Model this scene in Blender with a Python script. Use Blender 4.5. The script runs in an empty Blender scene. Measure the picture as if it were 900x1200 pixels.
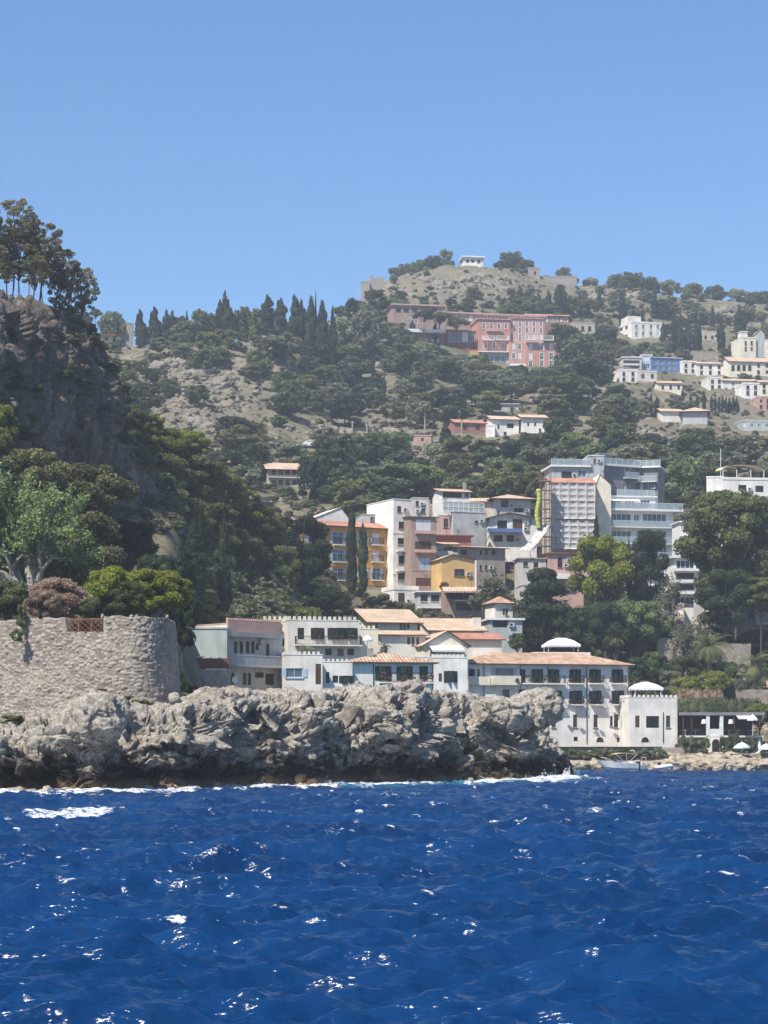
import bpy, math, random
import numpy as np
from mathutils import Vector, Matrix
from mathutils.bvhtree import BVHTree
rnd = random.Random(7)
RS = np.random.RandomState(11)
F = 2600.0; CX = 450.0; HY = 880.0; CH = 2.6
scene = bpy.context.scene
COL = scene.collection
D = bpy.data
R = math.radians

def P(px, py, Y):
    return Vector(((px-CX)/F*Y, Y, CH+(HY-py)/F*Y))
def zat(py, Y): return CH+(HY-py)/F*Y

# ------------------------------------------------------------ noise
def _h(ix, iy, iz, s):
    n = (ix*73856093) ^ (iy*19349663) ^ (iz*83492791) ^ (s*26544357)
    n = n & 0xffffffff
    n = ((n ^ (n >> 13))*1274126177) & 0xffffffff
    n = ((n ^ (n >> 16))*668265263) & 0xffffffff
    return ((n ^ (n >> 15)) & 0xffffff)/float(0xffffff)
def vnoise(p, s=0):
    i = np.floor(p).astype(np.int64); f = p-i; f = f*f*f*(f*(f*6-15)+10)
    r = 0
    for dx in (0, 1):
        wx = f[:, 0] if dx else 1-f[:, 0]
        for dy in (0, 1):
            wy = f[:, 1] if dy else 1-f[:, 1]
            for dz in (0, 1):
                wz = f[:, 2] if dz else 1-f[:, 2]
                r = r+wx*wy*wz*_h(i[:, 0]+dx, i[:, 1]+dy, i[:, 2]+dz, s)
    return r
def fbm(p, o=4, s=0, g=.5, ridged=False):
    a = 1.; t = 0.; r = 0
    for k in range(o):
        v = vnoise(p*(2.03**k)+k*17.3, s+k)
        v = (1-np.abs(2*v-1))*2-1 if ridged else 2*v-1
        r = r+a*v; t += a; a *= g
    return r/t
def worley(p, s=0, two_d=False):
    i = np.floor(p).astype(np.int64); n = len(p)
    f1 = np.full(n, 9.); f2 = np.full(n, 9.); idc = np.zeros(n); tl = np.zeros(n)
    for dx in (-1, 0, 1):
        for dy in (-1, 0, 1):
            for dz in ((0,) if two_d else (-1, 0, 1)):
                cx, cy, cz = i[:, 0]+dx, i[:, 1]+dy, i[:, 2]+dz
                q = np.stack([cx+.1+.8*_h(cx, cy, cz, s), cy+.1+.8*_h(cx, cy, cz, s+1), cz+(0 if two_d else 1)*_h(cx, cy, cz, s+2)], 1)
                dd = p-q
                if two_d: dd = dd[:, :2]
                d = np.sqrt((dd*dd).sum(1))
                m = d < f1
                f2 = np.where(m, f1, np.minimum(f2, d)); idc = np.where(m, _h(cx, cy, cz, s+3), idc); tl = np.where(m, dd[:, 0]*(_h(cx, cy, cz, s+4)*2-1)+dd[:, 1]*(_h(cx, cy, cz, s+5)*2-1)+(0 if two_d else dd[:, 2]*(_h(cx, cy, cz, s+6)*2-1)), tl); f1 = np.where(m, d, f1)
    worley.tilt = tl
    return f1, f2, idc

# ------------------------------------------------------------ materials
MATS = {}
class NT:
    def __init__(s, m):
        m.use_nodes = True; s.t = m.node_tree; s.t.nodes.clear()
        s.out = s.n('ShaderNodeOutputMaterial')
    def n(s, ty, **k):
        o = s.t.nodes.new(ty)
        for a, b in k.items():
            if hasattr(o, a): setattr(o, a, b)
        return o
    def l(s, a, b): s.t.links.new(a, b)
    def noise(s, scale, detail=3, vec=None, rough=.5, dist=0, w=None):
        o = s.n('ShaderNodeTexNoise'); o.inputs['Scale'].default_value = scale; o.inputs['Detail'].default_value = detail
        o.inputs['Roughness'].default_value = rough; o.inputs['Distortion'].default_value = dist
        s.l(vec if vec is not None else s.pos(), o.inputs['Vector']); return o.outputs['Fac']
    def pos(s):
        if not hasattr(s, '_p'): s._p = s.n('ShaderNodeNewGeometry')
        return s._p.outputs['Position']
    def ramp(s, f, stops, interp='LINEAR'):
        o = s.n('ShaderNodeValToRGB'); o.color_ramp.interpolation = interp; e = o.color_ramp.elements
        while len(e) < len(stops): e.new(.5)
        for k, (x, c) in enumerate(stops):
            e[k].position = x; e[k].color = (c if len(c) == 4 else (*c, 1)) if not isinstance(c, float) else (c, c, c, 1)
        s.l(f, o.inputs['Fac']); return o.outputs['Color']
    def mix(s, f, a, b, mode='MIX'):
        o = s.n('ShaderNodeMix', data_type='RGBA', blend_type=mode)
        for v, i in ((f, 0), (a, 6), (b, 7)):
            if isinstance(v, (int, float)): o.inputs[i].default_value = v
            elif isinstance(v, tuple): o.inputs[i].default_value = (*v, 1)
            else: s.l(v, o.inputs[i])
        return o.outputs[2]
    def math(s, op, a, b=0., clamp=False):
        o = s.n('ShaderNodeMath', operation=op, use_clamp=clamp)
        for v, i in ((a, 0), (b, 1)):
            if isinstance(v, (int, float)): o.inputs[i].default_value = v
            else: s.l(v, o.inputs[i])
        return o.outputs[0]
    def bump(s, h, st=.5, dist=.1, normal=None):
        o = s.n('ShaderNodeBump'); o.inputs['Strength'].default_value = st; o.inputs['Distance'].default_value = dist
        s.l(h, o.inputs['Height'])
        if normal is not None: s.l(normal, o.inputs['Normal'])
        return o.outputs['Normal']
    def attr(s, name):
        o = s.n('ShaderNodeAttribute', attribute_name=name); return o.outputs['Fac']
    def pb(s, col, rough=.8, spec=.3, normal=None, metal=0, ior=None, trans=None):
        o = s.n('ShaderNodeBsdfPrincipled')
        for v, k in ((col, 'Base Color'), (rough, 'Roughness'), (spec, 'Specular IOR Level'), (metal, 'Metallic')):
            if isinstance(v, (int, float)): o.inputs[k].default_value = v
            elif isinstance(v, tuple): o.inputs[k].default_value = (*v, 1)
            else: s.l(v, o.inputs[k])
        if ior: o.inputs['IOR'].default_value = ior
        if normal is not None: s.l(normal, o.inputs['Normal'])
        s.l(o.outputs[0], s.out.inputs['Surface']); return o
def plain(name, c, c2=None, scale=1.2, rough=.8, spec=.25, bscale=6, bst=.15, metal=0, bdist=.05):
    """painted or mineral surface with mottled weathering"""
    if name in MATS: return MATS[name]
    m = D.materials.new(name); t = NT(m)
    c2 = c2 or tuple(x*.82 for x in c)
    f = t.ramp(t.noise(scale, 5, rough=.6), [(.35, 0.), (.68, 1.)])
    col = t.mix(f, c, c2)
    f2 = t.ramp(t.noise(scale*7, 3), [(.3, .88), (.7, 1.04)])
    col = t.mix(1., col, f2, 'MULTIPLY')
    t.pb(col, rough, spec, t.bump(t.noise(bscale, 4), bst, bdist), metal)
    MATS[name] = m; return m
def wallmat(name, c, streak=.75):
    """render / plaster with rain streaks and patches"""
    if name in MATS: return MATS[name]
    m = D.materials.new(name); t = NT(m)
    mp = t.n('ShaderNodeMapping'); mp.inputs['Scale'].default_value = (1.6, 1.6, .16); t.l(t.pos(), mp.inputs['Vector'])
    st = t.ramp(t.noise(1., 5, mp.outputs[0], .65), [(.44, 1.), (.78, streak*.8+.2)])
    pt = t.ramp(t.noise(.5, 5), [(.3, .82), (.62, 1.05)])
    col = t.mix(1., t.mix(1., c, st, 'MULTIPLY'), pt, 'MULTIPLY')
    t.pb(col, .85, .2, t.bump(t.noise(5, 4), .2, .04))
    MATS[name] = m; return m
def tilemat(name, a, b, c):
    if name in MATS: return MATS[name]
    m = D.materials.new(name); t = NT(m)
    tc = t.n('ShaderNodeTexCoord'); sx = t.n('ShaderNodeSeparateXYZ'); t.l(tc.outputs['Object'], sx.inputs[0])
    sn = t.n('ShaderNodeSeparateXYZ'); t.l(tc.outputs['Normal'], sn.inputs[0])
    side = t.math('GREATER_THAN', t.math('ABSOLUTE', sn.outputs[0]), t.math('ABSOLUTE', sn.outputs[1]))
    mx = t.n('ShaderNodeMix', data_type='FLOAT'); t.l(side, mx.inputs[0]); t.l(sx.outputs[0], mx.inputs[2]); t.l(sx.outputs[1], mx.inputs[3])
    u = t.math('MULTIPLY', mx.outputs[0], 2*math.pi/.42)
    rid = t.math('ADD', t.math('MULTIPLY', t.math('SINE', u), .5), .5)
    vv = t.math('FRACT', t.math('MULTIPLY', sx.outputs[2], 6.5))
    n1 = t.noise(1.1, 6, rough=.8); n2 = t.noise(.35, 3)
    col = t.ramp(n1, [(.38, a), (.5, b), (.6, c)])
    col = t.mix(1., col, t.ramp(n2, [(.3, .75), (.7, 1.1)]), 'MULTIPLY')
    col = t.mix(1., col, t.ramp(rid, [(0., .62), (.45, 1.)]), 'MULTIPLY')
    h = t.math('ADD', rid, t.math('MULTIPLY', vv, .35))
    t.pb(col, .9, .15, t.bump(h, .8, .1))
    MATS[name] = m; return m
def leafmat(name, c, c2, var=.35, transl=.42, cl=.5):
    if name in MATS: return MATS[name]
    m = D.materials.new(name); t = NT(m); c = tuple(x*1.12 for x in c); c2 = tuple(x*1.15 for x in c2)
    oi = t.n('ShaderNodeObjectInfo')
    n = t.ramp(t.noise(cl, 3, rough=.65), [(.36, 0.), (.64, 1.)])
    col = t.mix(n, c, c2)
    rv = t.math('ADD', t.math('MULTIPLY', oi.outputs['Random'], var*2), 1-var)
    g = t.n('ShaderNodeCombineColor'); [t.l(rv, g.inputs[k]) for k in range(3)]
    col = t.mix(1., col, g.outputs[0], 'MULTIPLY')
    fine = t.ramp(t.noise(9., 2), [(.3, .6), (.7, 1.35)])
    col = t.mix(1., col, fine, 'MULTIPLY')
    p = t.pb(col, .75, .18)
    tr = t.n('ShaderNodeBsdfTranslucent'); t.l(col, tr.inputs[0])
    mx = t.n('ShaderNodeMixShader'); mx.inputs[0].default_value = transl
    t.l(p.outputs[0], mx.inputs[1]); t.l(tr.outputs[0], mx.inputs[2]); t.l(mx.outputs[0], t.out.inputs['Surface'])
    MATS[name] = m; return m

W = lambda n: MATS[n]
wallmat('plaster_white', (.76, .725, .665)); wallmat('plaster_cream', (.72, .66, .52)); wallmat('plaster_ivory', (.70, .67, .60))
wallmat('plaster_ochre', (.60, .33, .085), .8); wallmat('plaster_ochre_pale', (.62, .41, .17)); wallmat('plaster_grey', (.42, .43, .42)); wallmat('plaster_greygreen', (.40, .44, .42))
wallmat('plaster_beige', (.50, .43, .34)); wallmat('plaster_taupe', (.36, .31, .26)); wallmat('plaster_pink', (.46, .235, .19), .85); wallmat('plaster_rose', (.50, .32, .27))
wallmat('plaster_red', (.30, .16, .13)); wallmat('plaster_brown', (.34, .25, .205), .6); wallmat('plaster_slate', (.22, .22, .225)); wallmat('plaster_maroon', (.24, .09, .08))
wallmat('plaster_worn', (.56, .52, .48), .55); wallmat('concrete', (.40, .38, .35), .65)
tilemat('terracotta', (.38, .21, .13), (.52, .34, .23), (.62, .49, .38)); tilemat('terracotta_pale', (.56, .36, .24), (.66, .47, .33), (.62, .52, .42)); tilemat('terracotta_red', (.46, .19, .12), (.52, .25, .17), (.56, .34, .25))
plain('paint_blue', (.10, .18, .38), rough=.5); plain('paint_blue_pale', (.42, .52, .62), rough=.5); plain('paint_white', (.78, .78, .76), rough=.5)
plain('paint_darkgreen', (.02, .035, .03), rough=.5); plain('wood_brown', (.12, .06, .035), rough=.6); plain('wood_rust', (.20, .085, .05), rough=.7); plain('iron', (.025, .025, .028), rough=.5)
plain('stone_grey', (.34, .32, .29), (.24, .22, .19), 2.5, bst=.5); plain('stone_pale', (.37, .32, .26), (.22, .185, .145), 1.6, bst=.6)
plain('rubble_stone', (.25, .225, .185), (.15, .13, .10), 1.6, bst=.6); plain('plastic_yellow', (.44, .46, .12), rough=.4); plain('canvas_white', (.80, .79, .76), rough=.9); plain('canvas_blue', (.60, .74, .78), rough=.9); plain('canvas_tan', (.66, .52, .30), rough=.9)
plain('netting', (.50, .48, .46), (.42, .40, .38), .8, rough=.9, bst=.5, bscale=3, bdist=.2); plain('gelcoat', (.88, .88, .86), rough=.45, spec=.3, bst=.02); plain('rubber_grey', (.50, .51, .52), rough=.6)
plain('deck_red', (.33, .12, .09)); plain('bark', (.13, .10, .075), (.07, .05, .04), 3, bst=.6, bscale=12); plain('bark_pale', (.40, .37, .32), (.22, .20, .17), 3, bst=.5); plain('bark_pine', (.16, .09, .06), (.09, .06, .045), 3, bst=.6)
plain('tyre', (.02, .02, .02)); plain('car_white', (.78, .78, .78), rough=.25, spec=.5, bst=.01); plain('seat_dark', (.04, .04, .045))
plain('bloom_magenta', (.35, .05, .16), (.25, .08, .14), rough=.7)
def glass(name, c, rough=.08):
    m = D.materials.new(name); t = NT(m)
    col = t.ramp(t.noise(.9, 2), [(.35, tuple(x*.5 for x in c)), (.65, c)])
    t.pb(col, rough, .6); MATS[name] = m
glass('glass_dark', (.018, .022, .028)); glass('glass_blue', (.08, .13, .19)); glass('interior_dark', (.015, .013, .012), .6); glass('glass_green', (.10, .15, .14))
# rail glass: thin tinted, partly transparent
m = D.materials.new('rail_glass'); t = NT(m); p = t.pb((.35, .42, .44), .1, .5); p.inputs['Alpha'].default_value = .55; MATS['rail_glass'] = m
# white scaffold netting is semi see-through
m = D.materials.new('hard_rock_tmp'); MATS['_'] = m; D.materials.remove(m)

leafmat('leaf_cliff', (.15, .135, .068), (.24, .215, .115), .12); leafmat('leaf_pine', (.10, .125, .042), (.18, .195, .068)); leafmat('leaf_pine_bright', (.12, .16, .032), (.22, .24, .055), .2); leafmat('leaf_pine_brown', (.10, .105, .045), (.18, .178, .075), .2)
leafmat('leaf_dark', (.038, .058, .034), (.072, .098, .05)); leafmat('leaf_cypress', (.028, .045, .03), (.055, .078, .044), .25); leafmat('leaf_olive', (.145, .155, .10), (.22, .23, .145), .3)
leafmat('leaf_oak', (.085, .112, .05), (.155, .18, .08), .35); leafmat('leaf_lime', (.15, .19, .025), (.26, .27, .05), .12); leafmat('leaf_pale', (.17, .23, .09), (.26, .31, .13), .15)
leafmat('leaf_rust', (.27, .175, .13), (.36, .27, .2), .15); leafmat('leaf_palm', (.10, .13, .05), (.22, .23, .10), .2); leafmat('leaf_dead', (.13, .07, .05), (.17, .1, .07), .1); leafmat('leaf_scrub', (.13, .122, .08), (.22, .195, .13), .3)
leafmat('leaf_grass', (.20, .17, .07), (.12, .14, .04), .2); leafmat('leaf_pink', (.32, .12, .16), (.12, .14, .06), .1, cl=2.)

# ------------------------------------------------------------ mesh helpers
def mesh_np(name, V, Fq, mats=(), smooth=False, midx=None):
    V = np.asarray(V, dtype=np.float32); Fq = np.asarray(Fq, dtype=np.int32)
    me = D.meshes.new(name); n = len(V); m, k = Fq.shape
    me.vertices.add(n); me.vertices.foreach_set('co', V.ravel())
    me.loops.add(m*k); me.loops.foreach_set('vertex_index', Fq.ravel())
    me.polygons.add(m); me.polygons.foreach_set('loop_start', np.arange(0, m*k, k, dtype=np.int32))
    if midx is not None: me.polygons.foreach_set('material_index', np.asarray(midx, dtype=np.int32))
    me.polygons.foreach_set('use_smooth', np.full(m, smooth))
    me.update(calc_edges=True); me.validate()
    for x in mats: me.materials.append(W(x) if isinstance(x, str) else x)
    return me
def grid_faces(r, c):
    i = np.arange((r-1)*(c-1)); a = (i//(c-1))*c+i % (c-1)
    return np.stack([a, a+1, a+c+1, a+c], 1)
def link(name, me, parent=None, loc=None, rotz=0, scale=None):
    o = D.objects.new(name, me); COL.objects.link(o)
    if parent is not None: o.parent = parent
    if loc is not None: o.location = loc
    if rotz: o.rotation_euler = (0, 0, rotz)
    if scale is not None: o.scale = scale
    return o
def tag(o, label=None, cat=None, group=None, kind=None):
    if label: o['label'] = label
    if cat: o['category'] = cat
    if group: o['group'] = group
    if kind: o['kind'] = kind
    return o
def empty(name, loc, rotz=0, label=None, cat=None, group=None):
    o = D.objects.new(name, None); COL.objects.link(o); o.location = loc; o.rotation_euler = (0, 0, rotz); o.empty_display_size = .3
    return tag(o, label, cat, group)
class MB:
    """collects polygons; build() makes one mesh"""
    def __init__(s): s.v = []; s.f = []; s.mi = []; s.m = 0
    def poly(s, pts, flip=False):
        n = len(s.v); s.v += [tuple(p) for p in pts]; ix = list(range(n, n+len(pts)))
        s.f.append(ix[::-1] if flip else ix); s.mi.append(s.m)
    def box(s, x0, x1, y0, y1, z0, z1):
        c = [(x0, y0, z0), (x1, y0, z0), (x1, y1, z0), (x0, y1, z0), (x0, y0, z1), (x1, y0, z1), (x1, y1, z1), (x0, y1, z1)]
        n = len(s.v); s.v += c
        for q in ((0, 3, 2, 1), (4, 5, 6, 7), (0, 1, 5, 4), (1, 2, 6, 5), (2, 3, 7, 6), (3, 0, 4, 7)):
            s.f.append([n+i for i in q]); s.mi.append(s.m)
    def tube(s, pts, rad, seg=6, cap=True):
        pts = [Vector(p) for p in pts]; rad = rad if isinstance(rad, (list, tuple)) else [rad]*len(pts)
        n = len(s.v); prev = None
        for i, p in enumerate(pts):
            d = (pts[min(i+1, len(pts)-1)]-pts[max(i-1, 0)]).normalized()
            a = d.cross(Vector((0, 0, 1)) if abs(d.z) < .9 else Vector((1, 0, 0))).normalized(); b = d.cross(a)
            if prev is not None and a.dot(prev) < 0: a = -a; b = -b
            prev = a
            for k in range(seg):
                t = 2*math.pi*k/seg; s.v.append(tuple(p+(a*math.cos(t)+b*math.sin(t))*rad[i]))
        for i in range(len(pts)-1):
            for k in range(seg):
                s.f.append([n+i*seg+k, n+i*seg+(k+1) % seg, n+(i+1)*seg+(k+1) % seg, n+(i+1)*seg+k]); s.mi.append(s.m)
        if cap:
            s.f.append([n+k for k in range(seg)][::-1]); s.mi.append(s.m)
            s.f.append([n+(len(pts)-1)*seg+k for k in range(seg)]); s.mi.append(s.m)
    def mesh(s, name, mats, smooth=False):
        me = D.meshes.new(name); me.from_pydata(s.v, [], s.f)
        for x in (mats if isinstance(mats, (list, tuple)) else [mats]): me.materials.append(W(x))
        me.polygons.foreach_set('material_index', s.mi)
        if smooth: me.polygons.foreach_set('use_smooth', [True]*len(s.f))
        me.update(); return me
    def obj(s, name, mats, parent=None, smooth=False, **k): return link(name, s.mesh(name, mats, smooth), parent, **k)

# ------------------------------------------------------------ world, sun, camera
cam = D.cameras.new('camera'); co = D.objects.new('camera', cam); COL.objects.link(co); scene.camera = co
co.location = (0, 0, CH); co.rotation_euler = (R(90), 0, 0)
cam.sensor_fit = 'HORIZONTAL'; cam.sensor_width = 36; cam.lens = 36*F/900; cam.shift_y = (HY-600)/900; cam.clip_start = .5; cam.clip_end = 6000
SUN = Vector((-.39, -.44, .81)).normalized()
el = math.asin(SUN.z)
sun = D.lights.new('sun', 'SUN'); so = D.objects.new('sun', sun); COL.objects.link(so); sun.energy = 5.0; sun.angle = R(.53); sun.color = (1, .94, .85)
so.rotation_euler = (-SUN).to_track_quat('-Z', 'Y').to_euler(); so.location = (-100, 0, 200)
w = D.worlds.new('World'); scene.world = w; w.use_nodes = True; nt = w.node_tree; nt.nodes.clear()
sky = nt.nodes.new('ShaderNodeTexSky'); sky.sky_type = 'NISHITA'; sky.sun_disc = False; sky.sun_elevation = el; sky.sun_rotation = math.atan2(SUN.x, SUN.y)
sky.altitude = 0; sky.air_density = 1.0; sky.dust_density = .25; sky.ozone_density = 5.0
bg = nt.nodes.new('ShaderNodeBackground'); bg.inputs[1].default_value = .108
wo = nt.nodes.new('ShaderNodeOutputWorld'); hs = nt.nodes.new('ShaderNodeHueSaturation'); hs.inputs['Saturation'].default_value = 1.17; hs.inputs['Hue'].default_value = .503; nt.links.new(sky.outputs[0], hs.inputs['Color']); nt.links.new(hs.outputs[0], bg.inputs[0]); nt.links.new(bg.outputs[0], wo.inputs[0])
scene.view_settings.view_transform = 'Standard'; scene.view_settings.look = 'None'; scene.view_settings.exposure = 0.6; scene.view_settings.gamma = 1
scene.render.engine = 'CYCLES'; cy = scene.cycles; cy.max_bounces = 5; cy.diffuse_bounces = 2; cy.glossy_bounces = 2; cy.transmission_bounces = 3; cy.transparent_max_bounces = 6; cy.volume_bounces = 0
cy.use_denoising = True; cy.use_adaptive_sampling = True; cy.adaptive_threshold = .02; cy.caustics_reflective = False; cy.caustics_refractive = False
cy.sample_clamp_direct = 12; cy.sample_clamp_indirect = 4
# ------------------------------------------------------------ terrain
def rockmat():
    m = D.materials.new('limestone'); t = NT(m)
    sz = t.n('ShaderNodeSeparateXYZ'); t.l(t.pos(), sz.inputs[0]); z = sz.outputs[2]
    n1 = t.noise(.5, 6, rough=.65); n2 = t.noise(2.2, 6, rough=.7); n3 = t.noise(9, 5, rough=.7)
    pale = t.ramp(n2, [(.30, (.22, .185, .145)), (.44, (.55, .49, .41)), (.62, (.72, .66, .57))])
    pale = t.mix(t.ramp(n1, [(.45, 0.), (.7, .55)]), pale, (.46, .36, .25))
    crack = t.ramp(t.noise(3.1, 6, rough=.8, dist=1.2), [(.45, 1.), (.5, .38), (.55, 1.)])
    pale = t.mix(1., pale, crack, 'MULTIPLY')
    dark = t.ramp(n2, [(.3, (.012, .010, .009)), (.7, (.055, .045, .036))])
    brown = t.ramp(n2, [(.3, (.10, .06, .032)), (.65, (.30, .21, .125))])
    zn = t.math('ADD', z, t.math('MULTIPLY', t.math('SUBTRACT', n1, .5), 5.4))
    zn = t.math('ADD', zn, t.math('MULTIPLY', t.math('SUBTRACT', n2, .5), 1.2))
    k = t.ramp(t.math('DIVIDE', zn, 10.), [(.15, 0.), (.26, 1.)])
    k0 = t.ramp(t.math('DIVIDE', t.math('ADD', z, t.math('MULTIPLY', t.math('SUBTRACT', n2, .5), .8)), 2.), [(.28, 1.), (.5, 0.)])
    col = t.mix(k0, t.mix(k, dark, pale), brown)
    h = t.math('ADD', n2, t.math('MULTIPLY', n3, .45))
    t.pb(col, .9, .2, t.bump(h, 1., .4)); return m
def cliffmat():
    m = D.materials.new('cliff_rock'); t = NT(m)
    mp = t.n('ShaderNodeMapping'); mp.inputs['Scale'].default_value = (.5, .5, .12); t.l(t.pos(), mp.inputs['Vector'])
    n1 = t.noise(1., 6, mp.outputs[0], .65); n2 = t.noise(.8, 6, rough=.7); n3 = t.noise(3, 5)
    c = t.ramp(n1, [(.34, (.06, .05, .044)), (.5, (.15, .125, .105)), (.68, (.27, .235, .195))])
    c = t.mix(t.ramp(n2, [(.52, 0.), (.62, .85)]), c, (.035, .042, .02))
    t.pb(c, .95, .1, t.bump(t.math('ADD', n2, t.math('MULTIPLY', n3, .5)), .8, .6)); return m
def hillmat():
    m = D.materials.new('hill_ground'); t = NT(m)
    n1 = t.noise(.035, 5, rough=.6); n2 = t.noise(.28, 5, rough=.7); n3 = t.noise(1.1, 5, rough=.75)
    c = t.ramp(n2, [(.32, (.09, .085, .05)), (.45, (.16, .135, .09)), (.56, (.235, .195, .14)), (.72, (.33, .29, .225))])
    g = t.ramp(n3, [(.3, (.035, .045, .02)), (.7, (.11, .12, .06))])
    c = t.mix(t.ramp(n1, [(.42, .1), (.6, .55)]), c, g)
    rk = t.attr('rocky')
    r = t.ramp(n3, [(.36, (.075, .075, .045)), (.5, (.17, .155, .11)), (.66, (.29, .26, .205))])
    r = t.mix(t.ramp(n2, [(.48, 0.), (.62, .8)]), r, (.24, .19, .125))
    c = t.mix(rk, c, r)
    t.pb(c, .95, .1, t.bump(t.math('ADD', n3, n2), .9, .5)); return m
MATS['limestone'] = rockmat(); MATS['cliff_rock'] = cliffmat(); MATS['hill_ground'] = hillmat()

COLS = [-250, 0, 120, 200, 260, 330, 400, 450, 520, 600, 660, 720, 800, 900, 1150]
def zz(L): return L
ROWS = [  # per column (Y, Z)
 [(150,-2),(162,-2),(162,-2),(164,-2),(195,-2),(215,-2),(235,-2),(250,-2),(265,-2),(280,-2),(287,-2),(288,-2),(288,-2),(288,-2),(290,-2)],
 [(152,4),(163,4),(163,4),(165,3),(198,2),(220,1),(240,1),(255,.8),(270,.5),(285,.4),(292,.3),(293,.3),(293,.3),(293,.3),(296,.3)],
 [(155,11),(164,11),(164,11),(166,7),(215,7.6),(232,8),(248,7),(262,6),(276,4.5),(290,2.6),(296,2.1),(297,2.1),(297,2.1),(298,2.1),(302,2.1)],
 [(190,12.5),(190,12.5),(190,12.5),(195,7.5),(245,9.0),(258,9.5),(268,9.5),(280,9),(295,8),(316,4.5),(318,3.4),(318,3.2),(316,3.2),(314,3.2),(320,3.4)],
 [(225,17),(225,17),(225,17),(230,17),(262,17),(275,17.5),(300,19),(320,18.6),(325,17),(335,16.4),(338,15.8),(338,15),(333,13.4),(333,13.4),(335,13)],
 [(245,26),(245,26),(245,25),(250,23.8),(285,23.4),(300,23.4),(350,23),(365,24.8),(370,25.5),(365,24),(365,24),(370,24.5),(372,22.6),(370,21.8),(370,22)],
 [(270,34),(270,34),(268,32),(275,32.5),(305,30),(318,28),(395,36),(400,37.4),(400,35.4),(400,36.6),(400,36),(402,34.8),(410,34),(410,32.6),(410,33)],
 [(305,46),(305,46),(300,42),(315,44),(330,40),(335,32),(430,47),(432,48),(432,48.6),(432,48.6),(430,48.5),(432,48.9),(440,45.8),(440,45.8),(440,46)],
 [(370,40),(370,40),(370,40),(375,39),(380,37),(385,37),(470,58),(475,59),(475,59.5),(475,60),(475,61),(475,63),(475,57),(475,56),(475,56)],
 [(450,56),(450,56),(450,56),(450,56),(450,55),(450,53),(520,72),(520,72),(520,71),(520,71),(520,72),(515,74.5),(520,70.5),(520,70.5),(520,70)],
 [(530,83),(530,83),(530,83),(530,83),(530,81),(530,76),(590,91),(590,90),(590,90),(590,90),(590,91),(590,90.5),(600,91),(600,91),(600,91)],
 [(600,106),(600,106),(600,106),(600,106),(600,104),(600,102),(650,111),(650,111),(655,111),(670,113),(670,113),(670,112),(680,111),(680,109.6),(680,109)],
 [(650,119),(650,120),(650,121.5),(650,122),(650,123.5),(655,125.5),(700,130),(705,129),(715,129),(725,127.5),(725,128),(735,131),(740,129),(740,127.8),(740,127)],
 [(700,112),(700,112),(700,114),(700,115),(700,117),(710,124),(765,150),(775,153),(780,155.5),(785,154.5),(790,155.5),(790,148.4),(790,145.4),(790,143.9),(790,143)],
 [(800,105),(800,105),(800,105),(800,106),(800,108),(800,118),(830,167),(845,177),(850,183),(850,180),(860,178.5),(860,175),(860,170.6),(865,168.3),(865,168)],
 [(850,98),(850,98),(850,98),(850,98),(855,100),(860,112),(870,173),(885,188),(890,199),(890,196.5),(905,194),(920,196.5),(930,196),(940,192.5),(960,186)],
 [(1150,60)]*15]
PX = np.arange(-250, 1151, 2.5)
YR = np.array([[c[0] for c in r] for r in ROWS], float); ZR = np.array([[c[1] for c in r] for r in ROWS], float)
# finer row sampling, smooth along both directions
NS = [10, 8, 26, 30, 30, 30, 30, 34, 30, 32, 32, 28, 32, 36, 26, 14]
Yc = np.stack([np.interp(PX, COLS, YR[i]) for i in range(len(ROWS))]); Zc = np.stack([np.interp(PX, COLS, ZR[i]) for i in range(len(ROWS))])
rowsY, rowsZ = [], []
for i, n in enumerate(NS):
    for k in range(n):
        t_ = k/n; rowsY.append(Yc[i]*(1-t_)+Yc[i+1]*t_); rowsZ.append(Zc[i]*(1-t_)+Zc[i+1]*t_)
rowsY.append(Yc[-1]); rowsZ.append(Zc[-1])
GY = np.array(rowsY); GZ = np.array(rowsZ)
def smooth(a, it):
    for _ in range(it):
        a[:, 1:-1] = (a[:, :-2]+a[:, 1:-1]*2+a[:, 2:])/4
        a[30:-1] = (a[29:-2]+a[30:-1]*2+a[31:])/4
    return a
GY = smooth(GY, 10); GZ = smooth(GZ, 10)
GX = (PX[None, :]-CX)/F*GY
pts = np.stack([GX, GY, GZ], 2).reshape(-1, 3)
pxg = np.repeat(PX[None, :], GY.shape[0], 0).ravel(); pyg = HY-(pts[:, 2]-CH)/pts[:, 1]*F
def blob(cx, cy, rx, ry): return np.exp(-((pxg-cx)/rx)**2-((pyg-cy)/ry)**2)
rocky = np.clip(1.1*blob(560, 333, 55, 22)+.9*blob(450, 335, 45, 14)+.8*blob(250, 440, 70, 50)+.8*blob(215, 480, 60, 50)+.8*blob(310, 420, 40, 35)+.5*blob(700, 350, 60, 14)+.7*blob(880, 370, 40, 18)+.55*blob(400, 500, 90, 16)+.75*blob(755, 513, 40, 16)+.35*blob(500, 520, 60, 20)+.7*blob(860, 470, 40, 18), 0, 1)
far = np.clip((pts[:, 1]-330)/120, 0, 1)
rocky = np.where(pts[:, 1] > 420, rocky, 0)
d = fbm(pts/np.array([26, 26, 26.]), 4, 3)*3.0*far+fbm(pts/6., 4, 9, ridged=True)*(.5+1.4*rocky)*np.clip(far+.15, 0, 1)
shore = np.clip(1-np.abs(pts[:, 1]-296)/8., 0, 1)*(pxg > 560)
d += fbm(pts/1.8, 4, 5, ridged=True)*.35*shore
pts[:, 2] += d
hm = mesh_np('hillside', pts, grid_faces(*GY.shape), ['hill_ground'], True)
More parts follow.
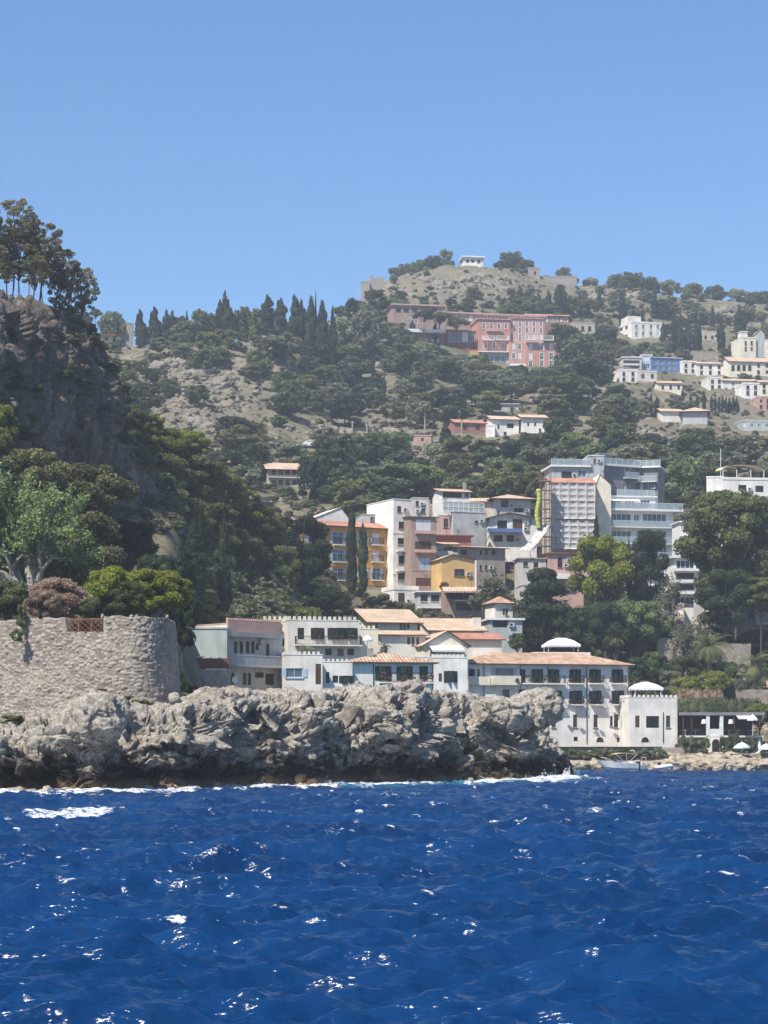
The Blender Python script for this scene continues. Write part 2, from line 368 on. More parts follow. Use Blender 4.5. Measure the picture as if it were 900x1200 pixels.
a = hm.attributes.new('rocky', 'FLOAT', 'POINT'); a.data.foreach_set('value', np.clip(rocky+(pts[:, 1] < 301)*(pxg > 560)*1., 0, 1).astype(np.float32))
hill = link('hillside', hm); tag(hill, kind='structure')
BV = BVHTree.FromPolygons(pts.tolist(), grid_faces(*GY.shape).tolist())
CAMV = Vector((0, 0, CH))
def hit(px, py, dflt=600):
    dr = Vector(((px-CX)/F, 1, (HY-py)/F)); n = dr.normalized(); h = BV.ray_cast(CAMV, n)
    return h[0] if h[0] is not None else None
def ground(x, y, dflt=0.):
    h = BV.ray_cast(Vector((x, y, 400)), Vector((0, 0, -1)))
    return h[0].z if h[0] is not None else dflt

# rocky promontory in front -------------------------------------------------
def yfront(px): return np.interp(px, [-160, 0, 200, 450, 600, 668], [116, 125, 136, 160, 174, 183])
TOPX = [-160, -60, 0, 30, 60, 85, 100, 125, 150, 175, 200, 215, 240, 270, 300, 330, 365, 400, 440, 480, 510, 545, 560, 585, 600, 625, 640, 652, 660, 668, 676]
TOPY = [868, 864, 858, 852, 838, 822, 815, 811, 815, 822, 822, 815, 811, 807, 809, 808, 806, 802, 805, 799, 803, 806, 812, 822, 832, 846, 856, 866, 884, 902, 917]
px2 = np.arange(-160, 676, .9); yf = yfront(px2)+np.sin(px2*.05)*.9+np.sin(px2*.021+1)*1.3
yt = np.interp(px2, TOPX, TOPY); T = (HY-yt-4)/F*(yf+8)+CH
endf = np.clip((674-px2)/40, .02, 1)**.6
prof = [(-3.5, -1.6), (-.9, -.3), (-.3, .02), (.6, .09), (1.7, .20), (2.1, .36), (.7, .50), (1.8, .66), (4.2, .82), (8, 1.0), (12, 1.0), (17, .97), (22, .8), (27, .3), (31, -1.4)]
segn = [14, 10, 22, 34, 44, 44, 50, 50, 46, 44, 30, 24, 20, 14]
ry, rz, rt = [], [], []
for i, n in enumerate(segn):
    for k in range(n+(i == len(segn)-1)):
        t_ = k/n; o0, z0 = prof[i]; o1, z1 = prof[i+1]; o = o0*(1-t_)+o1*t_; zf = z0*(1-t_)+z1*t_
        ry.append(yf+o*endf); rz.append(np.where(zf < 0, zf+0*T, zf*T)); rt.append(zf)
A_ = np.array(ry); B_ = np.array(rz)
def n1d(f, s): return fbm(np.stack([px2*f, px2*0+s, px2*0], 1), 3, int(s))
plain_o = np.interp(np.array(rt), [-1.6, -.3, .02, .09, .36, .66, .82, 1.0], [-3.5, -.9, -.3, .2, 1.1, 2.2, 4.2, 8]); lipm = np.clip(.5+1.7*n1d(.028, 7.), -.25, 1.25)
up = np.arange(len(rt)) < sum(segn[:9])
A_ = np.where(up[:, None], A_*lipm[None, :]+(yf[None, :]+plain_o[:, None]*endf[None, :])*(1-lipm[None, :]), A_)
tz_ = np.clip(np.array(rt), 0, 1)[:, None]; B_ = B_+(T*endf)[None, :]*(.20*n1d(.035, 9.)+.10*n1d(.11, 12.))[None, :]*4*tz_*(1-tz_)
for _ in range(14):
    A_[1:-1] = (A_[:-2]+2*A_[1:-1]+A_[2:])/4; B_[1:-1] = (B_[:-2]+2*B_[1:-1]+B_[2:])/4
bul = np.exp(-((px2-112)/30)**2)[None, :]*np.clip(np.array(rt), 0, 1)[:, None]; A_ -= bul*2.2
bul = np.exp(-((px2-470)/50)**2)[None, :]*np.clip(np.array(rt), 0, 1)[:, None]; A_ -= bul*1.5
PP = np.stack([(px2[None, :]-CX)/F*A_, A_, B_], 2).reshape(-1, 3)
q = PP+np.stack([fbm(PP/2.5, 3, 31), fbm(PP/2.5, 3, 37), fbm(PP/2.5, 3, 41)], 1)*.9
qr = q.copy(); a_ = .38; qr[:, 0] = q[:, 0]*math.cos(a_)+q[:, 2]*math.sin(a_); qr[:, 2] = -q[:, 0]*math.sin(a_)+q[:, 2]*math.cos(a_); q = qr
f1, f2, idc = worley(q/np.array([4.6, 3.4, 2.0]), 5); ta = worley.tilt*1
g1, g2, idg = worley(q/np.array([2.1, 1.4, .62]), 15); tb_ = worley.tilt*1
e1, e2, ide = worley(q/np.array([.75, .55, .24]), 25); tc_ = worley.tilt*1
gr = PP.reshape(*A_.shape, 3); du = np.gradient(gr, axis=1); dv = np.gradient(gr, axis=0)
nn = np.cross(du.reshape(-1, 3), dv.reshape(-1, 3)); nn /= np.linalg.norm(nn, axis=1, keepdims=True)+1e-9
nn = np.where(nn[:, 2:3] < -.2, -nn, nn)
disp = (idc-.5)*1.2+ta*1.25+(idg-.5)*.4+tb_*.5+(ide-.5)*.10+tc_*.22+.1+np.clip((f2-f1)*1.6, 0, .5)*.3+fbm(q/np.array([1.6, 1.2, .7]), 5, 51, ridged=True)*.26-.30*np.exp(-(f2-f1)/.05)-.2*np.exp(-(g2-g1)/.06)+np.abs(((PP[:,2]+.35*PP[:,0]*.3+fbm(PP/3,2,55)*1.2)/.8)%1-.5)*.42+fbm(PP/4.5, 3, 61)*.9-.75
tt = np.repeat(np.array(rt)[:, None], len(px2), 1).ravel()
amp = np.clip(tt*2.2+.35, .1, 1)*np.where(tt > .85, 1-.45*np.clip((tt-.85)/.12, 0, 1), 1)*np.repeat(endf[None, :], A_.shape[0], 0).ravel()**.5
PP = PP+nn*(disp*amp)[:, None]
flipm = nn.mean(0)
rock = link('rocky_headland', mesh_np('rocky_headland', PP, grid_faces(*A_.shape)[:, ::-1] if nn[len(nn)//3][2] < 0 else grid_faces(*A_.shape), ['limestone'], True)); tag(rock, kind='structure')
PPR = PP.copy()
RB = BVHTree.FromPolygons(PP.tolist(), grid_faces(*A_.shape).tolist())
def rock_z(x, y):
    h = RB.ray_cast(Vector((x, y, 60)), Vector((0, 0, -1))); return h[0].z if h[0] is not None else 0

def ico_rock(name, c, rad, seed, res=5, rot=0, mat='limestone', block=1.0):
    import bmesh
    bm = bmesh.new(); bmesh.ops.create_icosphere(bm, subdivisions=res, radius=1); 
    V = np.array([v.co[:] for v in bm.verts]); Fa = [[v.index for v in f.verts] for f in bm.faces]; bm.free()
    w_ = V*np.array(rad)
    f1, f2, i1 = worley(w_/1.6+seed, seed); tw = worley.tilt*1; g1, g2, i2 = worley(w_/.6+seed, seed+7); tw2 = worley.tilt*1
    k = 1+block*((i1-.5)*.2+np.clip(f2-f1, 0, .4)*.15+(i2-.5)*.05+tw*.22+tw2*.12)+fbm(w_/.5, 4, seed, ridged=True)*.06
    k = k*np.clip(1.12-.3*(np.abs(V).max(1)), .8, 1.1)
    w_ = w_*k[:, None]
    c_, s_ = math.cos(rot), math.sin(rot); w_ = np.stack([w_[:, 0]*c_-w_[:, 2]*s_, w_[:, 1], w_[:, 0]*s_+w_[:, 2]*c_], 1)
    me = mesh_np(name, w_, Fa, [mat], True)
    return link(name, me, loc=c)
b = ico_rock('boulder', P(626, 832, 181), (2.6, 2.4, 1.9), 3, 6, .25); tag(b, 'huge pale overhanging boulder at the tip of the rocky headland', 'boulder')
b = ico_rock('boulder', P(590, 838, 176), (2.6, 2.4, 1.5), 23, 6, -.1); tag(b, 'broad cracked boulder just behind and left of the overhanging one', 'boulder')
b = ico_rock('boulder', P(116, 842, 131), (1.75, 1.9, 1.7), 12, 6, .2); tag(b, 'big rounded grey boulder below the stone bastion', 'boulder')
b = ico_rock('boulder', P(205, 818, 146), (.5, .5, .45), 45, 4, .2); tag(b, 'small pale boulder at the foot of the bastion corner', 'boulder')
plain('shore_stone', (.46, .39, .30), (.26, .21, .155), 1.3, bst=.9, bscale=5, bdist=.2)
# low shore rocks in front of the hotel
for i, (px, py, Y, rx, rz_, lab) in enumerate([(700, 893, 292, 3.2, .9, 'flat pale shore rock beside the tip of the headland'), (738, 893, 292, 3.6, .9, 'flat shore rock behind the motorboat'), (775, 893, 292, 3.4, 1.0, 'low shore rock behind the grey dinghy'),
        (818, 888, 293, 3.2, 1.3, 'rounded layered shore rock in front of the arched door'), (845, 892, 291, 3.6, 1.1, 'flat brown shore rock under the terrace bar'), (872, 890, 291, 2.8, 1.2, 'rugged shore rock in front of the pale blue beach umbrella'), (898, 891, 291, 3.2, 1.2, 'rightmost rugged rock of the beach'), (930, 890, 292, 3.5, 1.3, 'shore rock past the right end of the beach'), (668, 893, 291, 3, 1, 'low shore rock under the white hotel corner')]):
    c = P(px, py, Y); c.z = .35+.15*rz_
    b = ico_rock('shore_rock', c, (rx, 2.2, rz_), 60+i, 5, .04, 'shore_stone'); tag(b, lab, 'rock', 'low rocks along the far shore')

# cliff on the left ----------------------------------------------------------
cpx = [-260, -100, 0, 30, 60, 85, 105, 125, 140, 152, 165, 180]
cY = [188, 214, 236, 243, 250, 255, 259, 263, 266, 269, 272, 276]
cT = [340, 352, 362, 370, 383, 400, 424, 462, 512, 568, 612, 655]
cp = np.arange(-260, 181, 1.5); cy0 = np.interp(cp, cpx, cY); ct = np.interp(cp, cpx, cT)
Tz = CH+(HY-ct)/F*(cy0+7)
base = CH+(HY-np.interp(cp, [-260, 180], [700, 690]))/F*cy0
prof = [(-3, 0.0), (0, .15), (2, .35), (3.2, .6), (5, .85), (8, 1.0), (16, 1.03), (30, .98), (50, .7), (70, .2)]
segn = [30, 50, 60, 60, 40, 40, 24, 16, 8]
ry, rz = [], []
for i, n in enumerate(segn):
    for k in range(n+(i == len(segn)-1)):
        t_ = k/n; o0, z0 = prof[i]; o1, z1 = prof[i+1]; o = o0*(1-t_)+o1*t_; zf = z0*(1-t_)+z1*t_
        ry.append(cy0+o); rz.append(base+(Tz-base)*zf)
A_ = np.array(ry); B_ = np.array(rz)
for _ in range(12): A_[1:-1] = (A_[:-2]+2*A_[1:-1]+A_[2:])/4; B_[1:-1] = (B_[:-2]+2*B_[1:-1]+B_[2:])/4
PP = np.stack([(cp[None, :]-CX)/F*A_, A_, B_], 2).reshape(-1, 3)
gr = PP.reshape(*A_.shape, 3); nn = np.cross(np.gradient(gr, axis=1).reshape(-1, 3), np.gradient(gr, axis=0).reshape(-1, 3)); nn /= np.linalg.norm(nn, axis=1, keepdims=True)+1e-9
st = PP/np.array([4., 4., 11.]); q = st+fbm(PP/8., 3, 71)[:, None]*.5
f1, f2, idc = worley(q, 8); ta = worley.tilt*1; g1, g2, idg = worley(PP/np.array([1.7, 1.7, 3.4])+fbm(PP/3., 2, 73)[:, None]*.4, 18); tb_ = worley.tilt*1
disp = fbm(st, 5, 81, ridged=True)*2.2+(idc-.5)*2.2+ta*1.2+tb_*.8-.6*np.exp(-(f2-f1)/.06)+fbm(PP/1.6, 4, 83, ridged=True)*.5
PP = PP+nn*disp[:, None]
cliff = link('cliff', mesh_np('cliff', PP, grid_faces(*A_.shape), ['cliff_rock'], True)); tag(cliff, kind='structure')
CB = BVHTree.FromPolygons(PP.tolist(), grid_faces(*A_.shape).tolist())
def cliff_ground(x, y):
    h = CB.ray_cast(Vector((x, y, 400)), Vector((0, 0, -1))); z = ground(x, y)
    return max(z, h[0].z) if h[0] is not None else z

# ------------------------------------------------------------ sea
def ocean(N, L, lp, rms, seed, wd=(0.18, -1), pw=7, lmin=.12):
    rs = np.random.RandomState(seed)
    k1 = np.fft.fftfreq(N, L/N)*2*np.pi; kx, ky = np.meshgrid(k1, k1); k = np.sqrt(kx**2+ky**2); k[0, 0] = 1e-6
    wd = np.array(wd)/np.linalg.norm(wd); c = (kx*wd[0]+ky*wd[1])/k
    ph = np.exp(-1/(k*lp)**2)/k**3.7*(np.abs(c)**pw+.03)*np.exp(-(k*lmin/6.28)**2); ph[0, 0] = 0
    h = (rs.normal(size=(N, N))+1j*rs.normal(size=(N, N)))*np.sqrt(ph)
    H = np.fft.ifft2(h).real; sc = rms/H.std()
    dx = np.fft.ifft2(-1j*kx/k*h).real*sc; dy = np.fft.ifft2(-1j*ky/k*h).real*sc
    return H*sc, dx, dy
def samp(T_, L, x, y):
    N = T_.shape[0]; u = (x/L*N) % N; v = (y/L*N) % N; i = u.astype(int); j = v.astype(int); fu = u-i; fv = v-j; i1 = (i+1) % N; j1 = (j+1) % N; i %= N; j %= N
    return (T_[j, i]*(1-fu)+T_[j, i1]*fu)*(1-fv)+(T_[j1, i]*(1-fu)+T_[j1, i1]*fu)*fv
sp = np.linspace(-260, 1160, 760); sy = 7*np.exp(np.linspace(0, math.log(430/7), 1250))
SX, SYY = np.meshgrid(sp, sy); sxg = (SX-CX)/F*SYY
ext = np.linspace(0, 1, 46)[1:]**1.5*45   # wide skirts so that the near water carries on past both sides of the view
sxg = np.concatenate([sxg[:, :1]-ext[::-1][None, :], sxg, sxg[:, -1:]+ext[None, :]], 1); SYY = np.repeat(sy[:, None], sxg.shape[1], 1); SX = CX+sxg/SYY*F
sx = sxg.ravel(); syy = SYY.ravel(); NSC = sxg.shape[1]
oz = np.zeros(len(sx)); ox = oz.copy(); oy = oz.copy(); fold = oz.copy()
for (N, L, lp, rms, sd, a0, ch) in ((1024, 61., .40, .105, 1, .1, .36), (512, 97., 1.8, .12, 2, -.35, .4), (512, 13.7, .30, .046, 5, .3, .36)):
    H, dx, dy = ocean(N, L, lp, rms, sd)
    c_, s_ = math.cos(a0*.6), math.sin(a0*.6); X_ = sx*c_-syy*s_; Y_ = sx*s_+syy*c_
    oz += samp(H, L, X_, Y_); ax = samp(dx, L, X_, Y_)*ch; ay = samp(dy, L, X_, Y_)*ch; ox -= ax*c_+ay*s_; oy -= -ax*s_+ay*c_
    jx = np.gradient(dx, L/N, axis=1)*1.15; jy = np.gradient(dy, L/N, axis=0)*1.15; J = (1-jx)*(1-jy); fold += np.clip(.62-samp(J, L, X_, Y_), 0, 1)*(1. if L > 50 else .25)
calm = np.clip((300-syy)/40, .25, 1)
foam = np.clip(fold*2.2-.35, 0, 1)*np.clip((syy-10)/30, .5, 1)
nz = fbm(np.stack([sx/1.3, syy/1.8, sx*0], 1), 4, 91)
def caps(px, py, wpx, hpx, s):
    Y = F*CH/(py-HY); x = (px-CX)/F*Y; rx = wpx/F*Y; ry_ = hpx/(F*CH)*Y*Y
    dd = ((sx-x)/rx)**2+((syy-Y)/ry_)**2
    return s*np.exp(-dd)
fs = 0
foam *= 0
foam += np.clip(fold*2.2-1.4, 0, .8)*np.clip((syy-10)/30, .3, 1)
for c in [(22, 962, 14, 6, 1.5), (60, 958, 30, 5, 1.4), (105, 958, 25, 6, 1.5), (125, 955, 12, 4, 1.4), (515, 945, 22, 3, .8), (345, 967, 14, 3, .7), (418, 968, 8, 3, .8), (75, 1105, 22, 5, 1.2), (160, 1107, 14, 6, 1.1), (185, 1112, 10, 4, .9), (515, 1060, 20, 9, 1.), (640, 1070, 12, 8, .5),
          (490, 1137, 9, 7, 1.1), (520, 1062, 10, 8, .9), (700, 960, 20, 4, .9), (640, 942, 12, 4, .8), (575, 970, 20, 4, .8), (400, 1070, 12, 6, .7), (365, 1046, 14, 5, .9), (300, 1013, 20, 5, .6), (45, 1178, 50, 7, .75), (715, 1038, 12, 5, .8), (480, 972, 14, 3, .7), (215, 1092, 8, 3, .8), (860, 945, 16, 4, .8), (705, 928, 14, 2.5, .7), (302, 1085, 20, 5, .6), (120, 1035, 30, 4, .4), (560, 928, 8, 3, .7)]:
    fs = fs+caps(*c)
foam = np.clip(foam+np.clip(fs, 0, 1.6)*np.clip(.5+1.6*nz+.9*oz, 0, 1), 0, 1)
rpx = CX+PPR[:, 0]/PPR[:, 1]*F; mw = np.abs(PPR[:, 2]-.1) < .35; bins = np.arange(-160, 690, 3.); yb_ = np.full(len(bins), 400.); bi = np.clip(((rpx[mw]+160)/3).astype(int), 0, len(bins)-1); np.minimum.at(yb_, bi, PPR[mw][:, 1])
ok = yb_ < 399; yb_ = np.interp(bins, bins[ok], yb_[ok]); yfv = np.interp(SX.ravel(), bins, yb_)
dist = yfv-.1-syy
band = np.where((SX.ravel() < 690) & (syy > 95), np.clip(1-dist/np.interp(SX.ravel(), [0, 60, 110, 200, 300, 560, 600, 640, 690], [7, 9, 14, 13, 8, 10, 13, 15, 9]), 0, 1), 0)*(dist > -8)
foam = np.clip(np.maximum(foam, np.clip(band*2.2+nz*1.1-.35, 0, 1)*(band > 0)), 0, 1)
tip = np.exp(-((sx-(660-CX)/F*178)/4.5)**2-((syy-177)/7.)**2); foam = np.clip(foam+tip*(1.1+nz), 0, 1)
far_b = np.clip(1-np.abs(syy-289.5)/1.6, 0, 1)*(SX.ravel() > 640)*np.clip(.6+1.4*nz, 0, 1); foam = np.maximum(foam, far_b)
turq = np.clip(1-dist/14., 0, 1)*(SX.ravel() > 400)*(SX.ravel() < 680)*.7
spl = np.zeros(len(sx))+tip*.25
sea = np.stack([sx+ox, syy+oy, oz*calm*(1-.5*np.clip(band, 0, 1))+foam*.03+spl+np.clip(band*1.5, 0, 1)*.22*(band > 0)], 1)
me = mesh_np('sea', sea, grid_faces(1250, NSC), [], True)
for nme, v in (('foam', foam), ('turq', turq)):
    a = me.attributes.new(nme, 'FLOAT', 'POINT'); a.data.foreach_set('value', v.astype(np.float32))
m = D.materials.new('sea_water'); t = NT(m)
mpw = t.n('ShaderNodeMapping'); mpw.inputs['Scale'].default_value = (.5, 1.5, 1); t.l(t.pos(), mpw.inputs['Vector'])
fine = t.noise(4.6, 3, mpw.outputs[0], .5, .3); fine2 = t.noise(13., 4, mpw.outputs[0], .6)
hgt = t.math('ADD', fine, t.math('MULTIPLY', fine2, .12))
big = t.ramp(t.noise(.12, 3), [(.35, 0.), (.65, 1.)])
base_ = t.mix(big, (.0022, .023, .082), (.0040, .036, .118))
base_ = t.mix(t.attr('turq'), base_, (.03, .19, .26))
wp = t.pb(base_, .17, .5, t.bump(hgt, .9, .075), ior=1.33)
fb = t.n('ShaderNodeBsdfPrincipled'); fb.inputs['Base Color'].default_value = (.86, .88, .89, 1); fb.inputs['Roughness'].default_value = .8
fm = t.math('MULTIPLY', t.attr('foam'), .62)
fn = t.noise(6., 8, mpw.outputs[0], .82, 1.0)
fk = t.ramp(t.math('ADD', fm, t.math('MULTIPLY', t.math('SUBTRACT', fn, .5), 2.6)), [(.5, 0.), (.72, 1.)])
fk = t.math('MULTIPLY', fk, t.math('GREATER_THAN', fm, .10))
ms = t.n('ShaderNodeMixShader'); t.l(fk, ms.inputs[0]); t.l(wp.outputs[0], ms.inputs[1]); t.l(fb.outputs[0], ms.inputs[2]); t.l(ms.outputs[0], t.out.inputs['Surface'])
me.materials.append(m); seao = link('sea', me); tag(seao, kind='structure'); MATS['sea_water'] = m
# the sea carries on around and behind the boat, a little deeper than the wave troughs
mb = MB()
x0, x1 = -900, 900
mb.poly([(x0, -500, -.9), (x1, -500, -.9), (x1, 600, -.9), (x0, 600, -.9)])
me = mb.mesh('outer_sea', 'sea_water')
for nme in ('foam', 'turq'): me.attributes.new(nme, 'FLOAT', 'POINT')
o = link('outer_sea', me); tag(o, kind='structure')
# spray thrown up where the swell hits the tip and the left of the headland
sv = []
for (px, Y, n, hgt_, wd_) in ((652, 181, 1500, 1.35, 1.7), (628, 178, 700, .9, 2.), (600, 174, 350, .5, 2.), (150, 131, 320, .28, 3.), (95, 129, 200, .25, 2.)):
    cxw = (px-CX)/F*Y
    for _ in range(n):
        a_ = rnd.gauss(0, wd_*.5); hh = abs(rnd.gauss(0, .42))*hgt_*math.exp(-(a_/wd_)**2)*(.6+.5*math.sin(a_*5+px)); r_ = rnd.uniform(.025, .07)
        c = np.array([cxw+a_+hh*.2, Y-1.6+rnd.gauss(0, .5), .1+max(hh, 0)]); u_ = RS.normal(size=3); u_ /= np.linalg.norm(u_); v_ = np.cross(u_, RS.normal(size=3)); v_ /= np.linalg.norm(v_); w3 = np.cross(u_, v_)
        sv += [c+u_*r_, c+v_*r_, c+w3*r_, c-(u_+v_+w3)*r_*.6]
nv = len(sv)//4; ff = []
for i in range(nv): a = 4*i; ff += [(a, a+1, a+2), (a, a+3, a+1), (a+1, a+3, a+2), (a+2, a+3, a)]
plain('spray', (.85, .87, .88), rough=.6); o = link('sea_spray', mesh_np('sea_spray', sv, ff, ['spray'])); tag(o, kind='stuff')

# haze -----------------------------------------------------------------------
m = D.materials.new('haze'); t = NT(m); pv = t.n('ShaderNodeVolumePrincipled'); pv.inputs['Color'].default_value = (.80, .88, 1, 1); pv.inputs['Density'].default_value = HAZE = .00024; pv.inputs['Anisotropy'].default_value = .0
t.l(pv.outputs[0], t.out.inputs['Volume']); MATS['haze'] = m
mb = MB(); mb.box(-1000, 1000, -600, 1165, -4, 235); o = mb.obj('haze', 'haze'); tag(o, kind='stuff')
# ------------------------------------------------------------ building kit
WCACHE = {}
def win_meshes(style, w, h):
    """meshes of one window unit: (frame mesh, pane mesh or None); local: x across, -y outwards, z up from the sill, centred on x"""
    key = (style, round(w*5)/5, round(h*5)/5)
    if key in WCACHE: return WCACHE[key]
    _, w, h = key; w = max(w, .2); h = max(h, .2)
    cfg = {'french': ('wood_brown', 'glass_dark', 'paint_darkgreen'), 'white': ('paint_white', 'glass_dark', None), 'dark': ('wood_brown', 'glass_dark', None), 'blue': ('paint_blue_pale', 'glass_blue', 'paint_blue_pale'),
           'modern': ('paint_white', 'glass_blue', None), 'open': ('iron', 'interior_dark', None), 'trim': ('paint_white', 'glass_dark', None), 'green': ('paint_darkgreen', 'glass_dark', 'paint_darkgreen')}
    b = MB(); t_ = min(.09, w*.09); fr = cfg.get(style, cfg['dark'])
    y0, y1 = .08, .16
    if style in ('shutclosed', 'shutwhite', 'shutblue', 'shutgreen', 'shutbrown'):
        mat = {'shutclosed': 'wood_brown', 'shutwhite': 'paint_white', 'shutblue': 'paint_blue_pale', 'shutgreen': 'paint_darkgreen', 'shutbrown': 'wood_brown'}[style]
        for s in (-1, 1):
            x0, x1 = sorted((s*.02, s*(w/2)))
            b.box(x0, x1, .05, .10, 0, h)
            n = max(3, int(h/.16))
            for k in range(n): b.box(x0+.05, x1-.05, .03, .05, h*(k+.2)/n, h*(k+.75)/n)
        r = (b.mesh('window', mat), None); WCACHE[key] = r; return r
    if style == 'arch':
        n = 10; rr = w/2; zc = h-rr
        ring = [(-rr, 0)]+[(-rr*math.cos(math.pi*k/n), zc+rr*math.sin(math.pi*k/n)) for k in range(n+1)]+[(rr, 0)]
        inn = [(x*.84, z if z == 0 else zc+(z-zc)*.84) for x, z in ring]
        for k in range(len(ring)-1):
            a0, a1, i0, i1 = ring[k], ring[k+1], inn[k], inn[k+1]
            b.poly([(a0[0], -.05, a0[1]), (a1[0], -.05, a1[1]), (i1[0], -.05, i1[1]), (i0[0], -.05, i0[1])])
            b.poly([(a0[0], 0.0, a0[1]), (a1[0], 0.0, a1[1]), (a1[0], -.05, a1[1]), (a0[0], -.05, a0[1])])
            b.poly([(i0[0], -.05, i0[1]), (i1[0], -.05, i1[1]), (i1[0], -.012, i1[1]), (i0[0], -.012, i0[1])])
        p = MB(); p.poly([(x, -.015, z) for x, z in inn])
        p.poly([(x, -.002, z) for x, z in inn], True)
        r = (b.mesh('window', 'plaster_cream'), p.mesh('pane', 'interior_dark')); WCACHE[key] = r; return r
    b.box(-w/2, -w/2+t_, y0, y1, 0, h); b.box(w/2-t_, w/2, y0, y1, 0, h); b.box(-w/2+t_, w/2-t_, y0, y1, h-t_, h); b.box(-w/2+t_, w/2-t_, y0, y1, 0, t_)
    nm = 1 if w > .7 else 0
    if style == 'modern' or w > 2.2: nm = max(1, int(w/.9))
    for k in range(nm):
        x = -w/2+w*(k+1)/(nm+1); b.box(x-.04, x+.04, y0, y1, t_, h-t_)
    if h > 1.6 and style not in ('modern', 'open'): b.box(-w/2+t_, w/2-t_, y0+.01, y1, h*.68, h*.68+.06)
    b.m = 1
    if fr[2] and style in ('french', 'green'):
        for s in (-1, 1):
            x0, x1 = sorted((s*w/2, s*(w/2-.12))); b.box(x0, x1, -.42, .075, 0, h)   # shutters folded open, edge on
            x0, x1 = sorted((s*(w/2+.42), s*(w/2+.02))); b.box(x0, x1, -.06, -.012, .02, h-.02)
    if style == 'blue':
        for s in (-1, 1):
            x0, x1 = sorted((s*(w/2+.48), s*(w/2+.02))); b.box(x0, x1, -.06, -.012, .02, h-.02)
    b.m = 0
    if style == 'trim':
        g = .14
        b.box(-w/2-g, -w/2, -.05, .03, -.05, h+g); b.box(w/2, w/2+g, -.05, .03, -.05, h+g); b.box(-w/2, w/2, -.05, .03, h, h+g)
    if style not in ('french', 'open', 'modern'): b.box(-w/2-.08, w/2+.08, -.1, .04, -.12, -.04)
    p = MB(); p.box(-w/2+t_*.5, w/2-t_*.5, .125, .14, t_*.5, h-t_*.5)
    r = (b.mesh('window', [fr[0], fr[2] or fr[0]]), p.mesh('pane', fr[1])); WCACHE[key] = r; return r

def rail_mb(b, x0, x1, y, z0, z1, step=.16, r=.018):
    n = max(2, int(abs(x1-x0)/step))
    for k in range(n+1):
        x = x0+(x1-x0)*k/n; b.box(x-r, x+r, y-r, y+r, z0, z1)
    b.box(x0, x1, y-.03, y+.03, z1, z1+.06); b.box(x0, x1, y-.02, y+.02, z0+.04, z0+.08)

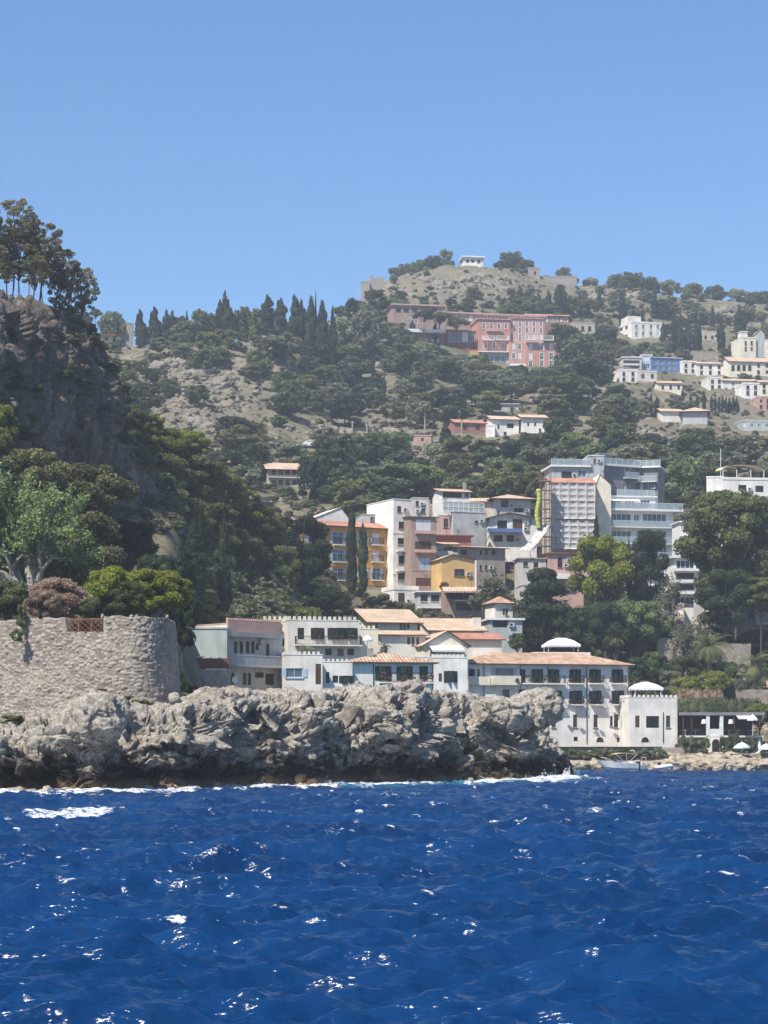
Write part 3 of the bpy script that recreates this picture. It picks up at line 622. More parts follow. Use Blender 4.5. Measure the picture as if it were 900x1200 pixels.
class B:
    """one building; front facade runs from pixel xl to xr, turned by th degrees (positive: the far end is on the right)"""
    def __init__(s, name, label, cat, xl, xr, yb, yt, Y, th=12, d=9, drop=4, wall='plaster_white', group=None, top=True):
        s.th = R(th); s.Y = Y; A = P(xl, yb, Y); s.A = A
        c_, s_ = math.cos(s.th), math.sin(s.th); K = (xr-CX)/F
        s.w = (K*A.y-A.x)/(c_-K*s_); s.z0 = A.z; s.h = zat(yt, Y)-A.z; s.d = d; s.drop = drop; s.wall = wall; s.top = top
        s.u = Vector((c_, s_, 0)); s.v = Vector((-s_, c_, 0))
        s.root = empty(name, A, s.th, label, cat, group); s.op = {'f': [], 'l': [], 'r': []}; s.nw = 0
    def fp(s, px, py, side='f', off=0.):
        """pixel -> (along, z) on a facade plane"""
        dr = Vector(((px-CX)/F, 1, (HY-py)/F)); n = {'f': -s.v, 'l': -s.u, 'r': s.u}[side]; o = s.A+n*off+(s.u*s.w if side == 'r' else Vector())
        t_ = (o-CAMV).dot(n)/dr.dot(n); p = CAMV+dr*t_-s.A
        return (p.dot(s.u) if side == 'f' else p.dot(s.v)), p.z
    def win(s, px, py, wpx, hpx, style='dark', side='f', label=None, far=False):
        """px,py = centre of the window in the picture"""
        r9 = random.Random(int(px*7+py*13)).random()
        if style in ('dark', 'trim', 'french') and side == 'f' and r9 < .16: style = 'shutbrown' if style == 'dark' else 'shutgreen' if style == 'french' else 'shutwhite'
        elif style == 'modern' and r9 < .2 and wpx < 10: style = 'shutwhite'
        u0, z0 = s.fp(px-wpx/2, py+hpx/2, side); u1, z1 = s.fp(px+wpx/2, py-hpx/2, side)
        if u0 > u1: u0, u1 = u1, u0
        lim = s.w if side == 'f' else s.d
        uc = (u0+u1)/2; w_ = min(u1-u0, 6); w_ = round(max(w_, .3)*5)/5; h_ = round(max(z1-z0, .3)*5)/5; zc = (z0+z1)/2
        uc = min(max(uc, w_/2+.12), lim-w_/2-.12); z_ = zc-h_/2
        if z_+h_ > s.h-.1: z_ = s.h-.1-h_
        if w_ > lim-.3: return
        for (a0, a1, b0, b1) in s.op[side]:
            if uc+w_/2 > a0 and uc-w_/2 < a1 and z_+h_ > b0 and z_ < b1: return
        if style != 'arch': s.op[side].append((uc-w_/2, uc+w_/2, z_, z_+h_))
        fm_, pm = win_meshes(style, w_, h_)
        loc, rz = {'f': ((uc, 0, z_), 0), 'l': ((0, uc, z_), -math.pi/2), 'r': ((s.w, uc, z_), math.pi/2)}[side]
        nm = 'door' if False else 'window'
        if far and pm is not None and style != 'arch':
            key = ('far', style, w_, h_)
            if key not in WCACHE:
                me = fm_.copy(); import bmesh
                bm = bmesh.new(); bm.from_mesh(fm_); n0 = len(bm.faces); bm.from_mesh(pm)
                for i, f_ in enumerate(bm.faces):
                    if i >= n0: f_.material_index = 2
                me = D.meshes.new('window'); bm.to_mesh(me); bm.free()
                for q_ in list(fm_.materials)+[pm.materials[0]]: me.materials.append(q_)
                WCACHE[key] = me
            fm_ = WCACHE[key]; pm = None
        o = link(nm, fm_, s.root, loc, rz)
        if label: o['label'] = label
        if pm is not None: link('pane', pm, o)
        return uc, z_, w_, h_
    def grid(s, xs, ys, wpx, hpx, style='dark', side='f', far=True, skip=()):
        for j, y in enumerate(ys):
            for i, x in enumerate(xs):
                if (i, j) not in skip: s.win(x, y, wpx, hpx, style, side, far=far)
    def balcony(s, px0, px1, py, depth=.9, hpx=None, rail='iron', slab='plaster_white', side='f', railh=1.0, kind='bars'):
        u0, z = s.fp(px0, py, side); u1, _ = s.fp(px1, py, side)
        if u0 > u1: u0, u1 = u1, u0
        if side == 'f': loc, rz = (u0, 0, z), 0
        elif side == 'l': loc, rz = (0, u1, z), -math.pi/2
        else: loc, rz = (s.w, u0, z), math.pi/2
        L = u1-u0; b = MB(); b.box(0, L, -depth, 0.02, -.16, 0)
        if kind == 'solid': b.m = 1; b.box(0, L, -depth-.004, -depth+.1, 0.001, railh); b.box(0, .1, -depth+.1, -.002, 0.001, railh); b.box(L-.1, L, -depth+.1, -.002, .001, railh)
        o = b.obj('balcony', [slab, rail], s.root, loc=loc, rotz=rz)
        if kind == 'bars':
            r_ = MB(); rail_mb(r_, .04, L-.04, -depth+.04, 0, railh)
            for x in (.04, L-.04):
                for k in range(1, max(2, int(depth/.2))): y = -depth+.04+k*.2; r_.box(x-.015, x+.015, y-.015, y+.015, 0, railh) if y < 0 else None
                r_.box(x-.03, x+.03, -depth+.07, -.01, railh, railh+.06)
            r_.obj('railing', rail, o)
        elif kind == 'glass':
            r_ = MB(); r_.box(.03, L-.03, -depth+.03, -depth+.05, .05, railh); r_.m = 1; r_.box(.03, L-.03, -depth+.02, -depth+.07, railh, railh+.05)
            n = max(1, int(L/1.6))
            for k in range(n+1): x = .03+(L-.1)*k/n; r_.box(x, x+.05, -depth+.055, -depth+.09, 0, railh)
            r_.obj('railing', ['rail_glass', 'paint_white'], o)
        return o
    def box(s, name, x0, x1, y0, y1, z0, z1, mat, label=None, parent=None):
        b = MB(); b.box(x0, x1, y0, y1, z0, z1); o = b.obj(name, mat, parent or s.root)
        if label: o['label'] = label
        return o
    def pbox(s, name, px0, px1, pyb, pyt, mat, off=.05, thick=None, label=None, back=0.):
        """box on the front facade given by pixels, standing out by off"""
        u0, z0 = s.fp(px0, pyb, 'f', off); u1, z1 = s.fp(px1, pyt, 'f', off)
        return s.box(name, u0, u1, -off, back-.003, z0, z1, mat, label)
    def pipe(s, px, z0=0, z1=None):
        u, _ = s.fp(px, 800); b = MB(); b.tube([(u, -.08, z0), (u, -.08, z1 or s.h-.1)], .05, 6); b.obj('drainpipe', 'iron', s.root)
    def hip(s, rise, over=.5, mat='terracotta', ridge=None, th=.14):
        b = MB(); o = over; w, d, h = s.w, s.d, s.h
        c = [(-o, -o), (w+o, -o), (w+o, d+o), (-o, d+o)]
        if w >= d: r0 = (d/2*(ridge if ridge is not None else 1), d/2); r1 = (w-d/2*(ridge if ridge is not None else 1), d/2)
        else: r0 = (w/2, w/2); r1 = (w/2, d-w/2)
        z0, z1 = h+.005, h+th; zt = h+th+rise
        if w >= d: quads = [[c[0], c[1], r1, r0], [c[1], c[2], r1], [c[2], c[3], r0, r1], [c[3], c[0], r0]]
        else: quads = [[c[0], c[1], r0], [c[1], c[2], r1, r0], [c[2], c[3], r1], [c[3], c[0], r0, r1]]
        for q in quads:
            b.poly([(x, y, zt if (x, y) in (r0, r1) else z1) for x, y in q])
        b.m = 1
        for i in range(4):
            a0, a1 = c[i], c[(i+1) % 4]; b.poly([(a0[0], a0[1], z0), (a1[0], a1[1], z0), (a1[0], a1[1], z1), (a0[0], a0[1], z1)])
        b.poly([(x, y, z0) for x, y in c], True)
        return b.obj('roof', [mat, 'wood_brown'], s.root)
    def gable(s, rise, over=.4, mat='terracotta', axis='x', th=.14, wallfill=True, asym=.5):
        """axis x: ridge runs along the front; axis y: gable end faces the front"""
        b = MB(); o = over; w, d, h = s.w, s.d, s.h; z0 = h+.005
        def slab(p):
            b.m = 0; b.poly([(x, y, z+th) for x, y, z in p]); b.m = 1; b.poly([(x, y, z) for x, y, z in p], True)
            for i in range(4): a0, a1 = p[i], p[(i+1) % 4]; b.poly([a0, a1, (a1[0], a1[1], a1[2]+th), (a0[0], a0[1], a0[2]+th)])
        if axis == 'x':
            m_ = d*asym; sl = rise/m_
            slab([(-o, -o, z0-o*sl+.0), (w+o, -o, z0-o*sl), (w+o, m_, z0+rise), (-o, m_, z0+rise)])
            sl2 = rise/(d-m_); slab([(w+o, d+o, z0-o*sl2), (-o, d+o, z0-o*sl2), (-o, m_+.002, z0+rise), (w+o, m_+.002, z0+rise)])
            b.m = 2
            for x in (0.003, w-.003): b.poly([(x, 0, h), (x, d, h), (x, m_, h+rise)])
        else:
            m_ = w*asym; sl = rise/m_; sl2 = rise/(w-m_)
            slab([(-o, d+o, z0-o*sl), (-o, -o, z0-o*sl), (m_, -o, z0+rise), (m_, d+o, z0+rise)])
            slab([(w+o, -o, z0-o*sl2), (w+o, d+o, z0-o*sl2), (m_+.002, d+o, z0+rise), (m_+.002, -o, z0+rise)])
            b.m = 2
            for y in (0.003, d-.003): b.poly([(0, y, h), (w, y, h), (m_, y, h+rise)])
        return b.obj('roof', [mat, 'wood_brown', s.wall], s.root)
    def flat(s, ph=.5, mat=None, over=.08, slabt=.18):
        b = MB(); mat = mat or s.wall; w, d, h = s.w, s.d, s.h; o = over; t_ = .22
        b.box(-o, w+o, -o, t_, h+.004, h+ph); b.box(-o, w+o, d-t_, d+o, h+.004, h+ph); b.box(-o, t_, t_, d-t_, h+.004, h+ph); b.box(w-t_, w+o, t_, d-t_, h+.004, h+ph)
        return b.obj('parapet', mat, s.root)
    def slab(s, over=.8, t_=.25, mat='paint_white', rise=0):
        b = MB(); b.box(-over, s.w+over, -over, s.d+over, s.h+.004, s.h+t_); return b.obj('roof', mat, s.root)
    def crenel(s, mw=.32, gap=.30, mh=.38, ph=.12, mat=None, sides='fl'):
        b = MB(); h = s.h+.004; t_ = .3; w, d = s.w, s.d
        b.box(-.04, w+.04, -.04, t_, h, h+ph); b.box(-.04, w+.04, d-t_, d+.04, h, h+ph); b.box(-.04, t_, t_, d-t_, h, h+ph); b.box(w-t_, w+.04, t_, d-t_, h, h+ph)
        x = 0
        while x+mw <= w+.02: b.box(x-.02, x+mw-.02, -.03, t_-.02, h+ph+.001, h+ph+mh); x += mw+gap
        if 'l' in sides:
            y = mw+gap
            while y+mw <= d: b.box(-.03, t_-.02, y, y+mw, h+ph+.001, h+ph+mh); y += mw+gap
        if 'r' in sides:
            y = mw+gap
            while y+mw <= d: b.box(w-t_+.02, w+.03, y, y+mw, h+ph+.001, h+ph+mh); y += mw+gap
        return b.obj('battlement', mat or s.wall, s.root)
    def band(s, py, mat='plaster_cream', hh=.14, off=.06):
        _, z = s.fp(CX, py); 
        u, z = s.fp((s.A.x/s.A.y*F+CX), py); b = MB(); b.box(-off, s.w+off, -off, -.003, z, z+hh); b.obj('string_course', mat, s.root)
    def done(s):
        b = MB(); w, d, h, dr = s.w, s.d, s.h, -s.drop
        def face(side, L):
            us = sorted({0., L, *[round(x, 4) for o in s.op[side] for x in o[:2]]}); zs = sorted({dr, h, *[round(x, 4) for o in s.op[side] for x in o[2:]]})
            T_ = {'f': lambda u, z, y: (u, y, z), 'l': lambda u, z, y: (y, u, z), 'r': lambda u, z, y: (w-y, u, z)}[side]
            fl = side != 'f'
            for i in range(len(us)-1):
                for j in range(len(zs)-1):
                    a, c, e, g = us[i], us[i+1], zs[j], zs[j+1]; mu, mz = (a+c)/2, (e+g)/2
                    if any(o[0] < mu < o[1] and o[2] < mz < o[3] for o in s.op[side]): continue
                    b.poly([T_(a, e, 0), T_(c, e, 0), T_(c, g, 0), T_(a, g, 0)], side == 'l')
            for a, c, e, g in s.op[side]:
                y = .2
                for q in ([(a, e), (c, e)], [(c, e), (c, g)], [(c, g), (a, g)], [(a, g), (a, e)]):
                    (p0, p1) = q; b.poly([T_(p0[0], p0[1], 0), T_(p1[0], p1[1], 0), T_(p1[0], p1[1], y), T_(p0[0], p0[1], y)])
                b.poly([T_(a, e, y), T_(c, e, y), T_(c, g, y), T_(a, g, y)])
        face('f', w); face('l', d); face('r', d)
        b.poly([(w, d, dr), (0, d, dr), (0, d, h), (w, d, h)])
        b.poly([(0, 0, h), (w, 0, h), (w, d, h), (0, d, h)])
        b.obj('wall', s.wall, s.root)
        if 325 < s.Y < 440 and s.top:
            wins = s.op['f'][:]; rnd.shuffle(wins)
            for a, c, e, g in wins[:rnd.choice((1, 2, 2, 3))]:
                x = c+.25 if c+1.1 < w else a-1.05
                if x < .1 or any(o[0]-.05 < x+.8 and x < o[1]+.05 and o[2] < e+.75 and e < o[3] for o in s.op['f']): continue
                q_ = MB(); q_.box(x, x+.8, -.32, -.004, e+.1, e+.7); q_.m = 1; q_.tube([(x+.3, -.33, e+.4), (x+.3, -.325, e+.4)], .22, 8); q_.obj('air_conditioner', ['rubber_grey', 'iron'], s.root)
            if rnd.random() < .6 and h > 3:
                x = rnd.uniform(.2, .8)*w; q_ = MB(); z1 = h+rnd.uniform(2.6, 3.8); q_.tube([(x, d*.5, h), (x, d*.5, z1)], .035, 5)
                for k in range(4): q_.tube([(x-.5+.08*k, d*.5, z1-.12*k), (x+.5-.08*k, d*.5, z1-.12*k)], .02, 4)
                q_.obj('antenna', 'iron', s.root)
        return s

def railing_line(root, name, p0, p1, h=1., mat='iron', step=.18):
    L = (p1-p0).length; b = MB(); rail_mb(b, 0, L, 0, 0, h, step); o = b.obj(name, mat, root); return o

# ---------------------------------------------------------------- the white hotel on the shore
H = B('hotel', 'long white hotel with terracotta hip roof and rows of iron balconies on the shore', 'hotel', 545, 737, 871, 778.5, 300, 14, 10, 3, 'plaster_white')
BAL = []
for x in (612.6, 629.6, 648.7, 674, 697.3, 723.5): H.win(x, 792, 7.0, 16, 'french')
H.win(591, 787.5, 22, 9.5, 'blue', label='wide bay window with pale blue shutters'); H.win(560.7, 788, 4, 9, 'dark'); H.win(549.5, 788, 7, 9, 'green')
for x in (629.6, 651, 674.5, 697.5, 724): H.win(x, 817, 7.4, 16, 'french')
for x in (593, 612): H.win(x, 812, 8, 9, 'dark')
for x in (649, 674, 698, 722): H.win(x, 845, 5.0, 15, 'dark')
H.win(716.5, 845, 2.4, 12, 'dark'); H.win(729, 845, 2.4, 12, 'dark')
for x, y, w_ in ((674.7, 866, 4.6), (724.7, 867, 4)): H.win(x, y, w_, 4.5, 'open')
H.win(703, 866.3, 10, 7, 'arch')
H.balcony(545.5, 573.5, 801.5, .5, slab='plaster_cream', rail='plaster_cream', kind='solid')['label'] = 'plain cream balcony parapet beside the bay'
H.balcony(574.5, 608, 801.5, 1.0, slab='plaster_cream', rail='plaster_cream', kind='solid', railh=1.1)['label'] = 'cream loggia parapet under the bay window'
H.balcony(609.5, 661, 800.6, .8)
for x in (674, 697.5, 723.5): H.balcony(x-7.5, x+9, 800.7, .8)
for x in (651, 674.5, 697.5, 724): H.balcony(x-5.5, x+8.5, 825.4, .7)
for x in (567, 609.5, 642, 687.5, 736): H.pipe(x)
H.hip(1.75, .75, 'terracotta', 1.05); H.band(779.2, 'plaster_white', .12, .1)
H.done()
HW = B('hotel_wing', 'low white wing with battlements and an ornate square grille at the hotel corner', 'hotel', 737.6, 794.5, 870.5, 817.5, 300.6, 10, 8, 3, 'plaster_white')
HW.win(747, 845.5, 5.5, 14, 'dark'); HW.win(783, 845.5, 5, 13, 'dark'); HW.win(764.7, 846, 15, 13.5, 'open', label='square opening with a scrolled iron grille')
g = MB(); u, z = HW.fp(764.7, 846)
for k in range(5):
    g.tube([(u-.85+k*.42, -.03, z-.75), (u-.85+k*.42, -.03, z+.75)], .025, 5)
for rr in (.25, .42): g.tube([(u+rr*math.cos(a*math.pi/8), -.05, z+rr*1.2*math.sin(a*math.pi/8)) for a in range(17)], .035, 5, False)
g.obj('grille', 'iron', HW.root)
HW.win(756, 866.5, 10, 7, 'arch'); HW.pipe(777, 0, 4.2); HW.pipe(794)
HW.crenel(.30, .34, .28, .1); HW.done()

def canopy(name, label, cat, px, Y, ytop, yb, wpx, mat='canvas_white', n=4, group=None, ypost=None, scallop=True, d=None):
    """four-post canopy: hip roof of cloth with hanging valance"""
    W_ = wpx/F*Y; z0 = zat(ypost if ypost else yb+8, Y); e = empty(name, P(px, 0, Y), R(8), label, cat, group); e.location.z = z0
    ze = zat(yb, Y)-z0; zt = zat(ytop, Y)-z0; a = W_/2; dd = (d or W_*.7)/2
    b = MB(); ri = a-dd*.9
    c = [(-a, -dd), (a, -dd), (a, dd), (-a, dd)]; r0, r1 = (-max(ri, .05)*.6, 0), (max(ri, .05)*.6, 0)
    def mid(p, q, k, sag=.93): return (p[0]*(1-k)+q[0]*k, p[1]*(1-k)+q[1]*k)
    for q in ([c[0], c[1], r1, r0], [c[1], c[2], r1], [c[2], c[3], r0, r1], [c[3], c[0], r0]):
        pts_ = [(x, y, zt if (x, y) in (r0, r1) else ze) for x, y in q]
        cen = Vector((0, 0, 0)); 
        # two bands with a slight convex belly
        lo = [p for p in pts_ if p[2] == ze]; hi = [p for p in pts_ if p[2] == zt]
        hh = hi if len(hi) == 2 else [hi[0], hi[0]]
        m0 = [lo[0][i]*.5+hh[1][i]*.5 for i in range(3)]; m1 = [lo[1][i]*.5+hh[0][i]*.5 for i in range(3)]
        for m_ in (m0, m1): m_[2] += (zt-ze)*.14; m_[0] *= 1.05; m_[1] *= 1.05
        b.poly([lo[0], lo[1], m1, m0]); b.poly([m0, m1, hh[0], hh[1]] if len(hi) == 2 else [m0, m1, hi[0]])
    vh = min(.35, (zt-ze)*.5+.12)
    for i in range(4):
        p, q = c[i], c[(i+1) % 4]; n_ = max(4, int((Vector(p)-Vector(q)).length/.5))
        for k in range(n_):
            s0, s1, sm = mid(p, q, k/n_), mid(p, q, (k+1)/n_), mid(p, q, (k+.5)/n_)
            b.poly([(*s0, ze), (*s1, ze), (*s1, ze-vh*.7), (*sm, ze-vh), (*s0, ze-vh*.7)])
    b.obj('canopy', mat, e)
    for x in (-a*.86, a*.86):
        for y in (-dd*.86, dd*.86): p_ = MB(); p_.tube([(x, y, 0), (x, y, ze)], .06, 6); p_.obj('post', 'paint_white', e)
    return e
def parasol(label, px, Y, ytop, yb, wpx, mat, group=None, closed=False, ypole=None, name='parasol'):
    z0 = zat(ypole, Y) if ypole else ground((px-CX)/F*Y, Y); e = empty(name, P(px, 0, Y), 0, label, 'parasol', group); e.location.z = z0
    zt = zat(ytop, Y)-z0; ze = zat(yb, Y)-z0; r = wpx/F*Y/2; b = MB()
    if closed:
        b.tube([(0, 0, ze), (0, 0, ze+(zt-ze)*.2), (0, 0, ze+(zt-ze)*.7), (0, 0, zt)], [.16, .24, .12, .03], 8)
    else:
        n = 8
        for k in range(n):
            a0, a1 = 2*math.pi*k/n, 2*math.pi*(k+1)/n
            c0 = (r*math.cos(a0), r*math.sin(a0), ze); c1 = (r*math.cos(a1), r*math.sin(a1), ze)
            m0 = (c0[0]*.5, c0[1]*.5, ze+(zt-ze)*.62); m1 = (c1[0]*.5, c1[1]*.5, ze+(zt-ze)*.62)
            b.poly([c0, c1, m1, m0]); b.poly([m0, m1, (0, 0, zt)])
            b.poly([c0, c1, (c1[0], c1[1], ze-.18), (c0[0], c0[1], ze-.18)])
    b.obj('canopy', mat, e); p_ = MB(); p_.tube([(0, 0, 0), (0, 0, zt+.1)], .035, 6); p_.obj('pole', 'paint_white', e); return e
q = B('roof_terrace', 'small roof terrace block behind the ridge of the long hotel', 'terrace', 625, 692, 790, 764, 312, 8, 5, 10, 'plaster_white'); q.done()
canopy('pavilion', 'white scalloped canopy on the terrace behind the long hotel roof', 'pavilion', 657.5, 314, 747.5, 756, 41, ypost=764, d=3.4)
canopy('pavilion', 'white hip canopy with four posts on the battlemented wing', 'pavilion', 756, 304.5, 799, 806.5, 36, ypost=817, d=3.6)

# ---------------------------------------------------------------- arcade house and its neighbours at the left
AH = B('arcade_house', 'shabby pink and white house with arched doors and a long balcony above the rocks', 'house', 267, 331, 806, 740, 238, 42, 9, 3, 'plaster_worn')
for x, w_ in ((276, 5.6), (282.5, 5.2), (290, 5.6), (296, 4.6)): AH.win(x, 758, w_, 16, 'arch')
AH.win(301, 757.5, 4.6, 8.5, 'arch'); AH.win(313.5, 762, 4.4, 16, 'arch')
for x, w_ in ((272.5, 4.8), (286.5, 5.6), (292, 5)): AH.win(x, 795, w_, 15, 'arch')
AH.win(304, 791, 10, 7, 'open'); AH.win(316, 796, 10, 13, 'open')
AH.balcony(267.5, 331, 780, 1.5, slab='plaster_worn', rail='paint_white', railh=1.05)
AH.pbox('canopy', 266, 333, 745.5, 743, 'concrete', 1.5, label='thin concrete slab over the balcony')
AH.pbox('fascia', 267, 331, 742.5, 731, 'plaster_rose', .12, label='faded pink band')
AH.pbox('air_conditioner', 305.5, 310.5, 756, 749.5, 'rubber_grey', .35)
u, z = AH.fp(273, 797); b = MB(); b.tube([(u-.1, -.5, z), (u-.1, -.42, z)], .38, 14); b.obj('satellite_dish', 'paint_white', AH.root)
AH.h = zat(731, 238)-AH.z0; AH.crenel(.16, .14, .55, .1, 'plaster_rose', 'f'); AH.done()
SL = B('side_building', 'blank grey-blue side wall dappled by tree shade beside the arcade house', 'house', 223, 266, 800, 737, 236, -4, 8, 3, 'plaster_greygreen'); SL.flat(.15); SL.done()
TW = B('tower_house', 'square cream tower with battlements and green shutters above the rocks', 'house', 334, 378, 806, 767.5, 238, 8, 7, 3, 'plaster_ivory')
TW.win(345, 788.5, 19, 11, 'blue', label='window with half open green shutters'); TW.win(373, 790, 6.5, 25, 'shutbrown', label='tall brown door'); TW.crenel(.26, .24, .28, .1, None, 'fl'); TW.done()
LW = B('garden_house', 'low cream house with battlements and dark openings between tower and tiled house', 'house', 378.5, 413, 805, 776, 243, 5, 8, 3, 'plaster_ivory')
LW.win(384, 794, 5, 13, 'open'); LW.win(393, 796, 5.5, 9, 'open'); LW.win(406, 796, 8, 8, 'green'); LW.crenel(.26, .24, .26, .1, None, 'f'); LW.done()
TH = B('tiled_house', 'low white house with orange hip roof and three dark french windows', 'house', 404, 508, 806, 777, 248, 10, 8, 3, 'plaster_white')
for x in (449, 474, 496.5): TH.win(x, 789, 9.5, 16, 'french')
TH.balcony(444, 507, 799, .5); TH.pipe(437.5); TH.pipe(507); TH.hip(1.25, .55, 'terracotta', 1.3)
u, z = TH.fp(434, 768, 'f', -2.0); TH.box('chimney', u-.3, u+.3, 1.7, 2.4, TH.h+.2, TH.h+1.75, 'stone_grey'); TH.done()
CW = B('courtyard_house', 'plain pale house with battlements between the tiled house and the long hotel', 'house', 509, 547, 808, 771, 268, 6, 8, 3, 'plaster_white')
CW.win(528, 793, 8, 14, 'french'); CW.win(516, 794, 3.2, 10, 'dark'); CW.crenel(.28, .26, .28, .1, None, 'f'); CW.done()
CB_ = B('battlement_wall', 'strip of battlemented terrace wall under the cream gable', 'wall', 486, 548, 790, 770.5, 278, 3, 3, 3, 'plaster_ivory'); CB_.crenel(.28, .26, .3, .1, None, 'f'); CB_.done()
CH_ = B('battlement_house', 'two storey cream house with saw-tooth battlements and a black railed terrace', 'house', 338, 421, 772, 727, 268, 12, 8, 4, 'plaster_ivory')
for x, w_ in ((352.5, 8.5), (372, 8), (391.5, 8.5), (399.5, 5.5), (411, 8)): CH_.win(x, 742.5, w_, 13, 'french')
CH_.balcony(345, 422, 755.5, 1.3, railh=.95)
for x in (411, 399, 385): CH_.win(x, 764, 8, 7, 'dark')
CH_.crenel(.32, .3, .4, .12, None, 'fl'); CH_.done()
CL = B('battlement_house', 'sunlit cream annexe with battlements just behind the pink arcade house', 'house', 297, 337, 770, 727, 272, 6, 7, 4, 'plaster_cream'); CL.win(322, 746, 5, 8, 'dark'); CL.win(328, 764, 9, 10, 'open'); CL.crenel(.32, .3, .4, .12, None, 'fl'); CL.done()
CR_ = B('garden_wall', 'low battlemented cream wall stepping down beside the railed terrace', 'wall', 420.5, 443, 765, 737.5, 274, 10, 2, 3, 'plaster_cream'); CR_.crenel(.3, .28, .36, .1, None, 'f'); CR_.done()
parasol('small white parasol on the terrace beside the railed balcony', 430.5, 269, 744, 749.5, 13, 'canvas_white', ypole=765)
RA = B('roof_house', 'cream house with two stacked terracotta roofs behind the battlements', 'house', 435, 489, 745, 728.5, 308, 14, 9, 5, 'plaster_ivory')
for x in (441, 444, 470, 474, 478.5): RA.win(x, 733.5, 2.6, 6, 'dark')
RA.gable(2.1, .8, 'terracotta_pale', 'x', asym=.8); RA.done()
RB_ = B('roof_house', 'lower cream house whose pale roof tucks under the double roofed one', 'house', 446, 499, 772, 744, 300, 10, 4.5, 4, 'plaster_ivory')
for x in (479, 484, 489.5): RB_.win(x, 751, 3, 8, 'dark')
RB_.gable(.7, .5, 'terracotta_pale', 'x', asym=.9); RB_.done()
RC = B('roof_house', 'house with a broad sagging terracotta roof and small dormer below the terraces', 'house', 505, 568, 748, 739, 318, 8, 11, 6, 'plaster_ivory')
RC.gable(2.2, .5, 'terracotta_pale', 'x', asym=.85); RC.box('dormer', RC.w*.86, RC.w*.86+1.1, 3, 5, RC.h+.3, RC.h+2.1, 'plaster_ivory'); RC.done()
RD = B('roof_house', 'pale house under a thin red roof just behind the cream gable', 'house', 540, 588, 768, 749.5, 312, 6, 7, 5, 'plaster_rose'); RD.wall = 'plaster_ivory'; RD.gable(1.1, .5, 'terracotta_red', 'x', asym=.8); RD.done()
GB = B('gable_house', 'cream gable house with a white awning over its upper terrace', 'house', 497, 549, 785, 756, 297, 12, 9, 5, 'plaster_cream')
GB.gable(1.85, .35, 'terracotta_pale', 'y', asym=.52); GB.win(507, 763, 4.5, 7, 'dark'); GB.win(523, 763, 16, 8, 'shutwhite')
u0, z0 = GB.fp(503, 759); u1, _ = GB.fp(541, 759); b = MB()
for k in range(6):
    a_, c_ = u0+(u1-u0)*k/6, u0+(u1-u0)*(k+1)/6; b.poly([(a_, -1.6, z0-.35), (c_, -1.6, z0-.35), (c_, -.02, z0+.3), (a_, -.02, z0+.3)]); b.poly([(a_, -1.6, z0-.35), (c_, -1.6, z0-.35), (c_, -1.6, z0-.6), (a_, -1.6, z0-.6)])
b.obj('awning', 'canvas_white', GB.root); GB.done()
SH = B('small_house', 'little white cottage with terracotta hip roof beside the dark cedar', 'house', 580, 601, 724, 707.5, 340, 20, 4, 5, 'plaster_white')
SH.win(590.5, 717, 2.4, 8, 'dark'); SH.win(593.8, 717, 2.4, 8, 'dark'); SH.hip(1.1, .4, 'terracotta', 1); SH.done()
SG = B('grey_house', 'grey-green house with a white slab terrace under the little white cottage', 'house', 574, 612, 768, 726.5, 330, 8, 6, 5, 'plaster_greygreen')
SG.win(586, 731, 17, 7, 'open'); SG.win(603, 751, 3.5, 8, 'blue'); SG.win(609, 751, 2.5, 6, 'blue'); SG.slab(.35, .3); SG.done()

# ---------------------------------------------------------------- old town
YB = B('apartment_house', 'ochre yellow apartment block with pale blue shutters and a pink tiled edge', 'apartment block', 352, 456, 716, 613.5, 372, 30, 11, 6, 'plaster_ochre')
for x, ys in ((396, (630.5, 651, 672.5, 693)), (372.5, (667,)), (378.5, (667,))):
    for y in ys: YB.win(x, y, 12 if x > 390 else 5, 13 if x > 390 else 10, 'blue')
for x, y, st in ((440.5, 632, 'shutwhite'), (440.5, 651.5, 'shutwhite'), (441, 672.5, 'blue'), (441, 694, 'blue')): YB.win(x, y, 8, 13, st)
for x in (365, 425): 
    for y in (630, 651, 672, 694): YB.win(x, y, 7, 11, 'blue')
for y in (638, 658, 679.5): YB.balcony(390, 405, y, .7); YB.balcony(435, 448, y, .7)
for y in (641, 661.5, 682, 701): YB.band(y, 'plaster_ochre_pale')
b = MB(); b.box(-.6, YB.w+.6, -.6, 0, YB.h, YB.h+.2); 
YB.gable(.95, .6, 'terracotta_red', 'x', asym=.25); YB.done()
WG = B('white_house', 'sunlit white house with a blank gable behind the yellow block', 'house', 362, 412, 640, 610, 396, 22, 8, 6, 'plaster_white'); WG.gable(2.5, .1, 'plaster_white', 'y', asym=.75); WG.win(404, 602, 2.5, 5, 'dark'); WG.done()
WT = B('tower_block', 'tall narrow white apartment block with a blank cream side wall', 'apartment block', 461, 482, 710, 585, 378, 26, 10.5, 6, 'plaster_white')
for x, y, w_, h_, st in ((468, 596.5, 5, 7, 'dark'), (471, 615.5, 7.5, 8.5, 'dark'), (470.5, 636, 9, 10.5, 'open'), (472.5, 657.5, 11, 12, 'french'), (470.5, 677, 8, 11, 'dark'), (470.5, 700, 8, 13, 'dark')): WT.win(x, y, w_, h_, st)
for y in (645.3, 668.2, 687): WT.balcony(464, 481, y, .9, rail='rubber_grey')
WT.flat(.12); WT.band(625, 'plaster_ivory'); WT.done()
WTB = B('annexe', 'grey lean-to with two tiny windows against the cream side wall', 'house', 425, 447, 640, 603, 384, 12, 6, 5, 'plaster_grey'); WTB.win(435.5, 608.5, 2.6, 5, 'dark'); WTB.win(438.8, 608.5, 2.6, 5, 'dark'); WTB.flat(.12); WTB.done()
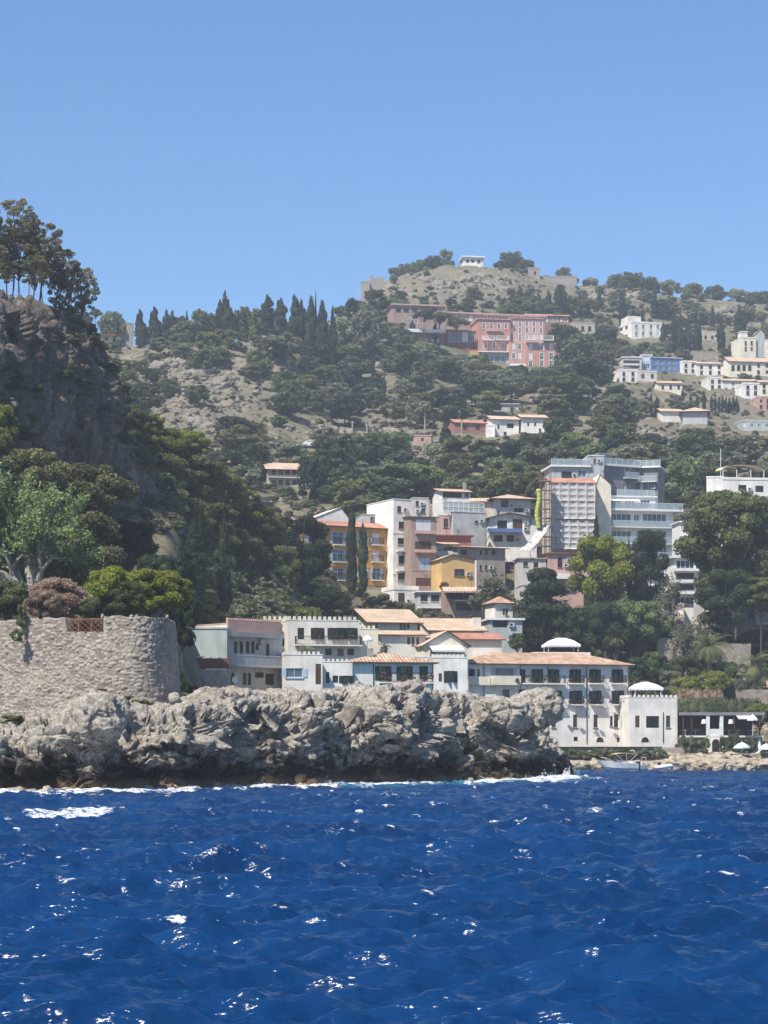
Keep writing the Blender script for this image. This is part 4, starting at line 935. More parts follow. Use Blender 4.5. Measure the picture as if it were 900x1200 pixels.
WTC = B('annexe', 'white base with a small terrace below the tall narrow block', 'house', 462, 490, 716, 691, 371, 20, 6, 6, 'plaster_white'); WTC.win(470.5, 701, 8, 13, 'dark'); WTC.flat(.7); WTC.done()
BR = B('apartment_house', 'narrow brown and pink block with stacked loggias beside the tall white one', 'apartment block', 482, 511, 714, 606, 374, 14, 9, 6, 'plaster_brown')
for x, y, w_, h_, st in ((496, 616, 18, 14, 'shutwhite'), (496, 640, 19, 11, 'shutbrown'), (498, 661, 14, 14, 'shutblue'), (496, 682, 18, 10, 'shutbrown')): BR.win(x, y, w_, h_, st)
for y in (624.5, 646.5): BR.balcony(486, 510, y, .8, slab='plaster_rose', rail='plaster_rose', kind='solid', railh=.35)
BR.band(668.5, 'plaster_rose', .2); BR.gable(.5, .3, 'terracotta_red', 'x', asym=.6); BR.done()
BS = B('rooftop_house', 'small weathered house peeping over the brown and pink block', 'house', 484, 502, 606, 584, 420, 10, 7, 6, 'plaster_worn'); BS.win(489, 590, 4, 6, 'dark'); BS.win(496, 599, 5, 5, 'dark'); BS.flat(.2); BS.done()
TR = B('terrace_house', 'dark glazed veranda with a white frame below the brown block', 'house', 490, 519, 720, 694, 366, 6, 5, 6, 'plaster_grey'); TR.win(497, 702, 9, 11, 'open'); TR.win(510, 702, 10, 10, 'open'); TR.balcony(489, 518, 712, 1, slab='plaster_white', rail='paint_white', railh=.9); TR.slab(.4, .2); TR.done()
OC = B('ochre_house', 'small sunlit ochre house with one wide dark window', 'house', 518, 556, 700, 655, 369, 16, 6, 6, 'plaster_ochre_pale'); OC.win(538.5, 671, 11.5, 8, 'dark'); OC.gable(.7, .3, 'terracotta_pale', 'y', asym=.3); OC.done()
GL = B('long_house', 'long taupe house with a cream end and a thin tiled roof edge', 'house', 536, 592, 690, 641, 380, 24, 8, 6, 'plaster_taupe')
for x, w_ in ((543.5, 7), (563.5, 2.6), (570, 2.6), (578.5, 4.2)): GL.win(x, 647, w_, 5.5, 'dark')
for x in (563.5, 570): GL.win(x, 665, 2.6, 6, 'dark')
GL.gable(.5, .6, 'terracotta_pale', 'x', asym=.5); GL.done()
GC = B('cream_house', 'cream balcony end of the long taupe house', 'house', 511, 536, 690, 638, 382, 8, 6, 6, 'plaster_cream'); GC.win(524.5, 646, 9, 10, 'dark'); GC.win(515.5, 647, 4, 8, 'dark'); GC.balcony(511, 535, 651.5, .8, slab='plaster_ivory', rail='plaster_ivory', kind='solid', railh=.8); GC.gable(.6, .5, 'terracotta_pale', 'x', asym=.6); GC.done()
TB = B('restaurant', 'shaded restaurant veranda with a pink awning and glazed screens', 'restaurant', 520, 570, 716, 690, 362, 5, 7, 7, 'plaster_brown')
for x in (528, 538, 548, 558): TB.win(x, 697, 8, 9, 'open')
TB.win(544, 711, 18, 8, 'open'); TB.win(562, 711, 12, 8, 'open'); TB.balcony(532, 570, 703.5, 1.2, railh=.9); 
b = MB(); b.poly([(-.3, -2, TB.h-.5), (TB.w+.6, -2, TB.h-.5), (TB.w+.6, .3, TB.h+.35), (-.3, .3, TB.h+.35)]); b.poly([(-.3, -2, TB.h-.5), (TB.w+.6, -2, TB.h-.5), (TB.w+.6, -2, TB.h-.75), (-.3, -2, TB.h-.75)]); b.obj('awning', 'terracotta_pale', TB.root)
TB.box('flue', TB.w*.72, TB.w*.72+.25, -.6, -.35, TB.h-1, TB.h+4.6, 'paint_white'); TB.done()
TBB = B('wash_house', 'low stone lean-to between the veranda and the little cottage', 'house', 569, 581, 722, 706, 352, 4, 5, 6, 'stone_pale'); TBB.flat(.15); TBB.done()
GG = B('glasshouse_home', 'grey box house with red brick end and a glazed white roof room', 'house', 531, 569, 640, 600, 393, 20, 8, 6, 'plaster_grey'); GG.win(558.5, 611.5, 4, 3, 'dark'); GG.flat(.15)
b = MB(); w_, d_ = GG.w, GG.d; h0 = GG.h+.1; hh = 2.4
for k in range(9):
    x = -1.8+k*(w_+1.6)/8; b.box(x-.05, x+.05, .2, .3, h0-.3, h0+hh*.7); b.box(x-.05, x+.05, d_-.4, d_-.3, h0-.3, h0+hh*.7); b.box(x-.05, x+.05, .2, d_-.3, h0+hh*.7, h0+hh*.7+.1)
for z in (h0, h0+.8, h0+hh*.7): b.box(-1.8, w_-.2, .18, .28, z, z+.1)
b.m = 1; b.box(-1.75, w_-.25, .24, .27, h0, h0+hh*.7)
b.obj('glass_room', ['paint_white', 'rail_glass'], GG.root); GG.done()
GR = B('brick_end', 'red and white brick end with one dark window under the glazed roof room', 'house', 515, 531, 640, 604, 394, 2, 7, 6, 'plaster_rose'); GR.win(522.5, 613, 5.5, 10, 'dark'); GR.flat(.4, 'plaster_white'); GR.done()
SHD = B('shed', 'long low maroon shed roof below the grey box house', 'shed', 512, 552, 642, 628, 386, 10, 5, 5, 'deck_red'); SHD.slab(.5, .2, 'plaster_maroon'); SHD.done()
VW = B('villa', 'grey villa under a wide overhanging pale tiled roof', 'villa', 580, 622, 622, 585, 415, 12, 9, 6, 'plaster_grey')
VW.win(591.5, 588.5, 9, 8, 'dark'); VW.win(608, 598, 11, 5, 'open'); VW.win(584, 604, 3, 10, 'dark'); VW.hip(1.25, 1.0, 'terracotta_pale', 1.1); VW.done()
VWL = B('villa_wing', 'sunlit wing of the grey villa reaching left under the same wide roof', 'villa', 553, 579.6, 618, 588, 417, -4, 8, 6, 'plaster_beige'); VWL.gable(1.0, .6, 'terracotta_pale', 'x'); VWL.done()
BD = B('blue_house', 'small white house with blue doors and a blue trimmed terrace', 'house', 574, 629, 640, 607, 401, 8, 6, 6, 'plaster_white')
BD.win(588.5, 615, 12, 10, 'open'); BD.win(606.5, 613, 11, 14, 'shutbrown'); BD.win(622, 611, 3, 8, 'shutblue'); BD.win(598, 631, 9, 8, 'open'); BD.win(584, 631, 10, 8, 'open')
BD.pbox('terrace_beam', 572.5, 612, 623.5, 619.5, 'paint_blue', 1.2); BD.gable(.9, .7, 'terracotta_pale', 'y', asym=.4); BD.win(582, 613, 2, 9, 'shutblue'); BD.done()
HT = B('hill_house', 'house with a dark window band under a sagging tiled roof above the glazed room', 'house', 518, 551, 600, 576, 428, 14, 7, 6, 'plaster_white'); HT.win(530, 579, 22, 5, 'open'); HT.win(547, 579.5, 5, 5, 'dark'); HT.gable(1.0, .5, 'terracotta_pale', 'x', asym=.7); HT.box('chimney', HT.w*.92, HT.w*.92+.6, 3, 3.6, HT.h+.3, HT.h+2.2, 'stone_pale'); HT.done()
# building under repair: scaffold, netting
SC = B('wrapped_building', 'tall building hidden behind grey scaffold netting under a red roof', 'building', 646, 698, 650, 566, 384, 6, 9, 7, 'plaster_beige')
SC.gable(1.3, .2, 'terracotta_red', 'x', asym=.5)
for (y0, y1, sg) in ((607.5, 566, 0), (643, 609.5, 1)):
    b = MB(); u0, za = SC.fp(646, y0, 'f', 1.5); u1, zb = SC.fp(697.5, y1, 'f', 1.5); n1, n2 = 60, 44
    g_ = [[None]*(n1+1) for _ in range(n2+1)]
    for j in range(n2+1):
        for i in range(n1+1):
            u = i/n1; v = j/n2; cx_ = abs(math.sin(u*math.pi*5)); cz_ = abs(math.sin(v*math.pi*(6 if sg == 0 else 5)))
            bul_ = -.30*(cx_**.5)*(cz_**.5)*(.6+.6*rnd.random()*.3)+.04*math.sin(i*1.7+j*.9)
            g_[j][i] = len(b.v); b.v.append((u0+(u1-u0)*u+(sg*.25*math.sin(v*3)), -1.5-bul_, za+(zb-za)*v-.12*math.sin(u*math.pi*5)**2*(.5 if j in (0, n2) else 0)))
    for j in range(n2):
        for i in range(n1): b.f.append([g_[j][i], g_[j][i+1], g_[j+1][i+1], g_[j+1][i]]); b.mi.append(0)
    b.obj('netting', 'netting', SC.root, smooth=True)
SC.done()
SB = B('stair_block', 'beige end wall stepping down behind the scaffold netting', 'building', 698.5, 716, 640, 568, 388, 4, 8, 7, 'plaster_cream'); SB.gable(1.8, .1, 'plaster_cream', 'y', asym=.25); SB.done()
e = empty('scaffold', P(634, 640, 380), R(6), 'rusty tube scaffold tower left of the netting', 'scaffold')
ws, hs = 12/F*380, (640-558)/F*380
for i, (x, y) in enumerate(((0, 0), (ws/2, 0), (ws, 0), (0, 1.4), (ws/2, 1.4), (ws, 1.4))): b = MB(); b.tube([(x, y, -5), (x, y, hs+.6)], .06, 5); b.obj('upright', 'wood_rust', e)
for k in range(8):
    z = hs*k/7.5; b = MB(); b.box(-.2, ws+.1, -.1, 1.5, z, z+.1); b.obj('platform', 'stone_grey', e)
    b = MB(); b.tube([(0, -.12, z+1), (ws, -.12, z+1)], .03, 5); b.tube([(0, -.12, z+.1), (ws*(.5 if k % 2 else 1), -.12, z+1.4)], .03, 5); b.obj('brace', 'iron', e)
# rubble chute and white sheet
b = MB(); pts_ = []
for k in range(30):
    y = 573+k*1.6; x = 630.5+math.sin(k*.25)*1.3; pts_.append(P(x, y, 378))
b.tube([p-Vector(pts_[0]) for p in pts_], [.42 if k % 3 else .34 for k in range(30)], 10); o = b.obj('rubble_chute', 'plastic_yellow', smooth=True, loc=pts_[0]); tag(o, 'bright yellow rubble chute hanging beside the scaffold', 'chute')
b = MB(); n = 14; g_ = []
top_ = [P(632, 616, 379), P(646, 614, 380)]; bot_ = [P(609, 645, 372), P(621, 646, 371)]
for j in range(n+1):
    r_ = []
    for i in range(9):
        a_ = top_[0].lerp(top_[1], i/8); c_ = bot_[0].lerp(bot_[1], i/8); p = a_.lerp(c_, j/n); p.z += .22*math.sin(i*2.1+j*.6)-.5*math.sin(math.pi*j/n); r_.append(len(b.v)); b.v.append(tuple(p-bot_[0]))
    g_.append(r_)
for j in range(n):
    for i in range(8): b.f.append([g_[j][i], g_[j][i+1], g_[j+1][i+1], g_[j+1][i]]); b.mi.append(0)
o = b.obj('tarpaulin', 'netting', smooth=True, loc=bot_[0]); sm = o.modifiers.new('thick', 'SOLIDIFY'); sm.thickness = .05; tag(o, 'white tarpaulin slung down the slope below the yellow chute', 'tarpaulin')
RH = B('red_house', 'small red-pink house with two dark openings below the netting', 'house', 642, 684, 690, 649, 372, 8, 6, 6, 'plaster_rose'); RH.win(656.3, 659, 6, 13, 'dark'); RH.win(676, 656, 9, 7, 'dark'); RH.slab(.4, .2, 'plaster_maroon')
RH.pbox('porch_roof', 641, 668, 678, 672, 'paint_white', 1.2); RH.done()
UW = B('lower_house', 'white house with tiny windows half hidden left of the lime tree', 'house', 612, 636, 712, 686, 350, 6, 6, 5, 'plaster_worn'); UW.win(619, 690, 4, 7, 'dark'); UW.win(632, 690, 4, 6, 'dark'); UW.flat(.2); UW.done()
TP = B('terrace_house', 'crumbling pink terrace house under the white tarpaulin', 'house', 608, 640, 680, 655, 372, 5, 5, 6, 'plaster_worn'); TP.win(616, 661, 6, 6, 'dark'); TP.win(628, 662, 5, 6, 'dark'); TP.slab(.3, .2, 'stone_pale'); TP.done()
# modern grey hotel above, modern white flats
MG = B('modern_hotel', 'dark grey modern hotel with a curved glass railed roof terrace', 'hotel', 709, 745, 600, 546, 420, 26, 12, 6, 'plaster_slate')
for y in (553, 572): 
    for x in (732, 738): MG.win(x, y, 3, 8, 'modern')
MG.balcony(730, 746, 560, 1, kind='glass', slab='paint_white'); MG.slab(.7, .3)
o = MB(); L = MG.w; rail_mb(o, -.6, L+.6, -.6, MG.h+.3, MG.h+1.4, 1.2, .03); o.m = 1; o.box(-.6, L+.6, -.62, -.6, MG.h+.4, MG.h+1.3); o.obj('railing', ['paint_white', 'rail_glass'], MG.root)
b = MB(); b.box(.5, 4.6, 3, 7, MG.h+2.6, MG.h+2.85); 
for x in (.7, 4.3): b.box(x, x+.15, 3.1, 3.25, MG.h+.3, MG.h+2.6)
b.box(1.4, 3.8, 3.6, 6, MG.h+.3, MG.h+2.598); b.obj('rooftop_bar', 'plaster_slate', MG.root); MG.done()
MG2 = B('modern_hotel', 'right flank of the dark grey hotel with a lower balcony and awning', 'hotel', 745, 771, 600, 549, 424, -16, 8, 6, 'plaster_slate'); 
for x in (752, 760): MG2.win(x, 570, 4, 7, 'modern')
MG2.balcony(745, 770, 565, 1, kind='glass', slab='paint_white'); MG2.slab(.6, .3); o = MB(); rail_mb(o, -.5, MG2.w+.5, -.5, MG2.h+.3, MG2.h+1.4, 1.2, .03); o.m = 1; o.box(-.5, MG2.w+.5, -.52, -.5, MG2.h+.4, MG2.h+1.3); o.obj('railing', ['paint_white', 'rail_glass'], MG2.root); MG2.done()
ML = B('modern_hotel', 'low left wing of the grey hotel with a long glass railed roof', 'hotel', 648, 689, 590, 547, 416, 8, 8, 6, 'plaster_grey'); ML.win(664, 557, 12, 9, 'open'); ML.win(682, 555, 10, 9, 'modern'); ML.slab(.5, .35); o = MB(); rail_mb(o, -.4, ML.w+.4, -.4, ML.h+.35, ML.h+1.4, 1.1, .03); o.m = 1; o.box(-.4, ML.w+.4, -.43, -.41, ML.h+.4, ML.h+1.35); o.obj('railing', ['paint_white', 'rail_glass'], ML.root); ML.done()
MS = B('stair_tower', 'pale grey stair box between the two wings of the grey hotel', 'building', 689, 708, 590, 534.5, 417, 4, 6, 6, 'plaster_grey'); MS.win(697, 540, 1.8, 5, 'dark'); MS.slab(.1, .15); MS.done()
MW = B('modern_flats', 'white modern terraced flats with long glazed balconies', 'apartment block', 704, 789, 665, 598.5, 390, 12, 10, 8, 'plaster_white')
for y in (608, 628): 
    for x in (725.5, 767): MW.win(x, y, 28, 11, 'modern')
    MW.win(746, y, 6, 11, 'modern')
for x in (715, 735, 755, 775): MW.win(x, 645, 13, 9, 'modern')
for y in (617.5, 636.5, 654): MW.balcony(702.5, 789, y, 1.8, kind='glass', slab='paint_white', rail='paint_white')
MW.slab(1.4, .35); o = MB(); L = MW.w; rail_mb(o, -1.3, L+1.3, -1.3, MW.h+.35, MW.h+1.4, 1.5, .03); o.m = 1; o.box(-1.3, L+1.3, -1.33, -1.31, MW.h+.4, MW.h+1.35); o.obj('railing', ['paint_white', 'rail_glass'], MW.root); MW.done()
MP = B('penthouse', 'white set-back penthouse with awnings on top of the modern flats', 'apartment', 711, 768, 604, 582, 394.5, 10, 7, 4, 'plaster_white')
for x in (722, 738, 756): MP.win(x, 591, 12, 10, 'modern')
MP.slab(.3, .2); b = MB(); u0, z = MP.fp(713, 586); u1, _ = MP.fp(748, 586); b.poly([(u0, -1.6, z-.3), (u1, -1.6, z-.3), (u1, -.01, z+.25), (u0, -.01, z+.25)]); b.obj('awning', 'canvas_white', MP.root)
o = MB(); rail_mb(o, 2, MP.w, .3, MP.h+.2, MP.h+1.3, 1.2, .03); o.m = 1; o.box(2, MP.w, .27, .29, MP.h+.3, MP.h+1.25); o.obj('railing', ['paint_white', 'rail_glass'], MP.root); MP.done()
BS1 = B('balcony_tower', 'slim stack of white balconies between the modern flats and the giant pine', 'apartment block', 790, 818, 712, 654, 372, 5, 8, 8, 'plaster_white')
BS1.win(803, 661.5, 21, 9, 'modern'); BS1.win(803, 675, 20, 7, 'open'); BS1.win(803, 688, 20, 7, 'open'); BS1.win(803, 704, 22, 8, 'modern')
for y in (668.5, 682, 695.5): BS1.balcony(788.5, 818, y, 1.1, kind='solid', railh=.3, slab='paint_white', rail='paint_white')
BS1.slab(.6, .3); BS1.done()
BS2 = B('rooftop_flat', 'small white rooftop flat above the slim balcony stack', 'apartment', 797, 813, 660, 612, 381, 6, 6, 6, 'plaster_white'); BS2.win(805, 619, 8, 9, 'modern'); BS2.win(804, 644, 12, 7, 'open'); BS2.balcony(796, 812, 627.5, .8, kind='solid', railh=.6, slab='paint_white', rail='paint_white'); BS2.balcony(793, 812, 640, 1, kind='solid', railh=.3, slab='paint_white', rail='paint_white'); BS2.slab(.3, .2); BS2.done()
TV = B('terrace_villa', 'white roof terrace building with an arched tan canopy above the giant pine', 'villa', 847, 905, 620, 562, 425, 8, 10, 8, 'plaster_white'); TV.flat(.5)
TVL = B('terrace_villa', 'narrow white corner of the terrace building with small windows', 'villa', 828, 846.7, 620, 560, 425.6, -8, 8, 8, 'plaster_white'); TVL.win(837, 578, 2.5, 5, 'dark'); TVL.win(834, 586, 2.5, 5, 'dark'); TVL.flat(.3); TVL.done()
b = MB(); n = 12; za = TV.h+.5; hh = 2.0
for k in range(n):
    a0, a1 = math.pi*k/n, math.pi*(k+1)/n; x0, x1 = 4.2-4.2*math.cos(a0), 4.2-4.2*math.cos(a1); z0_, z1_ = za+1.4+hh*.55*math.sin(a0), za+1.4+hh*.55*math.sin(a1); b.poly([(x0, .3, z0_), (x1, .3, z1_), (x1, 5, z1_+.3), (x0, 5, z0_+.3)])
b.m = 1
for x in (.1, 2.8, 5.6, 8.2): b.box(x, x+.12, .3, .42, TV.h, za+1.5)
b.obj('arched_canopy', ['canvas_tan', 'paint_white'], TV.root); TV.win(870, 572, 10, 7, 'open'); TV.win(890, 573, 10, 7, 'open'); TV.done()
b = MB(); b.tube([(0, 0, 0), (0, 0, 5.6)], .06, 6); o = b.obj('flagpole', 'paint_white', loc=P(844.6, 560, 426)); tag(o, 'thin bare mast beside the tan arched canopy', 'mast')

# ---------------------------------------------------------------- buildings on the hill (their base sits on the slope)
def HB(name, label, cat, xl, xr, yb, yt, th, d, wall, Y=None, drop=8, group=None):
    if Y is None:
        p = hit((xl+xr)/2, yb); Y = p.y if p is not None else 700
    return B(name, label, cat, xl, xr, yb, yt, Y, th, d, drop, wall, group)
q = HB('hill_villa', 'two storey villa with a veranda under a pale roof on the left slope', 'villa', 315, 360, 570, 549, 10, 8, 'plaster_beige')
for x in (321, 329, 337, 345, 353): q.win(x, 553.5, 5, 5.5, 'open', far=True); q.win(x, 565, 4.5, 5.5, 'dark', far=True)
q.gable(1.6, .8, 'terracotta_pale', 'x'); q.balcony(314, 360, 559, 1, railh=.8); q.done()
q = HB('hill_villa', 'sunlit white villa with two tiled roofs in the middle of the slope', 'villa', 577, 608, 512, 491, 12, 8, 'plaster_white'); q.win(584, 500, 3, 5, 'arch'); q.win(598, 499, 8, 5, 'open', far=True); q.win(592, 508, 4, 4, 'dark', far=True); q.gable(1.3, .6, 'terracotta_pale', 'x'); q.done()
q = HB('hill_villa', 'white villa with arches just right of the sunlit double roofed one', 'villa', 612, 640, 510, 489, 8, 8, 'plaster_white'); q.win(619, 497, 3, 5, 'arch'); q.win(627, 497, 3, 5, 'arch'); q.win(633, 504, 3, 4, 'dark', far=True); q.gable(1.2, .6, 'terracotta_pale', 'x'); q.done()
q = HB('terrace_block', 'low white terrace steps left of the sunlit villa', 'house', 570, 580, 512, 499, 0, 5, 'plaster_white'); q.flat(.4); q.done()
q = HB('red_shed', 'long low dusky red building on the middle slope', 'house', 533, 572, 508, 495, 14, 7, 'plaster_red'); q.win(545, 500, 4, 4, 'dark', far=True); q.win(560, 500, 4, 4, 'dark', far=True); q.gable(1.2, .4, 'terracotta_red', 'x'); q.done()
q = HB('ruin', 'tiny pink roofless ruin on the terraces', 'ruin', 486, 505, 521, 511, 5, 4, 'plaster_rose'); q.win(495, 515, 3, 4, 'open', far=True); q.flat(.3); q.done()
q = HB('long_wall', 'flat roofed grey strip building among the trees above the sunlit villa', 'building', 588, 608, 482, 474, 3, 5, 'plaster_grey'); q.slab(.4, .3, 'concrete'); q.done()
q = HB('terrace_bungalow', 'low beige bungalow roof peeping from trees under the dark pines', 'house', 668, 700, 486, 480, 3, 5, 'plaster_beige'); q.slab(.4, .3, 'terracotta_pale'); q.done()
# big pink hotel
def PH(label, xl, xr, yb, yt, Y, th, d, wall='plaster_pink', name='grand_hotel', drop=8): return B(name, label, 'hotel', xl, xr, yb, yt, Y, th, d, drop, wall)
q = PH('faded top storey block at the left end of the pink hillside hotel', 460, 521, 385, 357.5, 742, 10, 12, 'plaster_brown')
q.grid((467, 476, 486, 497, 509), (363,), 6, 5, 'dark'); q.grid((480, 488, 497), (376,), 3, 7, 'trim'); q.slab(.6, .5, 'plaster_rose'); q.done()
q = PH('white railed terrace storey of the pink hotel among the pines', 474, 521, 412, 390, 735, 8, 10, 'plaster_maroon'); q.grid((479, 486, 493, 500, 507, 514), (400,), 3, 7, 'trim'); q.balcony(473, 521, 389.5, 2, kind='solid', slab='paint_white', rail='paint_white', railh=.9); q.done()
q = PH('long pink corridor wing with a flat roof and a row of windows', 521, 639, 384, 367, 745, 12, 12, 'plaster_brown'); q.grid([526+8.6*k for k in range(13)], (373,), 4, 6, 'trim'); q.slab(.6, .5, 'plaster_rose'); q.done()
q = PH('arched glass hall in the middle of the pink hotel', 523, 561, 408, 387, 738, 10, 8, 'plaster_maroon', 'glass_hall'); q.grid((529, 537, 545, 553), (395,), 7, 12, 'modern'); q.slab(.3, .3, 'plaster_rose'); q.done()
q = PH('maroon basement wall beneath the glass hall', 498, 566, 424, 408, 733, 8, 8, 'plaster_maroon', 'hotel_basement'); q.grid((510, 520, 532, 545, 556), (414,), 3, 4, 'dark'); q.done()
q = PH('main salmon pink block of the hillside hotel with a rounded bay', 561, 598, 412, 374, 735, 10, 14, 'plaster_pink'); q.grid((567, 576, 585, 593), (382,), 3.4, 6, 'trim'); q.grid((569, 579, 589), (405,), 3.6, 7, 'trim')
for px_, w_ in ((579, 18),):
    q.balcony(px_-w_/2, px_+w_/2, 388, 1.6, kind='solid', slab='plaster_rose', rail='plaster_rose', railh=.7)
q.balcony(565, 579, 398.5, 1.8, slab='paint_white', rail='paint_white', railh=1.2); q.balcony(581, 595, 398.5, 1.8, slab='paint_white', rail='paint_white', railh=1.2); q.slab(.4, .3, 'plaster_rose'); q.done()
q = PH('tall pink block with narrow white framed windows', 598, 637, 415, 373, 738, 8, 12, 'plaster_rose'); q.grid((600, 609.5, 617.5, 626, 634), (379, 387, 395), 2.8, 6.5, 'trim'); q.slab(.4, .3, 'plaster_rose'); q.done()
q = PH('lowest pink block with white arches at the right end of the hillside hotel', 617, 651, 438, 401, 728, 6, 12, 'plaster_pink'); q.grid((622, 635, 646), (406, 417.5, 427), 4, 7.5, 'trim')
q.balcony(615, 630, 399, 1.5, slab='paint_white', rail='paint_white', railh=1.4); q.balcony(634, 648, 399, 1.5, slab='paint_white', rail='paint_white', railh=1.4); q.done()
q = PH('inset pink block with a white garden balcony between the two main blocks', 597, 617, 436, 401, 730, 6, 12, 'plaster_rose'); q.grid((602, 609), (406, 417), 3.4, 7, 'trim'); q.balcony(598, 616, 430, 1.5, kind='solid', slab='paint_white', rail='paint_white', railh=.9); q.done()
q = PH('grey glazed ground floor under the rounded bay', 564, 597, 432, 413, 731, 6, 10, 'plaster_grey'); q.grid((569, 576, 583, 590), (421,), 6, 9, 'modern'); q.slab(1.2, .3, 'plaster_white'); q.done()
q = PH('small orange cube annexe at the foot of the pink hotel', 552, 562, 426, 412, 730, 6, 6, 'plaster_ochre_pale'); q.flat(.3); q.done()
q = PH('back wing with a red tiled roof and white framed windows', 618, 667, 382, 369.5, 762, 8, 9, 'plaster_red'); q.grid([641+5.5*k for k in range(5)], (375,), 3, 5, 'trim'); q.gable(1.3, .5, 'terracotta_red', 'x'); q.done()
q = HB('hill_house', 'small beige house with grey balconies right of the red tiled back wing', 'house', 671, 697, 395, 378, 12, 8, 'plaster_beige', 770); q.grid((683, 691), (385,), 4, 5, 'dark'); q.flat(.4); q.done()
q = HB('white_hotel', 'cream-white four storey hotel standing alone high on the slope', 'hotel', 740, 777, 411, 378, 16, 14, 'plaster_white', 800); q.grid((746, 754, 763, 771), (383, 391, 400), 2.8, 5, 'trim'); q.grid((728, 734), (384, 394), 3, 5, 'open', 'l'); q.flat(.6)
b = MB(); b.box(0, q.w*.4, 3, 10, q.h+.6, q.h+3.0); b.obj('penthouse', 'plaster_ivory', q.root); q.done()
q = HB('blue_hotel', 'long blue painted block with pale blue balconies', 'hotel', 764, 799, 436, 419, 14, 9, 'paint_blue', 735); q.grid((769, 776, 783, 790), (424, 431), 4.5, 4.5, 'modern'); q.slab(.3, .3, 'paint_blue_pale'); q.done()
q = HB('blue_hotel', 'pale blue and white end of the long blue block', 'hotel', 752, 764, 436, 416.5, 4, 8, 'paint_blue_pale', 736); q.grid((758,), (421, 429), 7, 5, 'modern'); q.slab(.2, .3); q.done()
q = HB('parking_deck', 'open white parking deck with dark bays left of the blue block', 'car park', 729, 752, 434, 419, 4, 8, 'plaster_worn', 733); q.grid((740,), (424, 430), 19, 3, 'open'); q.slab(.3, .3); q.done()
for args in [('white terraced house below the parking deck', 726, 747, 448, 434, 'plaster_white', 12), ('small white and rose house right below the blue block', 748, 770, 447, 436, 'plaster_worn', 4), ('low cream house with one dark window above the cypress row', 772, 800, 460, 449, 'plaster_cream', 5),
             ('white cube house above the arcaded lane', 800, 816, 439, 424, 'plaster_white', 14), ('white house with arched terrace beside the cube house', 817, 848, 441, 426, 'plaster_white', 8),
             ('white villa with long windows in the upper village', 831, 847, 456, 443, 'plaster_white', 10), ('glazed white villa beside the long windowed one', 847, 888, 458, 446, 'plaster_ivory', 8),
             ('tall white corner house at the right edge of the village', 872, 890, 468, 450, 'plaster_white', 10), ('ochre trimmed house on the right edge beside the corner house', 890, 912, 466, 448, 'plaster_cream', 4),
             ('bright pink house at the right edge of the picture', 888, 912, 482, 466, 'plaster_rose', 6), ('pale green glazed pavilion at the right edge of the slope', 868, 912, 505, 494, 'plaster_greygreen', 4)]:
    lb, x0, x1, yb, yt, wm, th = args
    q = HB('village_house', lb, 'house', x0, x1, yb, yt, th, 8, wm); n = max(1, int((x1-x0)/8)); xs = [x0+(x1-x0)*(k+.5)/n for k in range(n)]
    ys = (yt+4.5,) if yb-yt < 12 else (yt+4, yt+10.5)
    q.grid(xs, ys, 3.4, 4.4, 'modern' if 'glazed' in lb else 'dark')
    (q.gable(1.2, .4, 'terracotta_pale', 'x') if x0 in (772, 847, 890, 817) else q.flat(.5)); q.done()
q = HB('arcaded_house', 'long house with round arches and a pale tiled roof in the village', 'house', 855, 908, 441, 423, 10, 9, 'plaster_cream', 728)
for x in (859, 865.5, 872, 878.5): q.win(x, 431, 4.6, 8, 'arch')
q.grid((889, 899), (428, 436), 3.4, 4.4, 'dark'); q.gable(2.0, .5, 'terracotta_pale', 'x'); q.done()
q = HB('church', 'pale church-like building with a square belfry on the upper right', 'church', 869, 886, 416, 396, 12, 10, 'plaster_cream', 770); q.grid((874, 881), (402, 409), 2.6, 4.5, 'dark'); b = MB(); b.box(.5, 3, 2, 5, q.h, q.h+2.5); b.box(.3, 3.2, 1.8, 5.2, q.h+2.5, q.h+2.8); b.obj('belfry', 'plaster_ivory', q.root); q.flat(.4); q.done()
q = HB('church', 'grey-white apse house beside the square belfry', 'house', 886, 896, 416, 391, 4, 8, 'plaster_grey', 772); q.gable(1.6, .2, 'stone_pale', 'y'); q.done()
q = HB('village_house', 'beige house on the far right behind the apse', 'house', 896, 912, 416, 399, 4, 8, 'plaster_cream', 772); q.grid((902,), (405,), 3, 5, 'dark'); q.flat(.4); q.done()
q = HB('ridge_mansion', 'half hidden beige mansion among cypresses high on the right', 'house', 823, 840, 408, 389, 6, 8, 'plaster_beige', 815); q.grid((827, 835), (395, 402), 3, 4, 'dark'); q.flat(.4); q.done()
q = HB('hip_house', 'lone house with a broad beige roof beside the brown bare patch', 'house', 800, 829, 497, 483, -6, 9, 'plaster_grey'); q.hip(1.6, .9, 'terracotta_pale', 1.1); q.done()
q = HB('hip_house', 'white gable end left of the broad beige roof', 'house', 776, 800, 495, 482, 8, 8, 'plaster_ivory'); q.gable(1.2, .5, 'terracotta_pale', 'x'); q.done()
q = HB('retaining_wall', 'curved tan terrace wall above the village', 'wall', 811, 842, 424, 412, 6, 3, 'stone_pale', 760); q.flat(.3); q.done()
q = HB('terrace_garden', 'low tan terrace wall behind the row of small cypresses', 'wall', 822, 872, 482, 471, 4, 3, 'stone_pale'); q.done()
